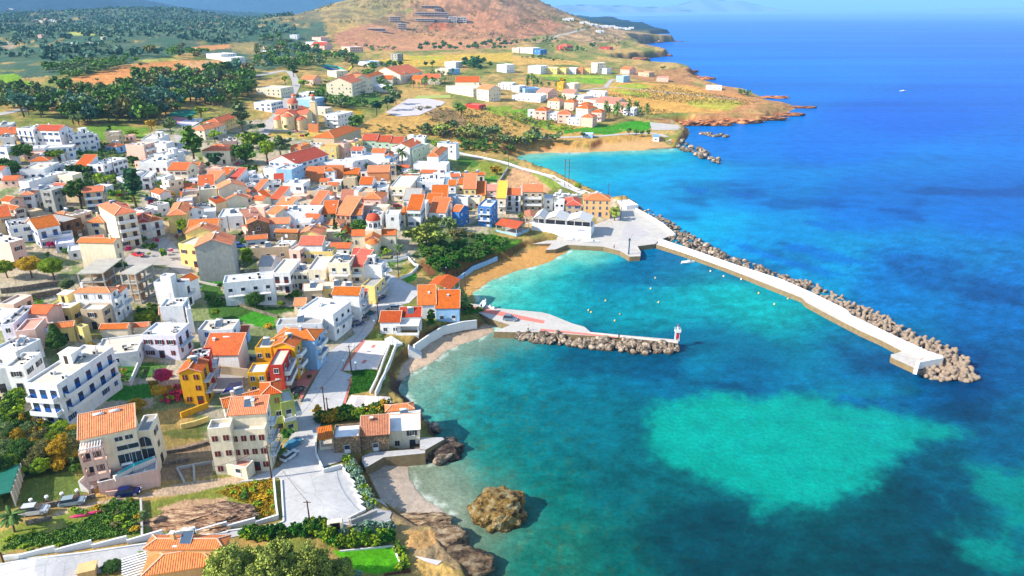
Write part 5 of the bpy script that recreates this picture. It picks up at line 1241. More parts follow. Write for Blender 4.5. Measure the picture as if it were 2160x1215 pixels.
a = MB(); [a.bar((x0+.3+q*(x1-x0-.6)/7, -2.5, 9.9), (x0+.3+q*(x1-x0-.6)/7, -.1, 9.9), .14, WHITE) for q in range(8)]; a.bar((x0+.1,-2.4,9.8), (x1-.1,-2.4,9.8), .16, WHITE); a.bar((x0+.1,-.3,9.8), (x1-.1,-.3,9.8), .16, WHITE); a.bar((x0+.2,-2.4,9.2), (x0+.2,-2.4,9.8), .14, WHITE); a.bar((x1-.2,-2.4,9.2), (x1-.2,-2.4,9.8), .14, WHITE); link('pergola', a.mesh('pergola'), H_)
# ---------------- small houses that fill the dense quarters ----------------
FILL = [('b', '0,560 300,640 700,700 1280,720 1944,640 1944,1215 0,1215', 46), ('c', '0,480 600,560 1280,640 1480,800 1944,860 1944,1000 1200,1000 560,1215 0,1215', 26), ('a', '0,300 1400,320 1944,640 1944,1215 0,1215', 26), ('d', '0,60 1250,100 1100,430 700,440 300,300 0,300', 8), ('e', '560,60 1700,60 1700,460 640,560', 10), ('h', '0,0 1100,0 900,180 500,230 0,160', 6), ('d', '0,900 500,1080 1350,1120 1300,1215 0,1215', 6)]
nf_ = 0; REST = MB()
for tl_, ps_, n_ in FILL:
    poly = Gp(pts(tl_, ps_)); bx = [p[0] for p in poly]; by = [p[1] for p in poly]; k = 0; t_ = 0
    while k < n_ and t_ < n_*30:
        t_ += 1; x, y = random.uniform(min(bx), max(bx)), random.uniform(min(by), max(by))
        if not bool(inpoly(np.array(x), np.array(y), poly)): continue
        w_, d_ = random.uniform(4, 8), random.uniform(4, 7); near_ = min(BLOCKS, key=lambda b: (b[0].x-x)**2+(b[0].y-y)**2)
        rad = math.hypot(w_, d_)/2*.8; bad = False
        for o_, w2, d2, a2, h2 in BLOCKS:
            cx, cy = o_.x-math.sin(a2)*d2/2, o_.y+math.cos(a2)*d2/2; dx, dy = x-cx, y-cy
            if dx*dx+dy*dy > 2500: continue
            u_ = abs(dx*math.cos(a2)+dy*math.sin(a2))-w2/2; v_ = abs(-dx*math.sin(a2)+dy*math.cos(a2))-d2/2
            if max(u_, v_) < rad*.75: bad = True; break
        gcol = GC[min(len(Yr)-1, int(np.searchsorted(Yr, y))), min(len(xs_t)-1, int((x/y-xs_t[0])/(xs_t[1]-xs_t[0])))]
        if bad or gcol[1] > gcol[0]*1.02: continue
        k += 1; nf_ += 1; ang_ = near_[3]; hh = random.choice((3.2, 3.4, 5.8)); org_ = Vector((x+math.sin(ang_)*d_/2, y-math.cos(ang_)*d_/2, hgt(x, y)))
        if nf_ % 2:
            BLOCKS.append((org_, w_, d_, ang_, hh)); M_ = Matrix.Translation(org_) @ Matrix.Rotation(ang_, 4, 'Z'); n0 = len(REST.v); wm_ = wallm(random.choice('WWCLTP')); fl_ = random.random() < .6
            REST.box(-w_/2, w_/2, 0, d_, -2, hh-.4, wm_)
            if fl_: REST.box(-w_/2, w_/2, 0, .2, hh-.4, hh, wm_); REST.box(-w_/2, w_/2, d_-.2, d_, hh-.4, hh, wm_); REST.box(-w_/2, -w_/2+.2, .2, d_-.2, hh-.4, hh, wm_); REST.box(w_/2-.2, w_/2, .2, d_-.2, hh-.4, hh, wm_)
            else:
                slabroof(REST, [(-w_/2-.3,-.3,hh-.4),(w_/2+.3,-.3,hh-.4),(w_/2+.3,d_/2,hh+.8),(-w_/2-.3,d_/2,hh+.8)], roofm('o')); slabroof(REST, [(w_/2+.3,d_+.3,hh-.4),(-w_/2-.3,d_+.3,hh-.4),(-w_/2-.3,d_/2,hh+.8),(w_/2+.3,d_/2,hh+.8)], roofm('o'))
                for X in (-w_/2, w_/2): REST.face([(X,0,hh-.4),(X,d_,hh-.4),(X,d_/2,hh+.75)], wm_)
            for X in (-w_*.25, w_*.25): REST.box(X-.45, X+.45, -.05, -.002, 1.0, 2.1, GLASS); REST.box(X-.55, X+.55, -.12, -.052, .9, 1.0, WHITE)
            REST.v[n0:] = [tuple(M_ @ Vector(p)) for p in REST.v[n0:]]; continue
        rf_, wc_ = random.choice(('fw', 'fb', 'fc', 'go', 'so', 'ho', 'fw', 'fe')), random.choice('WWWCLTCP')
        r_ = thing('house', {'f': 'small flat-roofed house squeezed between larger village houses'}.get(rf_[0], 'small orange-roofed house squeezed between larger village houses'), 'house', org_, 0, 'small infill houses of the village')
        BLOCKS.append((org_, w_, d_, ang_, hh)); block(r_, org_, w_, d_, hh, ang_, rf_[0], rf_[1], wc_, ['nb', random.choice(('i', 'c1', 'x', 'w1'))] if rf_[0] == 'f' else ['nb', random.choice(('c1', 'x', 'w1'))], random.choice('srbnd'), False)

FARV = pts('r', '440,165 470,160 500,158 590,190 620,188 640,195 700,210 720,215 760,222 790,220 820,224 850,222 880,232 910,236 950,240 980,244 730,262 760,264 1010,236 670,205')
for k, (x, y) in enumerate(FARV):
    w_ = random.uniform(6, 11)
    house(f"z;{x-w_/2},{y-2};{x+w_/2},{y-2};{x+w_/2+1},{y-3.5};6;f{'wwb'[k%3]};W;f2;small white house in the distant village on the far point")
for k, (x, y) in enumerate(pts('p', '300,170 340,180 380,165 420,172 460,178 500,172 540,180 90,80 350,90 610,365 740,365 330,300 520,290 860,318')):
    house(f"z;{x-4},{y-2};{x+4},{y-2};{x+5},{y-3.5};5;f{'wbw'[k%3]};{'WCP'[k%3]};nf;tiny pale house scattered in the hazy valley")
tag(REST.obj('small_houses'), 'many more small houses packed between the larger village houses', 'houses', None, 'stuff')
for o in C.objects:
    if o.get('label') in ('small white house in the distant village on the far point', 'tiny pale house scattered in the hazy valley'): o['group'] = 'houses far away'
# ---------------- roads, squares, quays ----------------
ASPH = mat('road_concrete', K(212,208,204), .92, .14, .12, kind='slab'); PAVE = mat('pale_paving', K(244,226,214), .9, .08, .4, kind='slab'); REDP = mat('red_paving', K(220,128,112), .9, .12, 1.2)
LANE = mat('lane_grey', K(200,192,184), .92, .15, .2, kind='slab'); KERB = mat('kerb_white', K(232,230,226), .85, .12, 1)
def sheet(name, tl, ps, m, dz=.12, step=3.0, kind='structure', world=None, zfix=None):
    poly = world or Gp(pts(tl, ps)); n = len(poly)
    vs = []; ed = []
    for i in range(n):
        a, b = Vector(poly[i]), Vector(poly[(i+1) % n]); k = max(1, int((b-a).length/step))
        for q in range(k): vs.append(a.lerp(b, q/k))
    nb = len(vs); ed = [(i, (i+1) % nb) for i in range(nb)]
    x0, x1 = min(v.x for v in vs), max(v.x for v in vs); y0, y1 = min(v.y for v in vs), max(v.y for v in vs)
    gx, gy = np.meshgrid(np.arange(x0, x1, step), np.arange(y0, y1, step)); ok = inpoly(gx, gy, poly) & (pdist(gx, gy, poly) > step*.35)
    vs += [Vector((float(a), float(b))) for a, b in zip(gx[ok], gy[ok])]
    r = geometry.delaunay_2d_cdt(vs, ed, [list(range(nb))], 1, 1e-4)
    me = bpy.data.meshes.new(name); me.from_pydata([(v.x, v.y, (hgt(v.x, v.y)+dz) if zfix is None else zfix) for v in r[0]], [], [list(f) for f in r[2]])
    me.materials.append(m); me.update()
    if me.polygons and me.polygons[0].normal.z < 0: me.flip_normals()
    o = link(name, me); tag(o, kind=kind); return o
def strip_poly(tl, ps, w):
    c = [Vector(p) for p in Gp(pts(tl, ps))]; cc = []
    for i in range(len(c)-1):
        k = max(1, int((c[i+1]-c[i]).length/6)); p0 = c[max(i-1, 0)]; p3 = c[min(i+2, len(c)-1)]
        for q in range(k):
            t = q/k; a, b, d, e = p0, c[i], c[i+1], p3
            cc.append(.5*((2*b)+(d-a)*t+(2*a-5*b+4*d-e)*t*t+(3*b-a-3*d+e)*t**3))
    cc.append(c[-1]); L = []; Rr = []
    for i, p in enumerate(cc):
        d = (cc[min(i+1, len(cc)-1)]-cc[max(i-1, 0)]).normalized(); n = Vector((-d.y, d.x)); L.append(p+n*w/2); Rr.append(p-n*w/2)
    return L, Rr, cc
def road(name, tl, ps, w, m=None, dz=.14, kerb=False):
    L, Rr, cc = strip_poly(tl, ps, w); a = MB()
    def hz(p): return hgt(p.x, p.y)+dz
    for i in range(len(L)-1):
        m1 = (L[i]+Rr[i])/2; m2 = (L[i+1]+Rr[i+1])/2
        z = [hz(L[i]), hz(Rr[i]), hz(Rr[i+1]), hz(L[i+1]), hz(m1), hz(m2)]
        a.face([(L[i].x,L[i].y,z[0]),(m1.x,m1.y,z[4]),(m2.x,m2.y,z[5]),(L[i+1].x,L[i+1].y,z[3])][::-1], m or ASPH)
        a.face([(m1.x,m1.y,z[4]),(Rr[i].x,Rr[i].y,z[1]),(Rr[i+1].x,Rr[i+1].y,z[2]),(m2.x,m2.y,z[5])][::-1], m or ASPH)
    me = a.mesh(name); 
    if me.polygons[0].normal.z < 0: me.flip_normals()
    return tag(link(name, me), kind='structure')
sheet('road', 'z', '-120,1238 0,1189 116,1172 266,1152 340,1140 440,1127 538,1113 578,1108 600,1098 594,1020 588,1009 500,1018 590,986 598,975 613,915 627,871 645,836 687,758 697,740 750,705 742,695 779,662 787,641 808,594 812,573 822,578 859,598 896,613 876,627 863,640 818,650 800,666 785,697 771,713 740,742 720,783 744,792 720,860 685,872 670,915 666,952 682,989 719,979 732,998 745,1020 758,1045 772,1073 738,1090 736,1098 825,1095 822,1106 690,1112 652,1113 612,1124 500,1132 300,1180 272,1202 170,1215 60,1260', ASPH, .12, 2.5)
sheet('pavement', 'j', '150,190 400,195 270,490 0,500 i1650,500 1880,185', PAVE, .16, 2)
sheet('pavement', 'j', '30,752 400,770 420,830 250,890 0,915 i1480,925 1640,870 1690,860 1760,745', PAVE, .16, 2)
for q_ in ('i1870,182 1900,190 1670,500 1645,500', 'i1750,560 1772,560 1690,862 1664,862', 'i1480,905 1664,866 1690,866 1680,885 1500,925', 'j228,236 258,238 235,266 205,264', 'j135,390 168,392 140,425 108,422', 'j150,815 195,815 185,855 138,855', 'i1900,815 1944,815 1925,855 1885,855', 'i1200,560 1460,440 1330,640 1250,790 1180,780'):
    sheet('paving_band', 'i', q_, REDP, .20, 2)
sheet('village_square', 'z', '262,548 300,520 345,500 362,510 405,560 400,590 350,560 300,560 268,575', LANE)
sheet('courtyard', 'i', '300,740 380,470 690,480 640,600 660,700', LANE, .16)
road('street', 'z', '812,575 800,556 780,548 770,545', 6)
road('coast_road', 'z', '948,318 985,327 1020,334 1060,342 1090,352 1120,361 1150,369 1175,380 1196,393 1225,404 1250,412', 5.5)
road('country_road', 'z', '-60,252 0,241 60,229 130,219 160,212 250,205', 7, LANE)
road('country_road', 'z', '500,166 560,157 605,150 624,172 620,190 606,212 592,235 572,258 552,285 530,300', 7, LANE)
road('lane', 'z', '1215,193 1270,186 1300,185 1350,189 1430,197 1560,210', 4, LANE)
road('lane', 'z', '1278,184 1284,176 1295,168 1330,172', 5, LANE)
road('lane', 'z', '1100,290 1180,290 1250,288 1320,283 1370,281 1395,284 1410,298', 5, LANE)
road('lane', 'z', '1140,78 1165,80 1180,74 1215,66 1235,62', 6, LANE)
road('lane', 'z', '375,285 385,310 378,335 372,352 395,372', 5, LANE)
road('lane', 'z', '680,168 740,180 800,192 840,200', 4, mat('earth_track', K(214,176,128), .95, .15))
sheet('apron', 'r', '1160,1030 1300,1045 1450,1078 1440,1100 1180,1100', LANE, .2, 5)
sheet('car_park', 'q', '1090,950 1280,835 1440,830 1600,862 1560,892 1380,972 1200,985', mat('pale_gravel', K(206,196,194), .95, .1, .2), .25, 6)
sheet('playing_field', 'q', '1360,810 1640,800 1640,830 1320,835', mat('lime_turf', K(170,180,90), .95, .1, .3), .25, 6)
sheet('school_yard', 'p', '1350,1035 1560,1000 1720,1002 1700,1025 1590,1085 1480,1045', mat('white_yard', K(226,216,222), .9, .08, .3), .3, 5)
sheet('sports_court', 'p', '1330,1040 1470,985 1590,1002 1480,1045', mat('pink_court', K(222,140,150), .9, .08, .3), .34, 5)
sheet('tennis_court', 'p', '1380,975 1500,935 1700,925 1600,990', mat('green_court', K(40,140,110), .9, .1, .3), .3, 5)
sheet('terrace', 'm', '0,760 200,640 210,560 270,570 350,680 330,735 0,800', LANE, .16)
sheet('yard', 'l', '950,60 1060,80 1200,190 1150,235 980,290 930,160', LANE, .18)
sheet('footpath', 'm', '540,1050 600,1060 780,1095 740,1130 640,1100', mat('grey_path', K(190,186,186), .9), .2)
def quay(name, tl, ps, z, m=CONC, z0=-3.0):
    poly = [(P(x, y, z).x, P(x, y, z).y) for x, y in pts(tl, ps)]
    a = MB(); a.prism(poly, z0, z, mat('quay_side', K(142,122,88), .9, .3, 1.0, bump=.05), m); o = a.obj(name); tag(o, kind='structure'); return poly
QUAY = mat('quay_concrete', K(204,197,188), .9, .12, .25, kind='slab')
quay('harbour_quay', 'g', '1210,480 1250,400 1340,395 1480,440 1860,700 1705,760 1660,800 1480,822 1515,880 1510,925 1400,930 1300,870 1130,828 760,808 640,855 540,862 600,795 400,800 380,655 700,640', 2.0, QUAY)
quay('breakwater_walkway', 'o', '350,410 395,372 700,470 1070,600 1500,740 1750,850 2083,1015 s400,200 800,392 1100,532 1250,582 1030,622 1010,672 1005,683 780,580 778,552 820,545 880,525 700,430 500,340 250,212 0,78 o1700,905 1500,828 1000,628 600,488', 1.7, QUAY)
quay('jetty', 'n', '-40,85 60,100 130,105 210,130 480,155 620,168 690,185 900,270 1010,300 1065,348 1400,380 1870,420 1868,450 1400,402 1000,378 600,348 350,350 180,345 330,285 150,228 0,150', 2.1, QUAY)
def flat(name, tl, ps, z, m):
    poly = [(P(x, y, z).x, P(x, y, z).y) for x, y in pts(tl, ps)]; a = MB(); a.prism(poly, z-.03, z, m); return tag(a.obj(name), kind='structure')
flat('paving_band', 'n', '-20,112 200,150 650,245 635,272 280,208 60,165 -20,135', 2.112, REDP)
flat('paving_band', 'n', '612,318 1320,388 1312,402 600,337', 2.112, REDP)
flat('paving_band', 'g', '1330,640 1400,560 1620,700 1480,760 1310,770', 2.012, mat('grey_slab', K(190,184,182), .9, .1, .3))
WALLM = mat('white_wall', K(240,238,234), .85, .08, .8); STONEW = mat('stone_wall', K(168,150,130), .9, .2, 1, kind='stone')
def seg_wall(a, p, q, z0, z1, z2, z3, th, m):
    d = (Vector(q)-Vector(p)); L = d.length
    if L < .05: return
    n = Vector((-d.y, d.x))/L*th/2
    c = [Vector(p)-n, Vector(q)-n, Vector(q)+n, Vector(p)+n]; zb = [z0, z2, z2, z0]; zt = [z1, z3, z3, z1]
    lo = [(c[i].x, c[i].y, zb[i]) for i in range(4)]; hi = [(c[i].x, c[i].y, zt[i]) for i in range(4)]
    a.face(hi, m)
    for i in range(4): j = (i+1) % 4; a.face([lo[i], lo[j], hi[j], hi[i]], m)
def wall_line(name, label, cat, tl, ps, h, th=.3, m=None, z=None, step=0):
    pp = pts(tl, ps)
    w = [P(x, y, z+h).to_2d() if z is not None else G(x, y, h).to_2d() for x, y in pp]
    a = MB(); m = m or WALLM
    for p, q in zip(w, w[1:]):
        k = 1 if z is not None else max(1, int((q-p).length/(step or 4)))
        for i in range(k):
            s, e = p.lerp(q, i/k), p.lerp(q, (i+1)/k)
            if z is not None: seg_wall(a, s, e, z-.01, z+h, z-.01, z+h, th, m)
            else:
                zs, ze = hgt(s.x, s.y), hgt(e.x, e.y)
                if step: zs2 = ze2 = max(zs, ze); seg_wall(a, s, e, zs-1, zs2+h, ze-1, ze2+h, th, m)
                else: seg_wall(a, s, e, zs-1, zs+h, ze-1, ze+h, th, m)
    o = a.obj(name); tag(o, label, cat); return o
wall_line('breakwater_wall', 'thick white parapet wall running along the outer breakwater', 'sea wall', 'o', '398,366 700,468 1070,598 1500,735 1750,845 2083,1008 s400,196 800,388 1100,526 1250,576', 2.0, 1.5, z=1.7)
wall_line('breakwater_wall', 'short white end wall across the tip of the breakwater in shade', 'sea wall', 's', '1250,578 1028,618 1012,668', 2.2, .9, z=1.7)
wall_line('parapet', 'white parapet along the seaward edge of the harbour square', 'sea wall', 'g', '1468,434 1600,505 1740,590 1862,697', 1.4, .8, z=2.0)
wall_line('parapet', 'low pale edge on the rock side of the inner jetty', 'sea wall', 'n', '1065,352 1400,392 1868,440', .35, .6, mat('pale_edge', K(220,210,196), .9), z=2.1)
for a_ in (('white stepped wall beside the bottom road', 'k', '30,1045 155,1030 160,1032 470,975 475,985 785,932 790,945 1085,892 1090,905 1390,855 1395,865 1670,812 1680,820 1940,770 l0,800 160,768 165,778 400,738 405,745 590,700 575,600 555,375', .8, .35, None, 5),
    ('low white kerb wall edging the bottom road and square', 'k', '0,1110 470,1040 1000,970 1240,935 1500,900 1940,835 l160,825 400,795 560,778 640,742 620,390', .35, .3, None, 0),
    ('white zigzag edge along the square above the shingle beach', 'l', '1130,258 1165,310 1155,318 1205,352 1195,370 1250,412 1240,425 1255,440 1215,455 1290,488 1245,505 1310,540 1270,550 1320,582 1280,600 1340,640 1200,710', .5, .35, None, 0),
    ('tan retaining wall at the lower corner of the zigzag edge', 'l', '1435,648 1210,738 1200,712', 1.0, .4, CONC, 0),
    ('white yard wall in front of the carport and stone houses', 'l', '915,20 915,150 980,302 1130,262', 1.0, .3, None, 0),
    ('bluish white retaining wall above the pebble cove', 'j', '645,232 800,125 945,38 1150,-10 1290,-25', 2.6, .5, None, 0),
    ('long wall with blue shade put into its colour at the foot of the dark green slope', 'f', '1000,625 1250,540 1500,440', 1.6, .4, wallm('B'), 0),  # pale blue here is shade painted as the wall colour
    ('white wall on the left of the beach ramp', 'j', '400,205 330,380 265,560 195,700', 1.0, .3, None, 0),
    ('white wall on the right of the beach ramp with round posts', 'j', '470,195 400,380 310,580 250,712', 1.4, .35, None, 0),
    ('white angular wall around the flower terrace by the church', 'f', '340,480 470,472 585,440 650,510 692,520 680,545 612,610 500,655', .9, .3, None, 0),
    ('rough white wall between the green plot and the dirt lot', 'c', '1612,590 1560,670 1500,760 1440,780', 1.3, .4, CONC, 0),
    ('white garden wall sloping down between two lawns', 'h', '1412,410 1330,600', 1.3, .3, None, 0),
    ('grey stone wall beside the parked cars below the villa', 'k', '160,632 400,592 620,545 810,512', .9, .4, STONEW, 0),
    ('low grey stone wall right of the date palm', 'k', '215,745 440,700', .9, .4, STONEW, 0),
    ('thin concrete wall dividing the two bottom fields', 'k', '1200,548 1208,700 1212,880', .7, .35, CONC, 0),
    ('upper curved grey retaining wall under the olive trees', 'd', '0,770 250,740 500,700 640,690', 1.6, .4, STONEW, 0),
    ('lower curved grey retaining wall under the olive trees', 'd', '0,855 200,845 450,800 620,770', 1.8, .4, STONEW, 0),
    ('ochre yellow garden wall below the deep yellow house', 'i', '0,925 280,820', 1.4, .35, wallm('M'), 0),
    ('faded ochre wall along the path above the ruined lot', 'i', '0,1045 150,1010 285,965', 1.2, .35, wallm('Y'), 0),
    ('tall beige wall behind the pool yard', 'i', '330,440 520,455 700,480', 2.4, .4, wallm('T'), 0),
    ('white kerb along the shore side of the coast road', 'c', '1125,452 1300,480 1500,525 1620,548 1760,610 1944,650', .5, .35, None, 0),
    ('white parapet where the coast road follows the turquoise bay', 'g', '350,35 500,75 620,95 760,170 850,225 1000,275', .6, .4, None, 0),
    ('red-brown wall at the foot of the pink house terrace', 'k', '900,495 1130,465 1350,405', 1.0, .3, wallm('P'), 0),
    ('thin white border at the back of the vivid lawn', 'l', '1120,998 1350,975 1575,952 1640,1112', .3, .25, None, 0),
    ('brown timber edge at the right corner of the vivid lawn', 'l', '1640,960 1720,1160 1500,1195', .5, .2, WOOD, 0),
    ('tan garden wall and steps along the green gardens', 'e', '185,690 400,735', .6, .5, CONC, 0),
    ('dry stone terrace wall between the two green plots', 'e', '420,850 700,960 1000,1050', .7, .5, STONEW, 0),
    ('white side wall of the bare walled yard', 'b', '60,1105 250,985', 1.8, .3, None, 0),
    ('white wall below the bare walled yard', 'b', '0,1120 80,1110 370,1020', 1.5, .3, None, 0),
    ('long low wall in front of the twin-domed church', 'b', '860,205 1300,225', 1.2, .4, CONC, 0),
    ('white courtyard wall beside the domed church', 'f', '440,440 560,430 600,400', 1.0, .3, None, 0),
    ('broken brown wall at the back of the ruined lot', 'k', '1320,165 1430,140 1560,122 1780,62', .7, .4, STONEW, 0),
    ('long broken stone wall across the ruined lot', 'k', '1330,260 1500,225 1620,205', .7, .4, STONEW, 0),
    ('pale low foundation wall in the ruined lot', 'k', '1510,285 1650,258 1800,232', .6, .35, CONC, 0),
    ('short cross wall of the ruined lot foundations', 'k', '1512,290 1540,340 1572,402', .6, .35, CONC, 0),
    ('second short cross wall of the ruined lot foundations', 'k', '1652,262 1660,388', .6, .35, CONC, 0),
    ('bluish quay wall below the stone houses', 'l', '1340,280 1490,192 1840,160', 1.1, .5, STONEW, 0)):
    wall_line('wall', a_[0], 'wall', a_[1], a_[2], a_[3], a_[4], a_[5], step=a_[6])
# seaside terrace below the stone houses and the square's bay platform
quay('sea_terrace', 'l', '1310,235 1340,290 1495,200 1850,165 1850,130 1800,128 1310,165', 3.0, mat('worn_slab', K(190,186,184), .9, .2, .5), -2)
quay('sea_ledge', 'm', '590,30 780,30 800,45 640,135 590,132', 3.2, mat('worn_slab', (1,1,1)), -1)
# ---------------- steps ----------------
def stairs(label, tl, a0, a1, w, n, z0, z1):
    p, q = P(*pts(tl, a0)[0], z0), P(*pts(tl, a1)[0], z1); d = Vector((q.x-p.x, q.y-p.y)); L = d.length; a = MB(); ang = math.atan2(d.y, d.x)
    for i in range(n): a.box(L*i/n, L*(i+1)/n, -w/2, w/2, min(z0, z1)-1.0-i*.001, z0+(z1-z0)*(i+.5)/n, KERB)
    o = a.obj('stairway', None, (p.x, p.y, 0), ang); tag(o, label, 'stairs')
stairs('striped white steps going down to the pebble cove', 'j', '585,245', '725,325', 2.6, 12, 3.9, 1.2)
stairs('white steps between the seaside restaurant and the beach ramp', 'j', '380,150', '500,225', 2.4, 9, 4.6, 4.0)
stairs('brown outdoor steps beside the pink villa terrace', 'k', '810,470', '700,370', 2.2, 12, hgt(*G(*pts('k', '810,470')[0]).to_2d())+.1, hgt(*G(*pts('k', '810,470')[0]).to_2d())+2.6)
# ---------------- pools ----------------
def pool(label, tl, ps, col, dz=.3, rim=True):
    poly = [v.to_2d() for v in (G(x, y, dz) for x, y in pts(tl, ps))]; z = max(hgt(p.x, p.y) for p in poly)+dz
    r = thing('swimming_pool', label, 'pool', (poly[0].x, poly[0].y, z)); a = MB(); c = sum(poly, Vector((0,0)))/len(poly)
    a.prism([(p.x-poly[0].x, p.y-poly[0].y) for p in poly], -.02, 0, mat('pool_'+col, dict(dark=K(10,40,130), turq=K(60,200,200))[col], .08, .05, spec=.6)); a.obj('water', r)
    b = MB(); big = [c+(p-c)*1.14 for p in poly]; b.prism([(p.x-poly[0].x, p.y-poly[0].y) for p in big], -1.2, -.06, PAVE); b.obj('pool_edge', r)
pool('dark blue pool in the courtyard between yellow and red houses', 'i', '430,725 500,628 635,622 640,655 600,700', 'dark')
pool('narrow turquoise pool with green lawn on the villa terrace', 'k', '985,345 1140,262 1310,222 1312,240 1150,290 1000,352', 'turq', 3.75)
# ---------------- concrete frames ----------------
FR = mat('bare_concrete', K(188,180,166), .92, .2, .6, bump=.03)
def frame(label, tl, A, B, Cc, h, lev, nx=2, ny=2, name='concrete_frame', m=None):
    org, w, d, ang, gz = frame_of(tl, A, B, Cc, h); r = thing(name, label, 'unfinished building', org, ang); m = m or FR; BLOCKS.append((org, w, d, ang, h))
    for l in range(lev+1):
        z = h*l/lev; a = MB(); a.box(-w/2, w/2, 0, d, z-(.3 if org.y < 900 else 1.0), z, m); link('slab', a.mesh('slab'), r)
    for l in range(lev):
        for i in range(nx+1):
            for j in range(ny+1):
                if 0 < i < nx and 0 < j < ny: continue
                X = -w/2+.25+(w-.5)*i/nx; Y = .25+(d-.5)*j/ny; key = ('col', round(h/lev, 1), m.name)
                if key not in _win: a = MB(); a.box(-.2,.2,-.2,.2,0,h/lev-.3,m); _win[key] = a.mesh('column')
                link('column', _win[key], r, (X, Y, h*l/lev))
    if lev > 1 or True:
        a = MB(); a.box(-w/2+.3, w/2-.3, d*.3, d*.33, -.2, h-.4, mat('frame_infill', K(176,140,110), .9, .3) if h < 10 and org.y < 900 else mat('hill_infill', K(150,136,140), .9, .3)); link('infill_wall', a.mesh('infill_wall'), r)
frame('open concrete house frame with one grey roof slab, beside the cream blank-walled house', 'd', '775,625', '1062,605', '1050,470', 5.5, 2)
frame('taller open concrete frame with three slabs beside the white three-storey house', 'd', '1222,614', '1385,622', '1570,520', 9, 3)
for i, (A, B, Cc, h, l, nx) in enumerate((('1335,102', '1615,104', '1618,94', 10, 2, 10), ('1338,155', '1500,158', '1502,148', 8, 2, 6), ('1505,158', '1620,160', '1622,150', 8, 2, 5), ('1622,140', '1690,142', '1692,132', 13, 3, 3), ('1700,142', '1772,145', '1775,135', 13, 3, 3), ('1122,138', '1216,140', '1218,128', 13, 3, 4), ('1190,195', '1262,198', '1264,188', 13, 3, 3), ('930,237', '1088,238', '1090,230', 6, 1, 6), ('1390,45', '1540,48', '1542,40', 8, 1, 5), ('1500,70', '1560,72', '1562,66', 8, 1, 3))):
    frame(['long two-storey concrete shell high on the brown hill', 'left half of the lower concrete row on the hill', 'middle of the lower concrete row on the hill', 'taller white block on the lower hill terrace', 'right end block of the lower hill terrace', 'concrete frame at the left of the hill site', 'pinkish concrete frame below the hill terraces', 'long low wall-like building under the hill site', 'highest long building on the hill', 'small concrete block just above the long shell'][i], 'q', A, B, Cc, h, l, nx, 1, m=mat('hill_concrete', K(200,188,184), .9, .15) if i != 3 and i != 4 else wallm('W'))
# ---------------- churches ----------------
def dome(mb, cx, cy, z, r, m, n=8): mb.lathe(cx, cy, [(r*math.cos(math.pi/2*k/n), z+r*.9*math.sin(math.pi/2*k/n)) for k in range(n+1)], m, 20)
def drum(root, cx, cy, z0, r, h, wm, rm, nwin=8, fr=None):
    a = MB(); a.cyl(cx, cy, z0, z0+h, r, r, wm, 8); a.cyl(cx, cy, z0+h, z0+h+.25, r*1.08, r*1.12, WHITE, 16); o = a.obj('drum', root)
    b = MB(); dome(b, cx, cy, z0+h+.25, r*1.06, rm); b.obj('dome', root, smooth=True)
    c = MB(); c.bar((cx,cy,z0+h+r*.9), (cx,cy,z0+h+r*.9+1.2), .1, METAL); c.bar((cx-.35,cy,z0+h+r*.9+.9), (cx+.35,cy,z0+h+r*.9+.9), .1, METAL); c.obj('cross', root)
    w = winmesh('arch', r*.5, h*.6, 'r', False)[0]
    for k in range(8):
        t = 2*math.pi*(k+.5)/8; R_ = r*math.cos(math.pi/8); link('window', w, root, (cx+R_*math.cos(t), cy+R_*math.sin(t), z0+h*.22), t+math.pi/2)
def apse(root, cx, cy, r, h, wm, rm, name='apse'):
    a = MB(); a.lathe(cx, cy, [(r, -2), (r, h)], wm, 12, math.pi, 2*math.pi); a.obj(name, root, smooth=False)
    b = MB(); b.lathe(cx, cy, [(r*1.1, h-.05), (r*.55, h+r*.45), (0.01, h+r*.6)], rm, 12, math.pi, 2*math.pi); b.obj('apse_roof', root)
def gable(root, cx, cy, w, d, h, ang, wm, rm, rise=None, base=2):
    "gabled box centred on cx,cy: ridge along its local y"
    a = MB(); hx_, hy_ = w/2, d/2; rise = rise or w*.28; M = Matrix.Translation((cx, cy, 0)) @ Matrix.Rotation(ang, 4, 'Z')
    T = lambda p: tuple(M @ Vector(p))
    for s_ in (-1, 1):
        q = [(-hx_,s_*hy_,-base),(hx_,s_*hy_,-base),(hx_,s_*hy_,h),(0,s_*hy_,h+rise),(-hx_,s_*hy_,h)]; a.face([T(p) for p in (q if s_ < 0 else q[::-1])], wm)
        q = [(s_*hx_,-hy_,-base),(s_*hx_,hy_,-base),(s_*hx_,hy_,h),(s_*hx_,-hy_,h)]; a.face([T(p) for p in (q if s_ > 0 else q[::-1])], wm)
    a.obj('wall', root); b = MB(); e = .25
    slabroof(b, [T((-hx_-e,hy_+e,h-.1)),T((-hx_-e,-hy_-e,h-.1)),T((0,-hy_-e,h+rise+.05)),T((0,hy_+e,h+rise+.05))], rm)
    slabroof(b, [T((hx_+e,-hy_-e,h-.1)),T((hx_+e,hy_+e,h-.1)),T((0,hy_+e,h+rise+.05)),T((0,-hy_-e,h+rise+.05))], rm); b.obj('roof', root)
g = G(*pts('f', '225,425')[0]); r = thing('church', 'small cream church with an octagonal drum and red-orange dome above the sea slope', 'church', (g.x, g.y, g.z), R(4))
BLOCKS.append((g, 17, 16, 0, 8)); wc_, wr = wallm('C'), roofm('o')
gable(r, 0, 9, 5.2, 15, 5.6, 0, wc_, wr); gable(r, 0, 8.6, 5.2, 16, 5.6, math.pi/2, wc_, wr)
gable(r, 0, 2.2, 5.0, 1.6, 5.0, 0, wc_, wr); apse(r, 0, 1.2, 2.3, 4.4, wc_, wr)
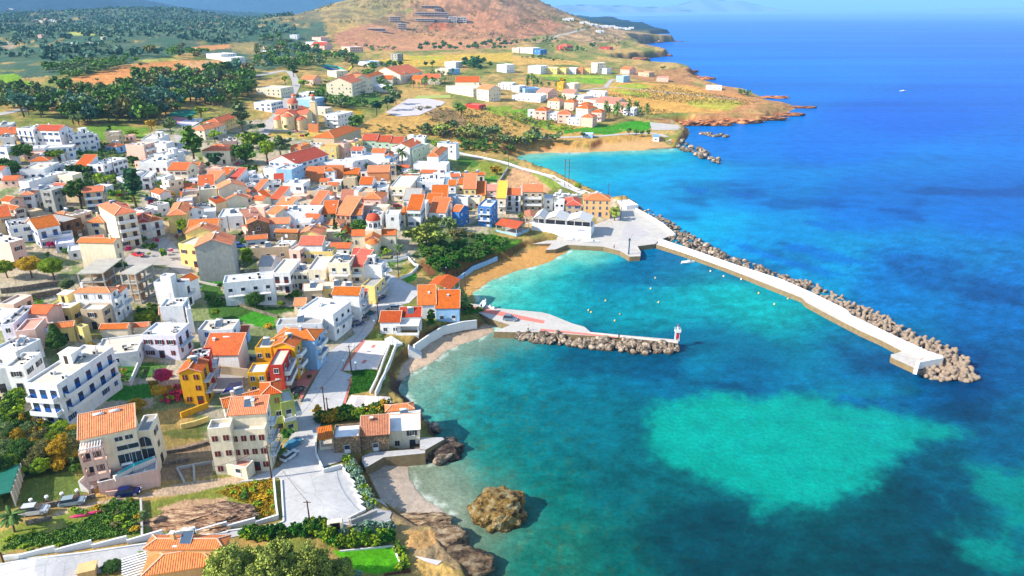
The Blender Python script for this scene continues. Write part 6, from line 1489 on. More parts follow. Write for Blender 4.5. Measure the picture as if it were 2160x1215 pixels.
a = MB(); a.box(-2.9, 2.9, 5.8, 11.4, 0, 7.6, wc_); a.obj('tower_base', r); drum(r, 0, 8.6, 7.6, 2.5, 3.0, wallm('W'), mat('red_dome', K(214,82,48), .8, .15))
for x in (-6.5, 6.5): link('window', winmesh('arch', .8, 1.6, 'r', False)[0], r, (x, 5.95, 2.2), 0)
link('window', winmesh('arch', .6, 1.0, 'r', False)[0], r, (0, -1.2, 2), 0)
g = G(*pts('q', '270,1090')[0]); r = thing('church', 'large cream church with twin bell towers and orange domes', 'church', (g.x, g.y, g.z), R(-6)); BLOCKS.append((g, 26, 34, 0, 14))
wc_ = wallm('C'); wc2 = mat('church_cream', K(240,216,170), .9, .08); wr = mat('salmon_dome', K(232,112,78), .8, .12)
gable(r, 0, 14, 9, 26, 9.5, 0, wc2, wr); gable(r, 0, 12, 9, 22, 9, math.pi/2, wc2, wr)
for cx, rr, hh in ((-7.5, 2.6, 6), (0, 3.6, 8.5), (7.5, 2.6, 6)): apse(r, cx, 1.6 if cx == 0 else 3, rr, hh, wc2, wr)
for cx in (-7.5, 7.5): gable(r, cx, 8, 6, 10, 6.5, 0, wc2, wr)
drum(r, 0, 12, 11, 3.4, 4.2, wc2, wr)
for cx in (-5.5, 8.0):
    a = MB(); a.box(cx-1.9, cx+1.9, 26, 29.8, -2, 14.5, wc2); a.box(cx-2.1, cx+2.1, 25.8, 30, 14.5, 14.9, WHITE); a.obj('bell_tower', r); drum(r, cx, 27.9, 14.9, 1.6, 3.0, wc2, wr)
for cx in (-9.3, -5.7, 5.7, 9.3): link('window', winmesh('arch', .9, 2.2, 'r', False)[0], r, (cx, 2.95, 2.5), 0)
for cx in (-2.4, 2.4): link('window', winmesh('arch', .9, 2.4, 'r', False)[0], r, (cx, -1.2, 3.5), 0)
# ---------------- taverna with three gabled canopies ----------------
org, w, d, ang, gz = frame_of('g', '395,602', '1005,642', '1060,545', 4.6)
r = thing('taverna', 'long white harbour taverna with three grey-white gabled canopies over its terrace', 'restaurant', org, ang); BLOCKS.append((org, w, 12, ang, 8))
d = 11; a = MB(); a.box(-w/2, w/2, 0, d, -3, 4.6, wallm('W')); a.obj('terrace_wall', r)
TR = mat('canopy_sheet', K(222,218,212), .8, .1, .5)
xs_ = [-w/2+.3, -w/2+w*.22, -w/2+w*.58, w/2-.2]
for i in range(3):
    x0, x1 = xs_[i]+.1, xs_[i+1]-.1; b = MB(); xm = (x0+x1)/2; rise = 1.8
    for q in ([(x0,d,7.3),(x0,-.2,7.3),(xm,-.2,7.3+rise),(xm,d,7.3+rise)], [(x1,-.2,7.3),(x1,d,7.3),(xm,d,7.3+rise),(xm,-.2,7.3+rise)]): slabroof(b, q, TR, .1)
    b.obj('canopy', r); c = MB(); c.box(x0, x1, .05, .15, 4.62, 5.4, WHITE); c.obj('railing', r)
    n = max(2, int((x1-x0)/3))
    for k in range(n+1):
        X = x0+.1+(x1-x0-.2)*k/n; p = MB(); p.box(X-.09, X+.09, .02, .2, 5.4, 7.3, WHITE); p.obj('post', r)
    c = MB(); c.face([(x0,0,7.3),(x1,0,7.3),(xm,0,7.3+rise-.1)], mat('gable_screen', K(190,186,180), .8)); c.obj('gable_screen', r)
    c = MB(); c.box(x0+.1, x1-.1, 3, 3.1, 4.6, 7.3, mat('dim_screen', K(96,96,104), .7)); c.obj('back_screen', r)
c = MB(); c.box(w*.28, w*.4, -.08, -.005, 3.2, 4.1, mat('taverna_sign', K(180,180,210), .6)); c.obj('sign', r)
# ---------------- rocks ----------------
def rockmat(name, c1, c2, c3, sc_=.5, patch=None):
    m = bpy.data.materials.new(name); m.use_nodes = True; nt = m.node_tree; b = nt.nodes['Principled BSDF']; b.inputs['Roughness'].default_value = .92; b.inputs['Specular IOR Level'].default_value = .2
    tc = nd(nt, 'ShaderNodeTexCoord'); oi = nd(nt, 'ShaderNodeObjectInfo'); ad = nd(nt, 'ShaderNodeVectorMath', operation='ADD'); nt.links.new(tc.outputs['Object'], ad.inputs[0])
    mu = nd(nt, 'ShaderNodeVectorMath', operation='SCALE'); mu.inputs[0].default_value = (31, 17, 9); nt.links.new(oi.outputs['Random'], mu.inputs['Scale']); nt.links.new(mu.outputs[0], ad.inputs[1])
    n1 = nd(nt, 'ShaderNodeTexNoise'); n1.inputs['Scale'].default_value = sc_; n1.inputs['Detail'].default_value = 7; n1.inputs['Roughness'].default_value = .7; nt.links.new(ad.outputs[0], n1.inputs['Vector'])
    cr = nd(nt, 'ShaderNodeValToRGB'); e = cr.color_ramp.elements; e[0].position = .40; e[0].color = c1+(1,); e[1].position = .62; e[1].color = c3+(1,); k = e.new(.5); k.color = c2+(1,)
    nt.links.new(n1.outputs[0], cr.inputs[0])
    rr = nd(nt, 'ShaderNodeMapRange'); rr.inputs[3].default_value = .65; rr.inputs[4].default_value = 1.35; nt.links.new(oi.outputs['Random'], rr.inputs[0])
    s = nd(nt, 'ShaderNodeVectorMath', operation='SCALE'); nt.links.new(cr.outputs[0], s.inputs[0]); nt.links.new(rr.outputs[0], s.inputs['Scale']); nt.links.new(s.outputs[0], b.inputs['Base Color'])
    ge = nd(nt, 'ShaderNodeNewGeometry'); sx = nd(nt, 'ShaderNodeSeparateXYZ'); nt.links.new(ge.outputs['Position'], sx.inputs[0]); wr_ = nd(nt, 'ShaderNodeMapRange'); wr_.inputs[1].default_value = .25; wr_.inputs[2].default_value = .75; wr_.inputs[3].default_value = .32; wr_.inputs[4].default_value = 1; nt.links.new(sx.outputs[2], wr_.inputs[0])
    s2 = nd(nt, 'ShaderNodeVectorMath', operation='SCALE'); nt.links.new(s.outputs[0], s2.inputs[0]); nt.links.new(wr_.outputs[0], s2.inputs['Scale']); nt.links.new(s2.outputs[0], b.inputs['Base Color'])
    n2 = nd(nt, 'ShaderNodeTexNoise'); n2.inputs['Scale'].default_value = sc_*5; n2.inputs['Detail'].default_value = 6; nt.links.new(ad.outputs[0], n2.inputs['Vector'])
    bp = nd(nt, 'ShaderNodeBump'); bp.inputs['Strength'].default_value = .9; bp.inputs['Distance'].default_value = .15; nt.links.new(n2.outputs[0], bp.inputs['Height']); nt.links.new(bp.outputs[0], b.inputs['Normal'])
    return m
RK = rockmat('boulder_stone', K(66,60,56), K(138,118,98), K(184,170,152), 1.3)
TP = mat('tetrapod_concrete', K(158,138,118), .9, .25, 1.0, bump=.04)
def boulder_mesh(seed, sub=2, rough=.35):
    bm = bmesh.new(); bmesh.ops.create_icosphere(bm, subdivisions=sub, radius=1); rs = np.random.default_rng(seed); pl = rs.normal(size=(9, 3)); pl /= np.linalg.norm(pl, axis=1)[:, None]; dd = rs.uniform(.62, .9, 9)
    for v in bm.verts:
        for n, q in zip(pl, dd):
            k = v.co.dot(Vector(n))
            if k > q: v.co -= Vector(n)*(k-q)
        v.co *= 1+rough*.25*(rs.random()-.5)
    me = bpy.data.meshes.new('boulder'); bm.to_mesh(me); me.materials.append(RK); return me
BM_ = [boulder_mesh(i) for i in range(7)]
def tetra():
    a = MB(); dirs = [Vector((0,0,1)), Vector((.94,0,-.33)), Vector((-.47,.816,-.33)), Vector((-.47,-.816,-.33))]
    for d_ in dirs: a.tube([d_*0, d_*.55, d_*1.15, d_*1.25], [.5, .46, .33, .22], TP, 10); q = a.v[-10:]; n = len(a.v); a.v += q; a.f.append(tuple(range(n, n+10))); a.m.append(0); a.uv.append(None)
    return a.mesh('tetrapod', True)
TM = tetra()
def scatter_px(tl, ps, n):
    poly = pts(tl, ps); x0, x1 = min(p[0] for p in poly), max(p[0] for p in poly); y0, y1 = min(p[1] for p in poly), max(p[1] for p in poly); out = []; tries = 0; rad = ((x1-x0)*(y1-y0)/n)**.5*.35
    while len(out) < n and tries < n*60:
        tries += 1; x, y = random.uniform(x0, x1), random.uniform(y0, y1)
        if bool(inpoly(np.array(x), np.array(y), poly)) and all((x-a)**2+((y-b)*1.6)**2 > rad*rad for a, b in out[-80:]): out.append((x, y))
    return out
def rocks(tl, ps, n, s0, s1, label, group, zf, mesh=None, name='boulder'):
    for k, (x, y) in enumerate(scatter_px(tl, ps, n)):
        z = zf(x, y); p = P(x, y, z); o = link(name, mesh or random.choice(BM_), None, p); s = random.uniform(s0, s1)
        o.scale = (s*random.uniform(.85, 1.3), s*random.uniform(.8, 1.2), s*random.uniform(.7, 1)) if mesh is None else (s, s, s)
        o.rotation_euler = (random.uniform(-.6, .6) if mesh is None else random.uniform(-2, 2), random.uniform(-.6, .6), random.uniform(0, 6.28)); tag(o, label, 'boulder' if mesh is None else 'tetrapod', group)
def zband(tl, top, zt, bot, zb):
    T, B = pts(tl, top), pts(tl, bot)
    def f(x, y):
        a = np.interp(x, [p[0] for p in T], [p[1] for p in T]); b = np.interp(x, [p[0] for p in B], [p[1] for p in B]); t = min(1, max(0, (y-a)/(b-a+1e-6))); return zt+(zb-zt)*t
    return f
rocks('n', '350,368 480,350 600,352 1000,392 1500,440 1865,470 1870,530 1500,545 1000,492 600,455 380,405', 150, .55, 1.45, 'orange-brown boulder in the rock bank along the inner jetty', 'boulders of the inner jetty', zband('n', '350,350 600,350 1000,385 1500,430 1870,465', 1.9, '350,400 600,455 1000,492 1500,545 1870,530', .1))
rocks('o', '200,68 330,110 460,185 640,290 690,330 850,425 1000,510 1250,590 1500,690 1740,770 1740,830 1500,725 1070,590 700,455 450,372 530,325 420,215 190,85', 180, .55, 1.45, 'weathered boulder in the rock bank outside the breakwater wall', 'boulders of the breakwater', zband('o', '200,60 460,180 640,285 850,420 1000,505 1250,588 1500,688 1740,770', .1, '200,90 420,215 530,325 700,455 1070,590 1500,725 1740,830', 2.2))
zt_ = zband('s', '-80,-40 200,20 400,90 700,205 1000,385 1250,480 1440,590 1600,740', .3, '-80,-10 0,10 400,200 800,380 1250,590 1600,780', 1.9)
rocks('o', '1640,745 1740,760 1920,850 2083,910 s0,0 200,10 400,85 700,200 1000,380 1240,480 1400,540 1440,600 1300,600 1100,515 800,375 400,188 0,-2 o2050,975 1750,830', 75, 1.15, 1.5, 'concrete tetrapod packed against the outer breakwater wall', 'breakwater tetrapods', zt_, TM, 'tetrapod')
rocks('s', '1030,640 1130,650 1260,600 1440,590 1560,680 1600,760 1420,800 1200,790 1020,735', 48, 1.3, 1.7, 'concrete tetrapod in the heap at the tip of the breakwater', 'breakwater tetrapods', zband('s', '1000,600 1600,640', 1.6, '1000,740 1200,790 1600,790', .1), TM, 'tetrapod')
rocks('z', '1408,292 1420,288 1450,303 1490,322 1520,336 1518,343 1490,338 1445,322 1415,306', 26, 1.6, 2.8, 'grey boulder of the small old jetty beyond the far bay', 'boulders of the old jetty', lambda x, y: 1.0)
rocks('r', '1520,1125 1600,1120 1810,1150 1800,1162 1600,1150', 14, 1.6, 2.6, 'dark reef rock just breaking the surface off the far point', 'reef rocks', lambda x, y: .1)
rocks('z', '1560,238 1640,226 1700,222 1640,235 1580,250', 12, 1.5, 3, 'brown rock at the tip of the headland', 'headland rocks', lambda x, y: .6)
rocks('m', '880,160 740,240 760,200 830,60 860,120', 7, 1.2, 2.0, 'dark wet boulder beside the stone houses', 'shore boulders', lambda x, y: .7)
rocks('j', '580,830 640,850 700,1000 880,1060 890,1120 800,1100 700,1040 620,900', 10, .9, 1.6, 'black boulder at the shore behind the white-roofed seaside house', 'shore boulders behind the house', lambda x, y: .6)
def massif(name, label, tl, ctr, rx, ry, rz, z, seed, m, sub=5, rough=.5, tall=.6):
    bm = bmesh.new(); bmesh.ops.create_icosphere(bm, subdivisions=sub, radius=1)
    co = np.array([v.co[:] for v in bm.verts]); n = 0
    for k, (f, a) in enumerate(((1.3, .5), (2.7, .3), (5.5, .17), (11, .09), (23, .05))):
        n = n+a*1.25*((vnoise(co[:, 0]*f+seed, co[:, 1]*f+co[:, 2]*f*.7, seed+k)+vnoise(co[:, 2]*f+seed*2, co[:, 0]*f-co[:, 1]*f*.6+9, seed+k+50))-1)
    ridge_ = np.abs(vnoise(co[:, 0]*4+co[:, 2]*3, co[:, 1]*4-co[:, 2]*2, seed+90)-.5)*.25
    for v, k, q in zip(bm.verts, n, ridge_):
        s = 1+rough*k-q*.5; v.co *= s; v.co.z = (v.co.z if v.co.z < tall else tall+(v.co.z-tall)*.3)
    me = bpy.data.meshes.new(name); bm.to_mesh(me); me.materials.append(m)
    p = P(*pts(tl, ctr)[0], z); o = link(name, me, None, p); o.scale = (rx, ry, rz); tag(o, label, 'rock'); return o
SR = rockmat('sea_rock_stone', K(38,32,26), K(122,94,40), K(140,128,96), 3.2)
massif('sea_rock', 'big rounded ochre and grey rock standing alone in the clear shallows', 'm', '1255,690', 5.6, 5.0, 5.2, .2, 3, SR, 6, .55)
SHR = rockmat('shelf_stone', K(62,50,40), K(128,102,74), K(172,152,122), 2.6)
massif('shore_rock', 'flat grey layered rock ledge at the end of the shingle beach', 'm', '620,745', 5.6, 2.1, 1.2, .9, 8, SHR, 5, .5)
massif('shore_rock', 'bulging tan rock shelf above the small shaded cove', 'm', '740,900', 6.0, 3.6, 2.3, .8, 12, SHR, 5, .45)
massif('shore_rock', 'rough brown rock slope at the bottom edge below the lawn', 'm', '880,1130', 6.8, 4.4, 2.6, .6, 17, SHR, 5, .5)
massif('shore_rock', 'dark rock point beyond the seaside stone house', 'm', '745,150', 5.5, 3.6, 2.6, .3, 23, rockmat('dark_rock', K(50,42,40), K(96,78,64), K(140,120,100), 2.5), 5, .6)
massif('spoil_heap', 'long heap of brown rubble and soil beside the stepped wall', 'k', '1560,740', 10, 3.4, 1.7, hgt(*G(*pts('k', '1560,740')[0]).to_2d())-.2, 31, rockmat('rubble', K(96,72,56), K(160,122,92), K(206,176,140), 5), 6, .6)
massif('spoil_heap', 'darker heap of stones at the right end of the rubble', 'l', '110,690', 6.5, 3, 1.6, hgt(*G(*pts('l', '110,690')[0]).to_2d())-.2, 36, rockmat('rubble_dark', K(66,50,42), K(130,98,76), K(190,160,130), 5), 6, .6)
HR_ = rockmat('headland_stone', K(84,50,38), K(170,104,62), K(206,150,104), 2.6)
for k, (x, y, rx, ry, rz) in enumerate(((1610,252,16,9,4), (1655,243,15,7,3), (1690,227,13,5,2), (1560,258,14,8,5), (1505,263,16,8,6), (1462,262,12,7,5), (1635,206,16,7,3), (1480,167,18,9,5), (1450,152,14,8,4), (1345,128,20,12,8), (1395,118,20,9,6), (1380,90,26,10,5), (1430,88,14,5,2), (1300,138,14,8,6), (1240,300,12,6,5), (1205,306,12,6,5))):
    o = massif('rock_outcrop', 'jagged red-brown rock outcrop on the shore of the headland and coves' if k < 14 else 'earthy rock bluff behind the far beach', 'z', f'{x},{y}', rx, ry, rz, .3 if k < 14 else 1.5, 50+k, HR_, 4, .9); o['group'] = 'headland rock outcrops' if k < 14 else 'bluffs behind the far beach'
# ---------------- vegetation ----------------
def leafm(name, c): return mat('leaf_'+name, K(*c, .78), .75, .3, 1.2, kind='leaf', spec=.15)
LEAF = dict(olive=leafm('olive', (112,134,84)), dark=leafm('dark', (72,110,44)), pine=leafm('pine', (88,126,46)), lime=leafm('lime', (140,168,40)), tam=leafm('tamarisk', (146,160,76)),
            gold=leafm('gold', (196,160,40)), orange=leafm('orange', (214,110,20)), pink=leafm('bougainvillea', (200,60,110)), palm=leafm('palm', (96,128,60)), scrub=leafm('scrub', (120,118,70)), valley=leafm('valley', (84,122,104)), valleyb=leafm('valleyb', (104,136,110)), agave=leafm('agave', (130,160,140)), hedge=leafm('hedge', (56,114,30)), teal=leafm('teal', (54,98,62)))  # valley greens carry the blue of distance haze in their colour
BARK = mat('bark', K(120,96,74), .95, .3, 3)
def leaf_mesh(name, centers, radii, nleaf, size, m, seed, mix=None):
    "many small leaf faces in clumps; clumps differ in colour (shade attribute)"
    rs = np.random.default_rng(seed); V = []; S = []; MI = []
    for c, r in zip(centers, radii):
        n = max(4, int(nleaf)); d = rs.normal(size=(n, 3)); d /= np.linalg.norm(d, axis=1)[:, None]; p = c+d*r*(rs.random((n, 1))**.5)*np.array([1, 1, .8])
        a = rs.normal(size=(n, 3)); a /= np.linalg.norm(a, axis=1)[:, None]; b = np.cross(a, d+rs.normal(size=(n, 3))*.6); b /= np.linalg.norm(b, axis=1)[:, None]+1e-9
        s = size*rs.uniform(.6, 1.3, (n, 1)); q = np.stack([p-a*s-b*s*.2, p+b*s*.8, p+a*s-b*s*.2, p-b*s*.8], 1); V.append(q)
        sh = rs.uniform(.8, 1.22); S.append(np.repeat(sh*rs.uniform(.8, 1.25, (n, 1)), 4, 1))
    V = np.concatenate(V).reshape(-1, 3).astype(np.float32); S = np.concatenate(S).ravel(); nf = len(V)//4
    me = bpy.data.meshes.new(name); me.vertices.add(len(V)); me.vertices.foreach_set('co', V.ravel()); me.loops.add(len(V)); me.loops.foreach_set('vertex_index', np.arange(len(V), dtype=np.int32))
    me.polygons.add(nf); me.polygons.foreach_set('loop_start', np.arange(0, len(V), 4, dtype=np.int32)); me.update(calc_edges=True)
    at = me.color_attributes.new('shade', 'FLOAT_COLOR', 'POINT'); cc = np.ones((len(V), 4), np.float32); cc[:, 0] = S*1.03; cc[:, 1] = S; cc[:, 2] = S*.9; at.data.foreach_set('color', cc.ravel()); me.materials.append(m); return me
def crown(name, kind, lod, seed):
    rs = np.random.default_rng(seed); n, nl, sz = {0: (190, 170, .034), 1: (34, 60, .10), 2: (14, 26, .17)}[lod]; cs = []; rd = []
    for k in range(n):
        d = rs.normal(size=3); d /= np.linalg.norm(d); t = rs.random()**.4
        if kind == 'tall': c = np.array([d[0]*.30*(1-abs(d[2])**2*.5), d[1]*.30, d[2]*.95])*t; r = rs.uniform(.12, .22)
        elif kind == 'cone': z = rs.random()**1.3*1.9-.95; w = (1-(z+.95)/1.95)*.55+.05; a_ = rs.uniform(0, 6.28); c = np.array([math.cos(a_)*w*t, math.sin(a_)*w*t, z]); r = .10+.16*(w)
        elif kind == 'flat': c = d*np.array([.85, .85, .34])*t+np.array([0, 0, .08*rs.normal()]); r = rs.uniform(.16, .30)
        else: c = d*np.array([.78, .78, .62])*t*rs.uniform(.85, 1.12); r = rs.uniform(.12, .30)
        cs.append(c); rd.append(r*(1.3 if lod == 2 else 1))
    return leaf_mesh(name, cs, rd, nl, sz, LEAF[kind_leaf[0]], seed)
kind_leaf = ['olive']; _cr = {}
def get_crown(shape, leaf, lod, v):
    k = (shape, leaf, lod, v)
    if k not in _cr: kind_leaf[0] = leaf; _cr[k] = crown('crown', shape, lod, hash(shape+leaf) % 1000+v*17+lod if False else sum(map(ord, shape+leaf))+v*17+lod)
    return _cr[k]
_tk = {}
def trunk_mesh(v, h=1.0):
    if v in _tk: return _tk[v]
    rs = random.Random(v); a = MB(); b = (rs.uniform(-.05, .05), rs.uniform(-.05, .05), .5)
    a.tube([(0,0,-.25), b, (b[0]*2, b[1]*2, 1.0)], [.075, .055, .04], BARK, 7)
    for k in range(4):
        t = rs.uniform(0, 6.28); a.tube([(b[0]*1.5, b[1]*1.5, .7), (math.cos(t)*.25, math.sin(t)*.25, 1.15), (math.cos(t)*.42, math.sin(t)*.42, 1.5)], [.04, .025, .012], BARK, 5)
    _tk[v] = a.mesh('trunk', True); return _tk[v]
_pm = {}
def palm_mesh(v):
    if v in _pm: return _pm[v]
    rs = random.Random(v); a = MB(); b = MB(); lx = rs.uniform(-.06, .06)
    a.tube([(0,0,-.3), (lx, 0, .5), (lx*1.5, 0, 1)], [.05, .04, .045], BARK, 8)
    for k in range(26):
        t = 2*math.pi*k/26*1.9+rs.uniform(-.2, .2); el = rs.uniform(-.5, 1.15); L = rs.uniform(.5, .62); p = Vector((lx*1.5, 0, 1)); d = Vector((math.cos(t)*math.cos(el), math.sin(t)*math.cos(el), math.sin(el))); prev = None; side = Vector((-math.sin(t), math.cos(t), 0))
        for s_ in range(6):
            w = .075*math.sin(math.pi*(s_+.6)/6.4)+.01; l_, r_ = p+side*w-Vector((0,0,w*.5)), p-side*w-Vector((0,0,w*.5))
            if prev:
                b.face([prev[0], prev[2], p, l_], LEAF['palm']); b.face([prev[2], prev[1], r_, p], LEAF['palm'])
            prev = (l_, r_, p.copy()); p = p+d*L/5; d = (d+Vector((0,0,-.24))).normalized()
    me = b.mesh('fronds'); at = me.color_attributes.new('shade', 'FLOAT_COLOR', 'POINT'); at.data.foreach_set('color', np.ones(len(me.vertices)*4, np.float32)); _pm[v] = (a.mesh('trunk', True), me); return _pm[v]
NTREE = [0]
def tree(base, wid, hgt_, shape, leaf, label, group=None, name='tree', cat='tree', trunk=.28):
    NTREE[0] += 1; v = NTREE[0]; D = base.y; lod = 0 if D < 190 and wid > 3.5 else (1 if D < 420 else 2); rz = random.uniform(0, 6.28)
    r = thing(name, label, cat, base, rz, group)
    if shape == 'palm':
        t, f = palm_mesh(v % 4); s = hgt_
        for n_, me in (('trunk', t), ('fronds', f)): o = link(n_, me, r); o.scale = (wid, wid, hgt_*.8)
        return r
    zc = hgt_*(.5+trunk/2); ch = hgt_*(1-trunk)/2; tall_k = {'tall': 1/.42, 'cone': 1/.62}.get(shape, 1/1.0)
    o = link('crown', get_crown(shape, leaf, lod, v % 3), r, (0, 0, zc)); o.scale = (wid/2*tall_k, wid/2*tall_k, ch*{'flat': 1.9, 'round': 1.15}.get(shape, 1.0)); o.rotation_euler = (0, 0, rz)
    if name != 'bush':
        o = link('trunk', trunk_mesh(v % 5), r); s = zc*.75; o.scale = (min(s*1.2, wid*.9), min(s*1.2, wid*.9), s)
    return r
def tr(tl, at, wpx, hpx, shape, leaf, label, group=None, name='tree', cat='tree', trunk=.28):
    x, y = pts(tl, at)[0]; k = TILES[tl][2]; g = G(x, y); d = math.hypot(g.y, CAMH-g.z); sc_ = g.y*CP+(CAMH-g.z)*SP
    if 'tamarisk' in label or wpx > 1.35*hpx: trunk = .05
    tree(g, wpx/k*sc_/F, hpx/k*sc_/F/.92, shape, leaf, label, group, name, cat, trunk)
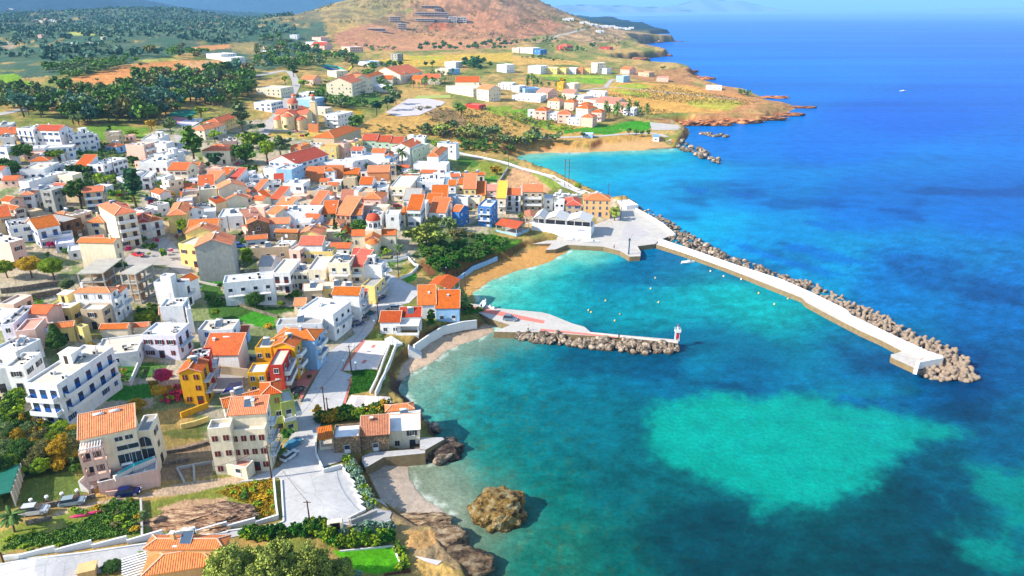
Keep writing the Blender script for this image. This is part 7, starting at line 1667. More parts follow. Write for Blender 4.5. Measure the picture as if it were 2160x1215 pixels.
TREES = '''
a;1400,1000;210;400;tall;teal;tall dark cypress-like tree in the middle of the upper village
a;830,1020;330;300;round;pine;big leaning tree in front of the curved balcony house
a;250,560;260;200;round;pine;bushy green tree behind the long beige-roofed house
a;560,520;260;90;flat;lime;low spreading bush in front of the blue-shuttered row
a;60,700;340;180;flat;dark;dark hedge-like tree at the left edge
a;1140,290;90;110;cone;dark;small conical tree in the green meadow
a;1360,290;150;80;round;lime;light green bushy tree in the green meadow
a;1560,220;130;110;round;gold;yellowish tree at the left of the school yard
a;1760,260;190;170;round;olive;olive green tree in front of the pink court
a;810,430;100;100;round;dark;round dark tree beside the salmon balcony house
a;800,690;260;120;flat;dark;wide dark tree beside the long brown-windowed house
a;1060,800;210;140;round;lime;bright green garden tree under the two wooden poles
a;1660,820;110;100;round;lime;small yellow-green tree left of the cream balcony house
a;1720,1040;230;110;flat;olive;broad olive bush above the pale yellow house
a;1360,580;180;100;round;dark;dark tree beside the white corner house
b;150,560;200;340;tall;pine;tall mottled tree beside the climbing street
b;360,640;190;200;round;teal;deep bluish tree beside the canopy house
b;670,560;300;220;round;pine;large dark round tree, front of the central grove
b;740,400;260;170;round;lime;yellow-green tree at the left of the central grove
b;900,560;190;240;round;lime;bright green tree in the middle of the central grove
b;1040,500;230;220;round;olive;olive-coloured tree at the right of the central grove
b;840,400;200;150;round;pine;dark tree at the back of the central grove
b;720,680;190;110;flat;pine;spreading bush below the central grove
b;210,90;130;120;round;lime;round green tree beside the tennis court
b;430,200;110;130;round;olive;olive tree between the schoolhouses
b;640,230;170;270;tall;olive;tall grey-green tree right of the schoolhouses
b;360,340;160;120;round;lime;bright tree below the schoolhouses
b;840,220;120;80;round;dark;dark bush left of the twin-domed church
b;1810,250;190;190;round;pine;large round tree at the right of the big plain hall
b;1760,800;210;120;round;dark;dark tree behind the terracotta cube
b;1550,940;80;70;cone;dark;small dark cypress beside the stone deck house
b;1640,940;90;70;round;dark;dark bush beside the small cypress
b;60,820;110;90;round;lime;bush beside the cream house with chimneys
b;340,1000;180;60;flat;lime;low bushes behind the ship-shaped terrace
c;530,590;130;180;palm;palm;date palm left of the white tower house street
c;170,640;60;80;palm;palm;small palm between white houses
c;70,780;160;110;round;dark;dark tree left of the steep orange roof
c;480,660;110;90;round;dark;dark shrub below the palm
c;640,690;220;70;flat;olive;long olive hedge below the white house
c;860,390;110;70;round;lime;green bushes behind the rounded tiled roof
c;1490,670;150;90;round;gold;golden bush in the corner of the green plot
c;1140,800;90;80;round;olive;olive tree beside the folded white roof
c;1740,1160;90;100;round;tam;trimmed round tree beside the red-roofed beach restaurant
f;780,340;480;260;round;tam;huge round tamarisk on the slope beside the domed church
f;1010,180;220;150;round;olive;smaller tamarisk right of the huge round one
f;870,130;170;120;round;tam;pale tamarisk behind the huge round one
f;90,200;220;140;round;pine;round green tree left of the red-orange dome
f;370,450;110;90;round;lime;round shrub in front of the domed church
f;340,400;80;70;round;dark;dark shrub against the domed church wall
f;500,440;120;110;palm;palm;fan palm on the terrace right of the church
f;115,430;80;60;palm;palm;small yellow palm in front of the church apse
f;220,440;80;40;palm;palm;low palm plant below the church apse
f;300,470;80;50;palm;palm;low palm beside the white angular wall
f;400,570;90;60;palm;palm;small palm in the flower terrace
f;1190,1010;110;150;palm;palm;palm tree at the start of the jetty
f;830,1140;90;150;tall;dark;narrow dark creeper shrub against the blue taverna wall
f;640,1000;110;60;round;tam;thin blossoming tree beside the taverna chimneys
f;760,230;0;0;round;tam;skip
g;870,260;90;90;round;lime;lone tree between the pylon and the shore wall
g;1245,590;150;180;round;tam;tree standing in the harbour square beside the stairs
e;1600,230;70;210;cone;dark;dark conifer beside the white roofs left of the church
e;1705,250;105;120;round;orange;bright orange bush left of the domed church
e;1850,190;200;140;round;pine;leafy green tree left of the church dome
e;1660,330;150;140;palm;palm;palm left of the church wall
e;1730,390;120;110;palm;palm;second palm near the church wall
e;700,570;150;210;tall;lime;green ivy-covered tree beside the garages
e;590,600;130;130;round;olive;brownish shrub beside the grey-green wall house
e;770,960;230;170;round;dark;dark leafy tree below the bluish white house
e;1200,900;140;120;round;pine;round tree beside the tan shed
e;1330,770;130;40;flat;lime;yellow-green ivy on the tan shed
e;1030,970;90;80;round;lime;young tree in the lower garden
e;370,1080;110;110;round;lime;yellow-green shrub left of the dry stone wall
e;40,150;110;180;round;lime;bright yellow-green tree left of the cream cottage
e;420,770;80;60;round;dark;dark shrub at the garden path
e;910,1180;110;50;round;gold;yellow bush beside the big orange hip roof
d;80,660;240;180;round;lime;leftmost yellow-green tree above the curved walls
d;330,660;260;220;round;gold;olive-gold tree in the middle of the row above the curved walls
d;560,680;280;230;round;lime;largest tree at the right of the row above the curved walls
d;1450,310;130;90;round;dark;dark green tree beside the red pickup
d;1560,380;130;80;flat;dark;low dark bushes beside the village square
d;1250,640;190;150;round;pine;green tree between the two concrete frames
d;700,800;150;120;tall;olive;thin olive tree left of the grey slab frame
d;940,720;90;60;round;olive;small olive shrub behind the long orange roof
d;1880,240;120;190;round;lime;bright tree left of the ochre terrace house
d;700,430;130;80;round;pine;dense garden shrub in front of the balcony house
d;1500,1110;220;110;flat;lime;wide green bush right of the big white house
d;1460,1050;120;90;round;dark;dark shrub behind the wide green bush
h;610,310;200;300;cone;dark;dark pine behind the large apartment building
h;270,270;180;90;round;gold;ochre bush right of the low solar heater house
h;960,330;110;130;flat;gold;golden ivy on the roof terrace edge
h;700,900;210;230;palm;palm;stout fan palm in front of the large apartment building
h;490,960;130;110;round;dark;dark tree below the apartment balconies
h;590,980;110;90;round;dark;dark tree beside the stout palm
h;150,640;90;120;round;lime;slim green tree beside the white flat house
h;180,760;150;100;round;lime;bright bush at the left garden
h;270,1080;120;90;round;dark;dark round shrub left of the apartment drive
h;400,1110;110;110;round;olive;grey-green shrub below the apartments
h;500,1130;140;90;flat;hedge;clipped dark hedge below the apartments
h;640,1120;150;130;round;olive;grey-green tree right of the clipped hedge
h;150,1170;150;110;round;pine;dark tree by the left lane
h;1385,910;250;120;round;gold;golden clipped bush above the ruined lot
h;1700,650;200;190;round;pink;pink bougainvillea beside the deep yellow house
h;1640,800;160;170;round;gold;straggly yellow climber below the bougainvillea
h;1790,780;110;90;round;pink;second pink bougainvillea over the yellow house entrance
h;1020,480;120;70;flat;pink;dark red flowering bush beside the roof terrace house
h;1100,620;80;50;round;pink;crimson bush in the lower garden
h;1490,560;90;90;round;olive;small olive tree in the right lawn
h;1610,560;100;90;round;agave;pale flowering shrub in the right lawn
h;1280,560;90;90;round;lime;thin young tree beside the white garden wall
k;120,840;210;190;palm;palm;shaggy date palm beside the parked silver car
k;660,360;130;120;round;pine;green tree left of the villa steps
k;60,200;190;160;round;olive;grey-green tree at the left edge above the pool house
k;200,230;220;200;round;dark;dark tree behind the tennis lawn
k;360,250;200;180;round;scrub;brownish shrub mass behind the lawn
k;520,230;200;200;round;gold;yellow-green tree in the left shrubbery
k;600,200;160;160;round;lime;bright shrub left of the villa
k;430,120;160;110;round;olive;greyish shrub above the lawn
k;120,100;170;110;round;pine;green tree left of the parked teal car
k;1240,770;110;130;round;olive;grey olive tree on the thin dividing wall
k;960,1160;190;70;round;dark;flowering dark bush left of the orange-roofed house
k;1220,1080;100;80;round;lime;bright bush at the corner of the orange-roofed house
l;230,1390;500;520;round;tam;big feathery tamarisk at the bottom, left of three
l;600,1400;520;560;round;tam;big feathery tamarisk at the bottom, middle of three
l;900,1370;440;480;round;tam;big feathery tamarisk at the bottom, right of three
l;420,1500;420;470;round;tam;feathery tamarisk behind, at the very bottom edge
l;1140,1270;280;240;round;tam;small pale tamarisk beside the vivid lawn
l;1050,1240;140;180;round;lime;bright shrub between the tamarisks and the lawn
l;1270,1240;130;80;round;agave;grey shrub at the bottom edge of the lawn
l;630,200;120;80;palm;palm;spiky low palm beside the silver car
i;1350,470;100;100;round;dark;dark tree in front of the pale blue house
i;1330,570;60;40;round;dark;small dark shrub on the red paving
i;1200,810;90;80;round;dark;round dark bush beside the lime green house
i;1110,1215;160;140;round;hedge;big dark round bush beside the covered car
i;50,770;130;110;round;pink;flowering climber below the deep yellow wall
j;290,180;60;50;palm;palm;small palm behind the pink square
m;540,800;0;0;round;tam;skip
r;1270,585;60;30;round;olive;lone tree pair on the headland shore
r;1930,800;90;60;round;olive;left tree of the clump at the end of the headland
r;1990,812;80;50;round;olive;right tree of the clump at the end of the headland
r;420,720;90;70;round;gold;orange-leaved tree beside the bright orange house
r;360,1190;170;90;round;olive;large bush above the far beach path
r;160,1190;130;80;round;olive;bush left of the large one above the far beach path
r;680,395;70;40;round;dark;dark tree between the two red houses
r;985,1140;60;60;round;pine;first round tree of four along the resort road
r;1045,1150;60;60;round;pine;second round tree of four along the resort road
r;1095,1150;55;55;round;pine;third round tree of four along the resort road
r;1145,1148;50;55;round;pine;last round tree of four along the resort road
r;600,1165;50;50;round;pine;small tree beside the pale kiosk
q;420,480;110;100;round;teal;tall dark bluish tree on the wooded slope
q;320,650;90;100;tall;dark;dark tree at the road fork
q;400,740;130;70;round;lime;yellow-green tree below the pink house
q;1015,970;150;130;round;teal;big dark eucalyptus at the left of the car park
q;1110,930;150;120;round;teal;big dark eucalyptus in the middle of the car park edge
q;1180,880;130;110;round;olive;pale eucalyptus at the car park entrance
q;1730,980;140;110;round;pine;dark round tree right of the playing field
q;850,1130;150;140;round;pine;broad tree left of the heath path
q;590,890;20;60;tall;dark;slim cypress behind the church
q;1490,565;40;55;tall;dark;slim dark tree in the yellow field
q;1430,570;60;50;round;dark;round dark tree in the yellow field
q;250,720;60;80;round;lime;yellow-green tree beside the country road
p;540,810;190;170;round;dark;large dark tree group beside the country road
p;1190,570;50;40;round;dark;lone dark tree in the orange field
p;1130,600;60;40;round;pine;lone light tree in the orange field
p;300,740;100;60;round;dark;dark round tree at the edge of the bright field
p;820,690;40;30;round;dark;small dark tree below the orange field
p;890,810;170;100;round;olive;large olive tree on the green verge
p;1700,990;120;90;round;lime;round green tree behind the schoolhouses
'''.strip().split('\n')
for t in TREES:
    tl, at, w, h, sh, lf, lb = t.split(';')
    if lb == 'skip': continue
    nm = 'palm_tree' if sh == 'palm' else ('bush' if any(k in lb for k in ('bush', 'shrub', 'hedge', 'ivy', 'climber', 'bougainvillea', 'creeper')) else 'tree')
    tr(tl, at, float(w), float(h), sh, lf, lb, None, nm, 'palm' if sh == 'palm' else nm)
def blocked(x, y, m=1.0):
    for o, w, d, a, h in BLOCKS:
        dx, dy = x-o.x, y-o.y
        if dx*dx+dy*dy > 4000: continue
        u = dx*math.cos(a)+dy*math.sin(a); v = -dx*math.sin(a)+dy*math.cos(a)
        if abs(u) < w/2+m and -m-1 < v < d+m: return True
    return False
DEFER = []
def grove(tl, ps, n, wr, shapes, label, group, name='tree', hk=1.0, keep=False):
    for x, y in scatter_px(tl, ps, n):
        g = G(x, y)
        if g.z <= .1 or (not keep and blocked(g.x, g.y)): continue
        w = random.uniform(*wr); s, l = random.choice(shapes)
        a = (g, w, w*random.uniform(.8, 1.15)*hk, s, l, label, group, name, {'palm_tree': 'palm'}.get(name, name), .16 if name == 'tree' else .05)
        if name == 'palm_tree': tree(*a)
        else: DEFER.append((w*w/(g.x**2+g.y**2+CAMH**2), a))
RD = [('round', 'valley'), ('round', 'pine'), ('round', 'olive'), ('round', 'pine'), ('round', 'scrub')]
grove('p', '250,900 640,840 900,820 1100,760 1200,700 1500,670 1900,600 2100,600 2158,700 2100,830 1900,900 1560,930 1400,1010 1240,1060 900,1040 640,1070 560,1000 300,1010 180,990', 250, (9, 17), RD, 'tree in the dense dark wood behind the upper village', 'trees of the wood behind the village')
grove('p', '0,760 200,780 430,860 400,890 200,920 0,950', 60, (6, 11), [('round', 'scrub'), ('round', 'olive'), ('round', 'dark')], 'brownish tree on the rough slope at the far left', 'trees on the rough left slope')
grove('p', '330,600 640,540 1130,500 1150,530 900,600 640,660 500,640', 90, (6, 10), [('round', 'olive'), ('round', 'pine')], 'olive tree in the grove behind the orange field', 'olive grove behind the orange field', hk=.75)
grove('p', '1180,470 1500,430 1750,450 1720,500 1550,500 1300,490', 18, (8, 14), RD, 'dark tree beside the white farmhouse', 'trees around the white farmhouse')
grove('q', '0,330 240,330 300,340 420,420 520,430 800,480 880,520 840,560 600,560 400,600 280,590 120,580 0,600', 130, (8, 15), RD, 'tree on the wooded slope around the villas', 'trees on the wooded slope')
grove('q', '480,700 640,700 820,750 1060,830 950,880 700,870 500,790', 60, (3.5, 5.5), [('round', 'pine'), ('round', 'olive')], 'small tree in the orchard rows by the hotel road', 'orchard trees', hk=.8)
grove('q', '480,800 700,880 900,880 960,930 700,920 600,890 480,840', 26, (5, 9), [('round', 'olive'), ('round', 'dark')], 'grey-green tree below the orchard', 'trees below the orchard')
grove('q', '900,560 1200,540 1240,570 1100,600 1080,740 1250,760 1240,800 1180,820 980,760 880,740', 34, (6, 11), [('round', 'dark'), ('round', 'olive'), ('round', 'pine')], 'tree among the hotel buildings', 'trees around the hotels')
grove('q', '1370,395 1700,370 2158,360 2158,420 1700,430 1300,440', 34, (8, 14), [('round', 'dark'), ('round', 'teal')], 'dark tree in the belt at the foot of the bare hill', 'tree belt under the hill')
grove('q', '830,380 1180,410 1180,430 1000,440', 12, (6, 10), [('round', 'olive')], 'olive tree below the bare hill', 'olive trees below the hill', hk=.8)
grove('q', '1440,660 1660,640 1640,720 1480,740 1260,780 1250,740 1430,700', 24, (4.5, 6), [('palm', 'palm')], 'palm tree in front of the large cream hotel', 'palms of the large hotel', 'palm_tree', 1.5)
grove('q', '1760,520 2000,540 1980,620 1800,610 1740,560', 14, (9, 14), [('round', 'dark'), ('round', 'teal')], 'dark tree behind the large cream hotel', 'dark trees behind the hotel')
grove('r', '740,900 860,860 900,960 1060,900 1160,960 1150,1020 1010,1000 880,1040 790,1020', 26, (4.5, 6.2), [('palm', 'palm')], 'tall palm at the shore end of the resort', 'tall palms of the resort', 'palm_tree', 1.8)
grove('r', '60,690 200,680 230,760 400,740 420,780 280,790 60,780', 16, (4.5, 6), [('palm', 'palm')], 'palm among the rear resort buildings', 'palms behind the resort', 'palm_tree', 1.7)
grove('r', '370,890 420,860 540,870 520,930 400,930', 9, (3.5, 5), [('palm', 'palm')], 'palm between the pink resort villas', 'palms between resort villas', 'palm_tree', 1.6)
grove('r', '140,1000 260,1010 560,1080 500,1120 330,1060 0,1010', 26, (2.5, 4.5), [('round', 'lime')], 'low yellow-green shrub along the resort lawn', 'shrubs of the resort lawn', 'bush', .6)
grove('r', '0,360 330,320 400,330 500,290 640,230 660,260 440,320 370,400 700,420 640,450 380,440 250,360 0,385', 40, (6, 11), [('round', 'dark'), ('round', 'olive')], 'tree along the road below the hill', 'trees along the hill road')
grove('r', '40,470 350,490 480,500 460,520 300,520 60,490', 14, (5, 8), [('round', 'olive'), ('round', 'dark')], 'tree in the gardens below the white coastal apartments', 'garden trees by the coast', hk=.8)
grove('c', '740,210 900,200 1250,220 1500,230 1560,330 1700,330 1850,260 1930,330 1850,370 1640,390 1560,360 1290,330 1110,320 900,300 760,270', 62, (6, 11), [('round', 'olive'), ('round', 'scrub'), ('round', 'tam')], 'grey-green bush on the heath slope above the far bay', 'bushes above the far bay', 'bush', .8)
grove('c', '1110,330 1290,350 1560,380 1690,440 1560,470 1400,450 1130,420', 30, (4, 7), [('round', 'dark'), ('round', 'pine')], 'dark bush on the shaded slope behind the coast road', 'bushes behind the coast road', 'bush', .7)
grove('q', '1350,920 1550,900 1800,960 1860,1070 1700,1080 1450,1020 1300,960', 26, (2.5, 5), [('round', 'scrub')], 'low brown bush on the round hummock', 'bushes of the hummock', 'bush', .5)
grove('q', '780,1080 1150,1050 1500,1080 1700,1120 1500,1160 1000,1110', 26, (2, 4.5), [('round', 'olive'), ('round', 'scrub')], 'low bush on the dry heath', 'bushes of the dry heath', 'bush', .6)
grove('r', '0,960 140,1000 430,1090 420,1130 0,1060', 22, (3, 6), [('round', 'olive'), ('round', 'lime')], 'low bush below the resort', 'bushes below the resort', 'bush', .6)
grove('f', '700,330 900,340 1050,300 1200,300 1400,250 1560,260 1640,400 1490,425 1250,520 1020,600 900,600 760,520', 110, (2.2, 4.8), [('round', 'dark'), ('round', 'hedge'), ('round', 'pine')], 'dark shrub on the steep green slope above the beach', 'shrubs of the sea slope', 'bush', .75)
grove('f', '1030,200 1200,170 1240,260 1100,330 1030,290', 9, (2.5, 4), [('round', 'scrub')], 'pinkish-grey thorn shrub at the top of the sea slope', 'thorn shrubs', 'bush', .8)
grove('f', '720,1080 860,1100 960,1130 760,1190 720,1170', 10, (2, 3), [('round', 'hedge')], 'dark shrub below the blue taverna wall', 'shrubs below the taverna', 'bush', .8)
grove('f', '1120,970 1180,950 1340,1030 1320,1050 1130,1030', 9, (2, 3.4), [('round', 'hedge'), ('round', 'pine')], 'shrub in the bed beside the jetty palm', 'shrubs beside the jetty palm', 'bush', .8)
grove('f', '300,1150 440,1160 430,1190 290,1180', 7, (1.4, 2.2), [('round', 'hedge')], 'low hedge plant beside the red-roofed restaurant', 'restaurant hedge', 'bush', .9)
grove('i', '1420,950 1560,930 1944,905 j430,820 300,880 380,930 350,1000 0,1010 i1420,1050', 70, (1.8, 3.2), [('round', 'hedge'), ('round', 'lime'), ('round', 'dark'), ('round', 'gold')], 'leafy shrub in the hedge bed above the seaside houses', 'hedge bed above the seaside houses', 'bush', .85)
grove('l', '1160,200 1260,250 1300,360 1340,440 1420,600 1410,645 1350,640 1330,560 1240,420 1180,300', 46, (1.3, 2.2), [('round', 'agave'), ('round', 'agave'), ('round', 'lime')], 'grey-green agave-like plant along the zigzag edge', 'plants along the zigzag edge', 'bush', .8)
grove('l', '300,870 560,860 700,850 860,805 960,790 1010,830 1080,880 1080,960 1570,900 1600,940 1060,990 940,880 700,880 500,920 300,900', 95, (1.8, 2.8), [('round', 'hedge'), ('round', 'dark'), ('round', 'hedge'), ('round', 'lime')], 'dark green plant in the clipped hedge along the square', 'clipped hedge along the square', 'bush', 1.0)
grove('l', '1150,820 1300,800 1560,810 1580,880 1400,900 1150,900', 26, (1.6, 2.6), [('round', 'agave'), ('round', 'hedge'), ('round', 'agave')], 'spiky grey-green plant at the back of the vivid lawn', 'plants behind the vivid lawn', 'bush', .8)
grove('l', '1590,960 1640,960 1720,1160 1600,1200 1640,1120', 14, (1.2, 2.0), [('round', 'pine'), ('round', 'lime')], 'small plant along the right edge of the vivid lawn', 'plants beside the vivid lawn', 'bush', .8)
grove('k', '0,0 640,0 700,200 620,320 330,360 200,400 0,380', 90, (2.5, 5), [('round', 'olive'), ('round', 'dark'), ('round', 'gold'), ('round', 'lime'), ('round', 'scrub')], 'shrub in the overgrown plot left of the villa', 'overgrown plot shrubs', 'bush', .85)
grove('k', '560,640 900,580 1180,560 1190,700 1180,860 960,880 880,760 920,680 700,700', 26, (1.0, 2.4), [('round', 'pine'), ('round', 'gold'), ('round', 'lime'), ('round', 'scrub')], 'low weed bush in the field below the villa', 'weeds in the left field', 'bush', .5)
grove('k', '40,900 300,780 560,760 800,820 600,960 200,1010', 18, (.8, 1.8), [('round', 'pine'), ('round', 'lime')], 'tuft of weeds in the sloping bottom field', 'weeds in the bottom field', 'bush', .45)
grove('l', '100,460 540,380 560,680 420,740 340,640 300,560', 24, (1.0, 2.4), [('round', 'pine'), ('round', 'gold'), ('round', 'lime')], 'low weed bush in the plot beside the square', 'weeds beside the square', 'bush', .5)
grove('h', '0,700 230,640 240,1000 0,1100', 34, (1.8, 3.4), [('round', 'lime'), ('round', 'pine'), ('round', 'dark')], 'garden shrub at the left edge beside the apartments', 'garden shrubs at the left edge', 'bush', .9)
grove('h', '0,1020 260,980 560,1060 700,1110 740,1215 0,1215', 60, (1.8, 3.6), [('round', 'olive'), ('round', 'dark'), ('round', 'pine'), ('round', 'gold')], 'shrub in the thicket below the apartments', 'thicket below the apartments', 'bush', .9)
grove('h', '860,420 1330,400 1330,640 940,700', 22, (.8, 1.8), [('round', 'hedge'), ('round', 'lime'), ('round', 'pink')], 'small garden plant in the left lawn', 'lawn plants', 'bush', .8)
grove('h', '1560,640 1944,700 i180,780 0,830 h1620,830', 24, (1.2, 2.4), [('round', 'lime'), ('round', 'gold'), ('round', 'pink')], 'flowering garden plant below the deep yellow house', 'plants below the yellow house', 'bush', .9)
grove('e', '280,860 660,860 900,830 1150,850 1150,950 700,960 300,960', 34, (1.4, 3), [('round', 'dark'), ('round', 'pine'), ('round', 'hedge')], 'shrub in the shaded gardens below the white houses', 'shaded garden shrubs', 'bush', .8)
grove('e', '190,600 500,640 520,700 420,740 200,700', 22, (1.2, 2.2), [('round', 'hedge'), ('round', 'pine')], 'leafy plant in the green bed under the grey-green wall', 'plants under the grey-green wall', 'bush', .6)
grove('d', '250,880 460,860 450,1000 270,1020', 14, (1.2, 2.4), [('round', 'lime'), ('round', 'hedge')], 'garden plant behind the small yellow house', 'plants behind the yellow house', 'bush', .6)
grove('d', '1360,1000 1640,920 1640,1120 1400,1130', 18, (1.4, 2.6), [('round', 'lime'), ('round', 'dark')], 'bush in the plot right of the long outside stairs', 'plot bushes', 'bush', .8)
grove('a', '740,380 1290,370 1290,520 760,520', 34, (2, 4.5), [('round', 'dark'), ('round', 'olive'), ('round', 'pine')], 'garden tree between the upper white houses', 'upper village gardens', 'tree', .9)
grove('a', '660,600 1180,640 1200,800 1400,860 1400,980 1080,900 700,760', 44, (2, 4.5), [('round', 'lime'), ('round', 'pine'), ('round', 'olive')], 'garden tree in the green gap of the upper village', 'green gap trees', 'tree', .9)
grove('a', '1480,860 1940,780 1944,880 1500,960', 22, (1.8, 3.6), [('round', 'lime'), ('round', 'pine'), ('round', 'gold')], 'garden bush by the houses right of the tall dark tree', 'right garden bushes', 'bush', .9)
for tl_, ps_, n_ in (('a', '0,500 1944,500 1944,1215 0,1215', 60), ('b', '0,500 1944,640 1944,1215 0,1215', 80), ('c', '0,640 1300,700 1500,900 1300,1215 0,1215', 44), ('d', '0,100 1944,100 1944,500 0,480', 34), ('e', '600,100 1800,100 1800,500 600,500', 34), ('b', '0,60 1300,220 1900,300 1000,420 0,460', 40)):
    grove(tl_, ps_, n_, (1.6, 3.6), [('round', 'dark'), ('round', 'pine'), ('round', 'lime'), ('tall', 'dark'), ('round', 'pink')], 'small courtyard tree squeezed between village houses', 'courtyard trees of the village', 'tree', 1.1)
def clump(name, label, items):
    "trees too many to single out : one object made of the same crowns"
    V, S, MI, mats = [], [], [], []
    for a in items:
        g, w, h, sh, lf = a[:5]; me = get_crown(sh, lf, 2, random.randint(0, 2)); n = len(me.vertices); co = np.empty(n*3, np.float32); me.vertices.foreach_get('co', co); co = co.reshape(-1, 3)
        cc = np.empty(n*4, np.float32); me.color_attributes['shade'].data.foreach_get('color', cc); t = random.uniform(0, 6.28); c_, s_ = math.cos(t), math.sin(t); k = {'tall': 1/.42, 'cone': 1/.62}.get(sh, 1.0); tr_ = a[9]
        x = co[:, 0]*w/2*k; y = co[:, 1]*w/2*k; V.append(np.stack([x*c_-y*s_+g.x, x*s_+y*c_+g.y, co[:, 2]*h*(1-tr_)/2*1.15+h*(.5+tr_/2)+g.z], 1)); S.append(cc.reshape(-1, 4)*random.uniform(.8, 1.25))
        m = LEAF[lf]
        if m not in mats: mats.append(m)
        MI.append(np.full(n//4, mats.index(m), np.int32))
    V = np.concatenate(V).astype(np.float32); S = np.concatenate(S).astype(np.float32); MI = np.concatenate(MI); me = bpy.data.meshes.new(name); me.vertices.add(len(V)); me.vertices.foreach_set('co', V.ravel()); me.loops.add(len(V)); me.loops.foreach_set('vertex_index', np.arange(len(V), dtype=np.int32))
    me.polygons.add(len(MI)); me.polygons.foreach_set('loop_start', np.arange(0, len(V), 4, dtype=np.int32)); me.polygons.foreach_set('material_index', MI); me.update(calc_edges=True); me.color_attributes.new('shade', 'FLOAT_COLOR', 'POINT').data.foreach_set('color', S.ravel())
    for m in mats: me.materials.append(m)
    tag(link(name, me), label, name.replace('_', ' '), None, 'stuff')
for nm_, lim, sn, sl2 in (('tree', 215, 'small_trees', 'smaller trees of the woods, orchards and courtyards behind the village'), ('bush', 235, 'small_bushes', 'low bushes and garden plants of the slopes, plots and hedges')):
    q_ = sorted([d_ for d_ in DEFER if d_[1][7] == nm_], key=lambda d_: -d_[0])
    for _, a in q_[:lim]: tree(*a)
    if q_[lim:]: clump(sn, sl2, [a for _, a in q_[lim:]])
# woods and scrub nobody could count
def mass(name, label, n, gen, leaf, size, per=16, kind='stuff'):
    rs = np.random.default_rng(len(label)); cs = []; rd = []
    while len(cs) < n:
        x, y = gen(rs); z = hgt(x, y)
        if z > .5: r = size(rs, y); cs.append(np.array([x, y, z+r*.6])); rd.append(r)
    o = link(name, leaf_mesh(name, cs, rd, per, float(np.mean(rd))*.42, LEAF[leaf], 5)); tag(o, label, name.replace('_', ' '), None, kind)
def poly_gen(tl, ps):
    poly = Gp(pts(tl, ps)); bx = [p[0] for p in poly]; by = [p[1] for p in poly]
    def g(rs):
        while True:
            x, y = rs.uniform(min(bx), max(bx)), rs.uniform(min(by), max(by))
            if bool(inpoly(np.array(x), np.array(y), poly)) and fbm(np.array(x/90), np.array(y/90), 3, 44) > .36: return x, y
    return g
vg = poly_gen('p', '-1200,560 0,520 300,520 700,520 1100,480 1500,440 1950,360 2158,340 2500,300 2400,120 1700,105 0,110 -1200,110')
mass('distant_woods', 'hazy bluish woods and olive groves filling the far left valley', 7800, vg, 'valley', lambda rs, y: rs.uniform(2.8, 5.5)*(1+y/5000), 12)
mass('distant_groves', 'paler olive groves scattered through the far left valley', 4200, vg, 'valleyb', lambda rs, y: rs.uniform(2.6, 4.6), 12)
def hill_gen(rs):
    while True:
        x, y = rs.uniform(-620, 260), rs.uniform(1560, 2500)
        if fbm(np.array(x/60), np.array(y/60), 4, 45) > .50+.10*(x < -100): return x, y
mass('hill_scrub', 'dark scrub dotted over the bare brown hill', 1300, hill_gen, 'scrub', lambda rs, y: rs.uniform(1.6, 3.6), 10)
mass('heath_tufts', 'dry tufts and small stones spread over the fields and heath', 3000, poly_gen('z', '720,270 900,220 1100,230 1400,180 1600,215 1500,255 1300,240 1100,270 1060,310 900,290'), 'scrub', lambda rs, y: rs.uniform(.5, 1.3), 7)
mass('field_weeds', 'weeds and grass tufts over the rough left plot above the bottom road', 2000, poly_gen('k', '0,1000 600,950 1080,860 1190,850 1190,580 900,620 700,760 400,860 200,860'), 'pine', lambda rs, y: rs.uniform(.18, .5), 8)
mass('field_weeds', 'weeds and yellow grass tufts over the plot beside the concrete square', 1100, poly_gen('l', '60,500 280,440 540,380 560,680 420,735 340,650 330,600'), 'gold', lambda rs, y: rs.uniform(.15, .4), 7)
mass('lawn_grass', 'vivid green grass of the square lawns', 3000, poly_gen('j', '20,500 260,490 250,560 195,700 0,740 i1720,740 1760,560'), 'hedge', lambda rs, y: rs.uniform(.12, .3), 6)
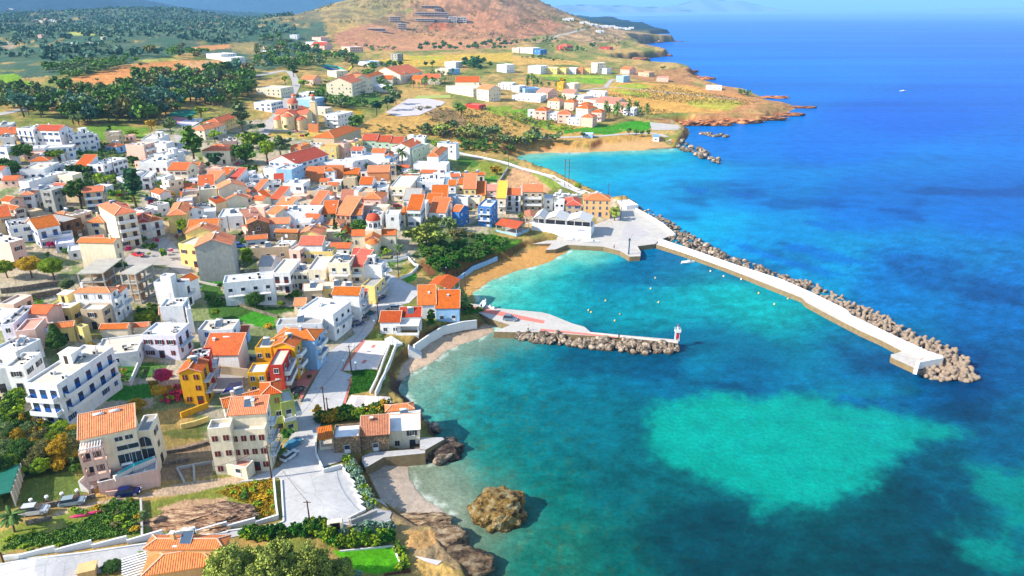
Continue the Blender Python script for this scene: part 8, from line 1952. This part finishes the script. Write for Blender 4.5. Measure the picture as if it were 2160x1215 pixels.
# ---------------- vehicles, boats, poles, small things ----------------
TYRE = mat('tyre', (.02,.02,.02), .9); CHROME = mat('light_glass', (.8,.8,.78), .2)
_car = {}
def car(tl, at, deg, col, label, suv=False, bed=False, cover=False, z=None):
    x, y = pts(tl, at)[0]; g = G(x, y) if z is None else P(x, y, z)
    zz = g.z+.13 if z is None else z+.01
    r = thing('parked_car', label, 'car', (g.x, g.y, zz), R(deg)); pm = mat('paint_'+'_'.join(map(str, col)), K(*col, .7), .3 if not cover else .85, .05, 1, spec=.5)
    L, W_, H, Hb = (4.3, 1.75, 1.45, .85) if not suv else (4.5, 1.85, 1.75, 1.0)
    def loft(secs, m, name):
        a = MB(); 
        for s in secs: a.v += [(s[0], -s[1]/2, s[2]), (s[0], s[1]/2, s[2]), (s[0], s[3]/2, s[4]), (s[0], -s[3]/2, s[4])]
        for i in range(len(secs)-1):
            for q in range(4): a.f.append((i*4+q, i*4+(q+1) % 4, i*4+4+(q+1) % 4, i*4+4+q)[::-1]); a.m.append(a.mi(m)); a.uv.append(None)
        a.f.append((0,1,2,3)); a.m.append(0); a.uv.append(None); n = len(a.v); a.f.append((n-1,n-2,n-3,n-4)); a.m.append(0); a.uv.append(None); return a.obj(name, r)
    h = L/2
    loft([(-h, W_*.86, .35, W_*.8, Hb*.78), (-h+.25, W_, .25, W_*.94, Hb), (-h*.2, W_, .22, W_*.96, Hb), (h*.45, W_, .22, W_*.94, Hb*.98), (h-.3, W_*.96, .25, W_*.88, Hb*.82), (h, W_*.82, .35, W_*.76, Hb*.62)], pm, 'body')
    cb = (-h+.15 if suv else -h+.3) if not bed else -.1; cm = GLASS if not cover else pm
    loft([(cb, W_*.9, Hb-.02, W_*.84, Hb+.05), (cb+.35, W_*.9, Hb-.02, W_*.74, H-.04), (h*.12, W_*.9, Hb-.02, W_*.74, H-.04), (h*.48, W_*.9, Hb-.04, W_*.86, Hb+.02)], cm, 'cabin')
    a = MB(); a.box(cb+.34, h*.14, -W_*.37, W_*.37, H-.05, H, pm); a.obj('car_roof', r)
    if 'w' not in _car:
        b = MB(); n = 14
        for yy in (-.1, .1): b.v += [(.33*math.cos(2*math.pi*k/n), yy, .33*math.sin(2*math.pi*k/n)) for k in range(n)]
        for k in range(n): b.f.append((k, (k+1) % n, n+(k+1) % n, n+k)); b.m.append(b.mi(TYRE)); b.uv.append(None)
        b.f.append(tuple(range(n))[::-1]); b.m.append(b.mi(METAL)); b.uv.append(None); b.f.append(tuple(range(n, 2*n))); b.m.append(b.mi(METAL)); b.uv.append(None); _car['w'] = b.mesh('wheel')
        q = MB(); q.box(-.04,.04,-.2,.2,-.09,.09,CHROME); _car['h'] = q.mesh('headlight')
    for sx in (-h*.64, h*.62):
        for sy in (-W_/2+.06, W_/2-.06): link('wheel', _car['w'], r, (sx, sy, .33))
    for sy in (-.55, .55): link('headlight', _car['h'], r, (h-.06, sy, Hb*.66))
    return r
CARS = '''l;695,205;62;230,230,232;silver car parked on the road beside a spiky plant
l;730,105;60;60,130,160;blue-covered car parked behind the silver one
k;305,680;12;205,205,205;silver estate car parked by the stone wall below the lawn
k;625,600;16;150,165,170;grey-green car under the yellow climbing plant
k;1100,520;15;16,30,90;dark blue car in front of the pink villa terrace
k;345,60;60;70,130,150;teal car half hidden in the left shrubbery
d;1420,440;-15;220,40,50;red pickup parked beside the village square
f;310,880;60;30,50,110;dark blue car beside the yellow terrace house
f;70,1150;40;20,60,120;blue car in the shade of the seafront buildings
f;195,1040;45;30,100,120;teal car under the shop awnings
f;470,985;0;225,225,225;white car behind the faded red restaurant
a;1545,935;35;30,80,140;blue car behind the tiny pale house
c;480,1005;10;225,40,60;red car in the alley beside the pink house
i;700,385;25;40,90,80;dark green car beside the orange-roofed white house
i;1210,720;60;40,50,60;dark car beside the lime green house
f;130,1100;45;150,150,155;grey car parked along the seafront shops
r;1315,790;-5;90,120,160;tiny blue-grey car on the headland lane
q;90,620;10;225,225,225;tiny white car on the country road
e;850,440;-20;20,22,30;black car in front of the garages
e;605,350;10;60,110,200;blue van behind the grey-green wall house'''.split('\n')
for c_ in CARS:
    tl, at, dg, col, lb = c_.split(';'); car(tl, at, float(dg), tuple(int(v) for v in col.split(',')), lb, suv='estate' in lb or 'van' in lb, bed='pickup' in lb, cover='covered' in lb)
car('n', '330,240', -12, (110, 125, 145), 'grey-blue hatchback standing on the red stripe of the inner jetty', True, z=2.12)
def boat(label, tl, at, L, deg, z=0.0, trailer=False, motor=True, col=(240,240,240), name='motorboat', cat='boat', cabin=False):
    x, y = pts(tl, at)[0]; g = P(x, y, z); r = thing(name, label, cat, (g.x, g.y, z+(.7 if trailer else 0)), R(deg)); a = MB(); W_ = L*.36; hm = mat('hull_'+'_'.join(map(str, col)), K(*col, .8), .4, .05); n = 8
    for i in range(n+1):
        t = i/n; w = W_/2*(1-t**2.6)*(.85+.15*min(1, t*4)); xx = L*(t-.5); k = .25*t*t
        a.v += [(xx, -w, .6+k), (xx, -w*.55, -.15+k*.6), (xx, w*.55, -.15+k*.6), (xx, w, .6+k), (xx, w*.8, .58+k), (xx, w*.55, .2), (xx, -w*.55, .2), (xx, -w*.8, .58+k)]
    for i in range(n):
        for q in range(8): a.f.append((i*8+q, i*8+(q+1) % 8, i*8+8+(q+1) % 8, i*8+8+q)); a.m.append(a.mi(hm)); a.uv.append(None)
    a.f.append(tuple(range(8))[::-1]); a.m.append(0); a.uv.append(None); a.obj('hull', r)
    b = MB(); b.box(-L*.12, L*.02, -W_*.28, W_*.28, .2, .62, hm); b.obj('thwart', r)
    c = MB(); c.box(-.02*L, .12*L, -W_*.2, W_*.2, .2, 1.15, hm); c.box(.12*L, .13*L, -W_*.2, W_*.2, .9, 1.4, GLASS); c.obj('console', r)
    if motor: m_ = MB(); m_.box(-L/2-.35, -L/2, -.18, .18, .45, 1.0, mat('motor_black', (.02,.02,.02), .5)); m_.box(-L/2-.25, -L/2-.1, -.06, .06, -.4, .45, METAL); m_.obj('outboard_motor', r)
    if cabin: m_ = MB(); m_.box(-L*.1, L*.18, -W_*.3, W_*.3, .5, 1.7, hm); m_.box(-L*.09, L*.19, -W_*.31, W_*.31, 1.1, 1.45, GLASS); m_.obj('cabin', r)
    if trailer: m_ = MB(); m_.bar((-L*.4,-.5,-.3), (L*.6,0,-.3), .1, METAL); m_.bar((-L*.4,.5,-.3), (L*.6,0,-.3), .1, METAL); m_.obj('trailer_frame', r); [link('wheel', _car['w'], r, (-L*.1, s*.8, -.37)) for s in (-1, 1)]
    return r
boat('small white motorboat moored inside the breakwater', 'o', '655,585', 5.6, 8)
boat('white boat with a console on a trailer at the root of the jetty', 'f', '1362,950', 5.5, 80, 2.1, True)
boat('small white dinghy beside the trailer boat', 'f', '1425,972', 3.4, -30, 2.1, motor=False)
for i, (a_, d_, L_) in enumerate((('650,310', 10, 7), ('720,320', 30, 7.5), ('770,300', -20, 7), ('690,280', 60, 6), ('850,310', 5, 6), ('1060,290', 15, 6))):
    gz_ = hgt(*G(*pts('g', a_)[0]).to_2d()); boat(['long white boat stored at the left of the boat yard', 'white cabin boat in the middle of the boat yard', 'white boat tilted at the right of the boat yard', 'small white boat at the back of the boat yard', 'white boat ashore beside the red hip roof', 'white boat ashore beside the tan-orange harbour house'][i], 'g', a_, L_, d_, gz_+.3, cabin=i in (0, 1, 3))
boat('tiny white sailing boat far out on the blue sea', 'z', '1905,192', 9, 20)
boat('white boat drawn up on the edge of the harbour road', 'g', '800,765', 6, -12, 2.1, motor=False)
boat('long white boat lying by the harbour road under the taverna', 'g', '1000,780', 7, -10, 2.1, motor=False)
g = G(*pts('k', '725,700')[0]); a = MB(); km = mat('kayak_pink', K(226,60,110), .4, .1)
a.tube([(-2.4,0,.35), (-1.6,0,.25), (0,0,.22), (1.6,0,.25), (2.4,0,.35)], [.04, .3, .4, .3, .04], km, 10); r = thing('kayak', 'long pink kayak lying in the grass below the lane', 'kayak', g, R(20)); a.obj('hull', r, smooth=True); b = MB(); b.box(-.5,.5,-.22,.22,.45,.66,mat('kayak_seat', K(120,30,70), .7)); b.obj('cockpit', r)
def pole(tl, at, hpx, label, name='utility_pole', lamp=False, m=None, arms=1):
    x, y = pts(tl, at)[0]; k = TILES[tl][2]; g = G(x, y); s = (g.y*CP+(CAMH-g.z)*SP)/F/.9; h = hpx/k*s; r = thing(name, label, 'pole' if not lamp else 'street lamp', g)
    a = MB(); a.tube([(0,0,-.5), (0,0,h*.5), (0,0,h)], [.17, .14, .11] if not lamp else [.08, .07, .06], m or (WOOD if not lamp else METAL), 8); a.obj('shaft', r)
    if lamp: b = MB(); b.lathe(0, 0, [(.01, h), (.25, h+.1), (.32, h+.3), (.25, h+.5), (.01, h+.6)], mat('globe_glass', (.85,.85,.85), .3), 10); b.obj('globe', r, smooth=True)
    else:
        for q in range(arms): b = MB(); b.bar((-.7,0,h-.35-q*.6), (.7,0,h-.35-q*.6), .1, WOOD); [b.cyl(X, 0, h-.3-q*.6, h-.1-q*.6, .05, .05, WHITE, 6) for X in (-.6, 0, .6)]; b.obj('crossarm', r)
    return Vector((g.x, g.y, g.z+h))
PT = [pole(t, a_, h_, l_) for t, a_, h_, l_ in (('l', '540,380', 300, 'tall dark wooden pole at the corner of the square'), ('l', '872,805', 260, 'wooden pole in front of the clipped hedge'), ('i', '1490,940', 290, 'dark wooden pole at the road edge above the stone houses'), ('i', '1515,915', 150, 'shorter wooden pole right beside the taller one'), ('i', '1755,500', 265, 'wooden pole at the edge of the pink square'), ('f', '285,1100', 180, 'wooden pole by the seafront road near the red restaurant'), ('f', '1172,780', 160, 'dark pole at the back of the sandy beach'), ('f', '490,650', 240, 'thin pole beside the flower terrace'), ('g', '1305,590', 260, 'thin tall pole in the harbour square'), ('g', '1182,305', 115, 'dark pole behind the tan-orange harbour house'), ('c', '1615,590', 200, 'wooden pole at the bend of the coast road'), ('a', '695,590', 130, 'wooden pole left of the blue-shuttered row'), ('a', '550,990', 190, 'wooden pole in front of the grey-blue wall'), ('a', '1125,640', 170, 'left wooden pole in the green gap'), ('a', '1180,690', 200, 'right wooden pole in the green gap'), ('a', '1548,900', 90, 'short dark pole beside the tall dark tree'), ('a', '1725,850', 140, 'wooden pole beside the cream balcony house'), ('c', '570,1200', 230, 'wooden pole left of the tall white house'), ('c', '1098,1160', 140, 'wooden pole beside the shade-blue house'), ('e', '505,180', 150, 'thick dark pole beside the orange umbrella'), ('k', '35,1110', 110, 'dark pole at the bottom left corner'), ('d', '1250,1050', 260, 'pale concrete pole beside the outside stairs'), ('k', '1300,1000', 0, ''), ('b', '700,1190', 60, 'short pole in the dense centre')) if h_]
for t, a_, h_, l_ in (('i', '1680,490', 90, 'street lamp with a white globe on the pink square, lower left'), ('i', '1790,315', 75, 'street lamp with a white globe on the pink square, upper left'), ('j', '55,495', 75, 'street lamp with a white globe above the green lawn'), ('f', '240,1180', 70, 'street lamp with a white globe beside the restaurant hedge'), ('f', '655,520', 35, 'small white globe lamp on the angular wall'), ('f', '675,640', 90, 'white lamp post at the corner of the little lawn'), ('f', '975,610', 45, 'small lamp above the long beach wall'), ('c', '1370,495', 35, 'small white lamp on the coast road')): pole(t, a_, h_, l_, 'street_lamp', True)
for q, (x, y) in enumerate(pts('k', '278,612 411,585 541,558 670,530 797,503')):
    g = G(x, y); a = MB(); a.box(-.2,.2,-.2,.2,-.5,.9,STONEW); r = thing('wall_lamp', 'white globe lamp on the grey stone wall below the villa lawn', 'lamp', g, 0, 'globe lamps on the stone wall'); a.obj('pillar', r); b = MB(); b.lathe(0, 0, [(.01,.9),(.28,1.05),(.34,1.25),(.26,1.45),(.01,1.52)], mat('globe_glass', (1,1,1)), 10); b.obj('globe', r)
x, y = pts('g', '755,215')[0]; g = G(x, y); r = thing('pylon', 'steel pylon with two masts and crossbars beside the coast road', 'pylon', g)
for X in (-1.1, 1.1): a = MB(); a.bar((X,0,-.5), (X,0,15), .28, WOOD); a.obj('mast', r)
for Z in (6.5, 9, 11.5, 14.2): a = MB(); a.bar((-1.8,0,Z), (1.8,0,Z), .2, METAL); a.obj('crossbar', r)
def cable(a_, b_, label, sag=.8):
    m = MB(); n = 10; ps = [a_.lerp(b_, i/n)-Vector((0,0,sag*4*(i/n)*(1-i/n))) for i in range(n+1)]; m.tube(ps, [.035]*(n+1), mat('cable_black', (.03,.03,.03), .6), 5); o = m.obj('power_cable'); tag(o, label, 'cable')
cable(PT[0], PT[2], 'power cable from the square corner pole up the road', 1.2); cable(PT[1], PT[0], 'power cable from the hedge pole to the square corner pole'); cable(PT[2], PT[4], 'power cable from the road edge pole to the pink square', 1.2); cable(PT[4], PT[5], 'power cable along the seafront road', 1.4)
cable(PT[2], P(*pts('i', '1060,690')[0], 12), 'power cable from the road edge pole to the lime green house'); cable(PT[5], P(*pts('f', '870,880')[0], 9), 'power cable from the seafront pole to the taverna'); cable(PT[0], P(*pts('l', '-50,300')[0], 11), 'power cable from the square corner pole towards the left')
# harbour lights
def light_frame(label, x, y, z, h, col, cls):
    p = P(x, y, z); r = thing('harbour_light', label, 'beacon', p); wm = WHITE; a = MB()
    for sx in (-.55, .55):
        for sy in (-.55, .55): a.bar((sx,sy,0), (sx*.9,sy*.9,h*.55), .12, wm)
    a.obj('lattice_leg_frame', r); b = MB(); b.box(-.35,.35,-.62,-.56,h*.15,h*.5,mat('sign_red', K(220,30,40), .5)); b.obj('red_panel', r)
    c = MB(); c.box(-.8,.8,-.8,.8,h*.55,h*.55+.12,wm); c.box(-.8,.8,-.8,-.74,h*.55+.12,h*.55+1.0,wm); c.obj('platform', r)
    for Z in (.5, 1.0): d = MB(); [d.bar(q[0]+(h*.55+Z,), q[1]+(h*.55+Z,), .06, wm) for q in (((-.78,-.7),(-.78,.78)),((-.78,.78),(.78,.78)),((.78,.78),(.78,-.7)))]; d.obj('rail', r)
    e = MB(); e.cyl(0, 0, h*.67, h*.85, .25, .2, wm, 10); e.cyl(0, 0, h*.85, h, .14, .1, mat('lamp_'+cls, K(*col), .4), 10); e.obj('lantern', r)
light_frame('white beacon frame with a red panel at the end of the inner jetty', *pts('n', '1855,425')[0], 2.1, 5.2, (220,60,50), 'red')
p = P(*pts('s', '1043,552')[0], 1.7); r = thing('harbour_light', 'small green beacon drum near the tip of the breakwater', 'beacon', p); a = MB(); a.cyl(0,0,0,1.7,.55,.5,mat('beacon_green', K(30,110,90), .5),12); a.obj('drum', r); b = MB(); b.cyl(0,0,1.7,2.3,.12,.1,WHITE,8); b.obj('lantern', r)
p = P(*pts('g', '1390,905')[0], 2.0); r = thing('mooring_light', 'dark blue post with a boxy lantern on the small quay', 'beacon', p); a = MB(); a.cyl(0,0,0,5.6,.28,.22,mat('post_blue', K(30,80,110), .5),10); a.obj('post', r); b = MB(); b.box(-.55,.55,-.55,.55,5.6,5.8,METAL); b.box(-.3,.3,-.3,.3,5.8,6.5,mat('post_blue', (1,1,1))); b.obj('lantern', r); c = MB(); c.bar((.3,0,6.3), (1.1,0,8.6), .1, METAL); c.obj('antenna', r)
# people : one continuous skinned figure each
def person(label, loc, rz, shirt, trousers):
    J = [(0,0,.95),(0,0,1.15),(0,0,1.42),(0,0,1.5),(0,0,1.68),(.17,0,1.42),(.25,.03,1.15),(.27,.14,.93),(-.17,0,1.42),(-.25,.02,1.15),(-.26,.08,.92),(.1,0,.9),(.12,.03,.5),(.13,0,.08),(.14,.14,.03),(-.1,0,.9),(-.12,.02,.5),(-.13,-.02,.08),(-.14,.12,.03)]
    Rr = [.14,.13,.14,.055,.11,.07,.045,.035,.07,.045,.035,.1,.065,.045,.04,.1,.065,.045,.04]
    E = [(0,1),(1,2),(2,3),(3,4),(2,5),(5,6),(6,7),(2,8),(8,9),(9,10),(0,11),(11,12),(12,13),(13,14),(0,15),(15,16),(16,17),(17,18)]
    me = bpy.data.meshes.new('person'); me.from_pydata(J, E, []); o = link('person', me, None, loc, rz); s = o.modifiers.new('s', 'SKIN'); d = me.skin_vertices[0].data
    for i, q in enumerate(Rr): d[i].radius = (q, q)
    d[0].use_root = True; o.modifiers.new('u', 'SUBSURF').levels = 1; me.materials.append(mat('cloth_'+shirt[0], shirt[1], .9)); tag(o, label, 'person'); o.modifiers['u'].render_levels = 1
    a = MB(); a.lathe(0, 0, [(.105,1.66),(.12,1.74),(.09,1.81),(.01,1.83)], mat('hair', (.03,.02,.015), .9), 10); a.obj('hair', o); b = MB()
    for sx in (-.12, .12): b.tube([(sx*.8,0,.97),(sx,.03,.5),(sx*1.08,0,.12)], [.13,.09,.07], mat('trousers_'+trousers[0], trousers[1], .9), 8)
    b.obj('trousers', o)
person('person in a dark jacket standing at the edge of the inner jetty', P(*pts('n', '1325,405')[0], 2.3), R(200), ('dark', (.05,.06,.08)), ('blue', (.04,.06,.12)))
person('person in a light top by the first boulders of the inner jetty', P(*pts('n', '495,335')[0], 2.1), R(150), ('light', (.5,.5,.45)), ('dark', (.05,.05,.06)))
person('person standing at the harbour edge in an orange vest', P(*pts('g', '1240,845')[0], 2.0), R(180), ('orange', (.7,.2,.04)), ('blue', (.04,.06,.12)))
for (t, q, c) in [('n', a_, 'y') for a_ in '1203,62 1688,77 1047,150 1072,168 1335,187 1288,246'.split()]+[('o', a_, 'y') for a_ in '357,722 315,820 387,945 33,1055 1303,862 1570,912 1447,963'.split()]+[('o', a_, 'w') for a_ in '862,660 982,707 1143,735'.split()]:
    p = P(*pts(t, q)[0], .1); a = MB(); a.lathe(0, 0, [(.01,-.4),(.22,-.25),(.3,.02),(.22,.25),(.08,.35),(.06,.5),(.01,.52)], mat('buoy_'+c, K(240,200,90) if c == 'y' else (.85,.85,.85), .5), 10); o = a.obj('buoy', None, p, smooth=True); tag(o, 'small yellow mooring buoy floating in the harbour' if c == 'y' else 'small white mooring buoy close to the breakwater', 'buoy', 'yellow buoys' if c == 'y' else 'white buoys')
# water slides, umbrella, tank, roofs over tennis pool, bollards, tables
def slide(label, tl, ps, z0, z1, col):
    pp = pts(tl, ps); g0 = G(*pp[0]); n = len(pp); W3 = [G(x, y, z0+(z1-z0)*i/(n-1))+Vector((0,0,z0+(z1-z0)*i/(n-1))) for i, (x, y) in enumerate(pp)]; a = MB(); a.tube(W3, [1.3]*n, mat('slide_'+col, dict(turq=K(0,180,170), blue=K(20,100,210), yellow=K(235,215,20), green=K(60,200,60))[col], .35), 8); r = thing('water_slide', label, 'water slide', g0); o = a.obj('chute', None, smooth=True); o.parent = r; o.location = -g0
    b = MB()
    for p in W3[::2]: b.bar((p.x, p.y, hgt(p.x, p.y)-.5), p, .3, METAL)
    o = b.obj('supports', None); o.parent = r; o.location = -g0
slide('turquoise water slide curling down beside the hotel', 'q', '570,545 600,555 640,560 680,565 720,580 740,600', 10, 3, 'turq'); slide('blue water slide below the turquoise one', 'q', '560,560 600,575 660,590 720,600', 8, 1.5, 'blue'); slide('yellow water slide at the right of the slides', 'q', '780,600 800,575 815,560', 2, 7, 'yellow'); slide('small green slide tower among hotel palms', 'q', '1120,620 1140,600 1150,580 1170,600', 7, 1.5, 'green')
p = G(*pts('e', '490,120')[0]); r = thing('umbrella', 'orange parasol beside the thick dark pole', 'umbrella', p); a = MB(); a.cyl(0,0,0,2.6,.04,.04,METAL,6); a.obj('post', r); b = MB(); b.lathe(0,0,[(1.7,2.1),(.9,2.5),(.01,2.75)],mat('orange_cloth', K(236,110,50), .8),10); b.obj('cloth', r)
p = G(*pts('k', '-40,600')[0]); x0 = G(*pts('k', '135,620')[0]); x1 = G(*pts('k', '205,360')[0]); a = MB(); r = thing('greenhouse', 'long dark green tarpaulin roof beside the mown lawn', 'shed', x0, math.atan2(x1.y-x0.y, x1.x-x0.x)); L_ = (x1-x0).to_2d().length
a.box(0, L_, .1, 9, 3.0, 3.15, mat('green_tarp', K(20,110,90), .6, .25, .6)); a.obj('roof', r); b = MB(); b.box(0, L_, 0, .12, -1, 3.0, wallm('T')); b.obj('wall', r)
for q in range(6): b = MB(); b.box(L_*q/5-.1, L_*q/5+.1, -.12, -.003, -1, 3.2, WHITE); b.obj('post', r)
a = MB(); a.box(-3,3,-2,2,0,.2,CONC); g = G(*pts('l', '1090,840')[0]); r = thing('garden_gate', 'small stone gateway with a dark opening in the clipped hedge', 'gate', g, R(12))
for X in (-1.1, 1.1): a = MB(); a.box(X-.25,X+.25,-.6,.6,-1,2.4,wallm('C')); a.obj('pillar', r)
a = MB(); a.box(-.84,.84,-.1,.1,-1,2.0,SHC['d']); a.obj('door', r); a = MB(); a.box(-1.25,1.25,-.5,.5,2.4,2.55,wallm('C')); a.obj('lintel', r)
g = G(*pts('k', '760,1200')[0]); r = thing('low_shed', 'little tan flat-roofed kiosk at the bottom edge by the road', 'shed', g, R(20)); a = MB(); a.box(-1.2,1.2,-1.0,1.0,-1,1.4,wallm('A')); a.obj('wall', r); b = MB(); b.box(-1.35,1.35,-1.15,1.15,1.4,1.55,wallm('A')); b.obj('roof', r)
g = G(*pts('k', '1165,1195')[0]); r = thing('pergola', 'white lattice pergola left of the orange-roofed house', 'pergola', g, R(28))
for q in range(9): a = MB(); a.box(-1.8,1.8,-2.4+q*.6,-2.12+q*.6,1.5,1.65,WHITE); a.obj('rafter', r)
for X in (-1.6, 1.6):
    for Y in (-2.2, 2.3): a = MB(); a.box(X-.08,X+.08,Y-.08,Y+.08,-1,1.5,WHITE); a.obj('post', r)
# ---------------- haze ----------------
def haze():
    bm = bmesh.new(); bmesh.ops.create_cube(bm, size=1)
    x0, x1, y0, y1, z0, z1 = -42000, 42000, -300, 71000, -6, 700
    for v in bm.verts: v.co = (x0 if v.co.x < 0 else x1, y0 if v.co.y < 0 else y1, z0 if v.co.z < 0 else z1)
    me = bpy.data.meshes.new('haze'); bm.to_mesh(me); o = bpy.data.objects.new('haze', me); C.objects.link(o); tag(o, kind='stuff')
    m = bpy.data.materials.new('haze'); m.use_nodes = True; nt = m.node_tree; nt.nodes.clear()
    v = nt.nodes.new('ShaderNodeVolumePrincipled'); v.inputs['Color'].default_value = (.26, .58, 1, 1); v.inputs['Density'].default_value = 6.5e-5; v.inputs['Anisotropy'].default_value = 0
    ou = nt.nodes.new('ShaderNodeOutputMaterial'); nt.links.new(v.outputs[0], ou.inputs['Volume']); me.materials.append(m)
haze()
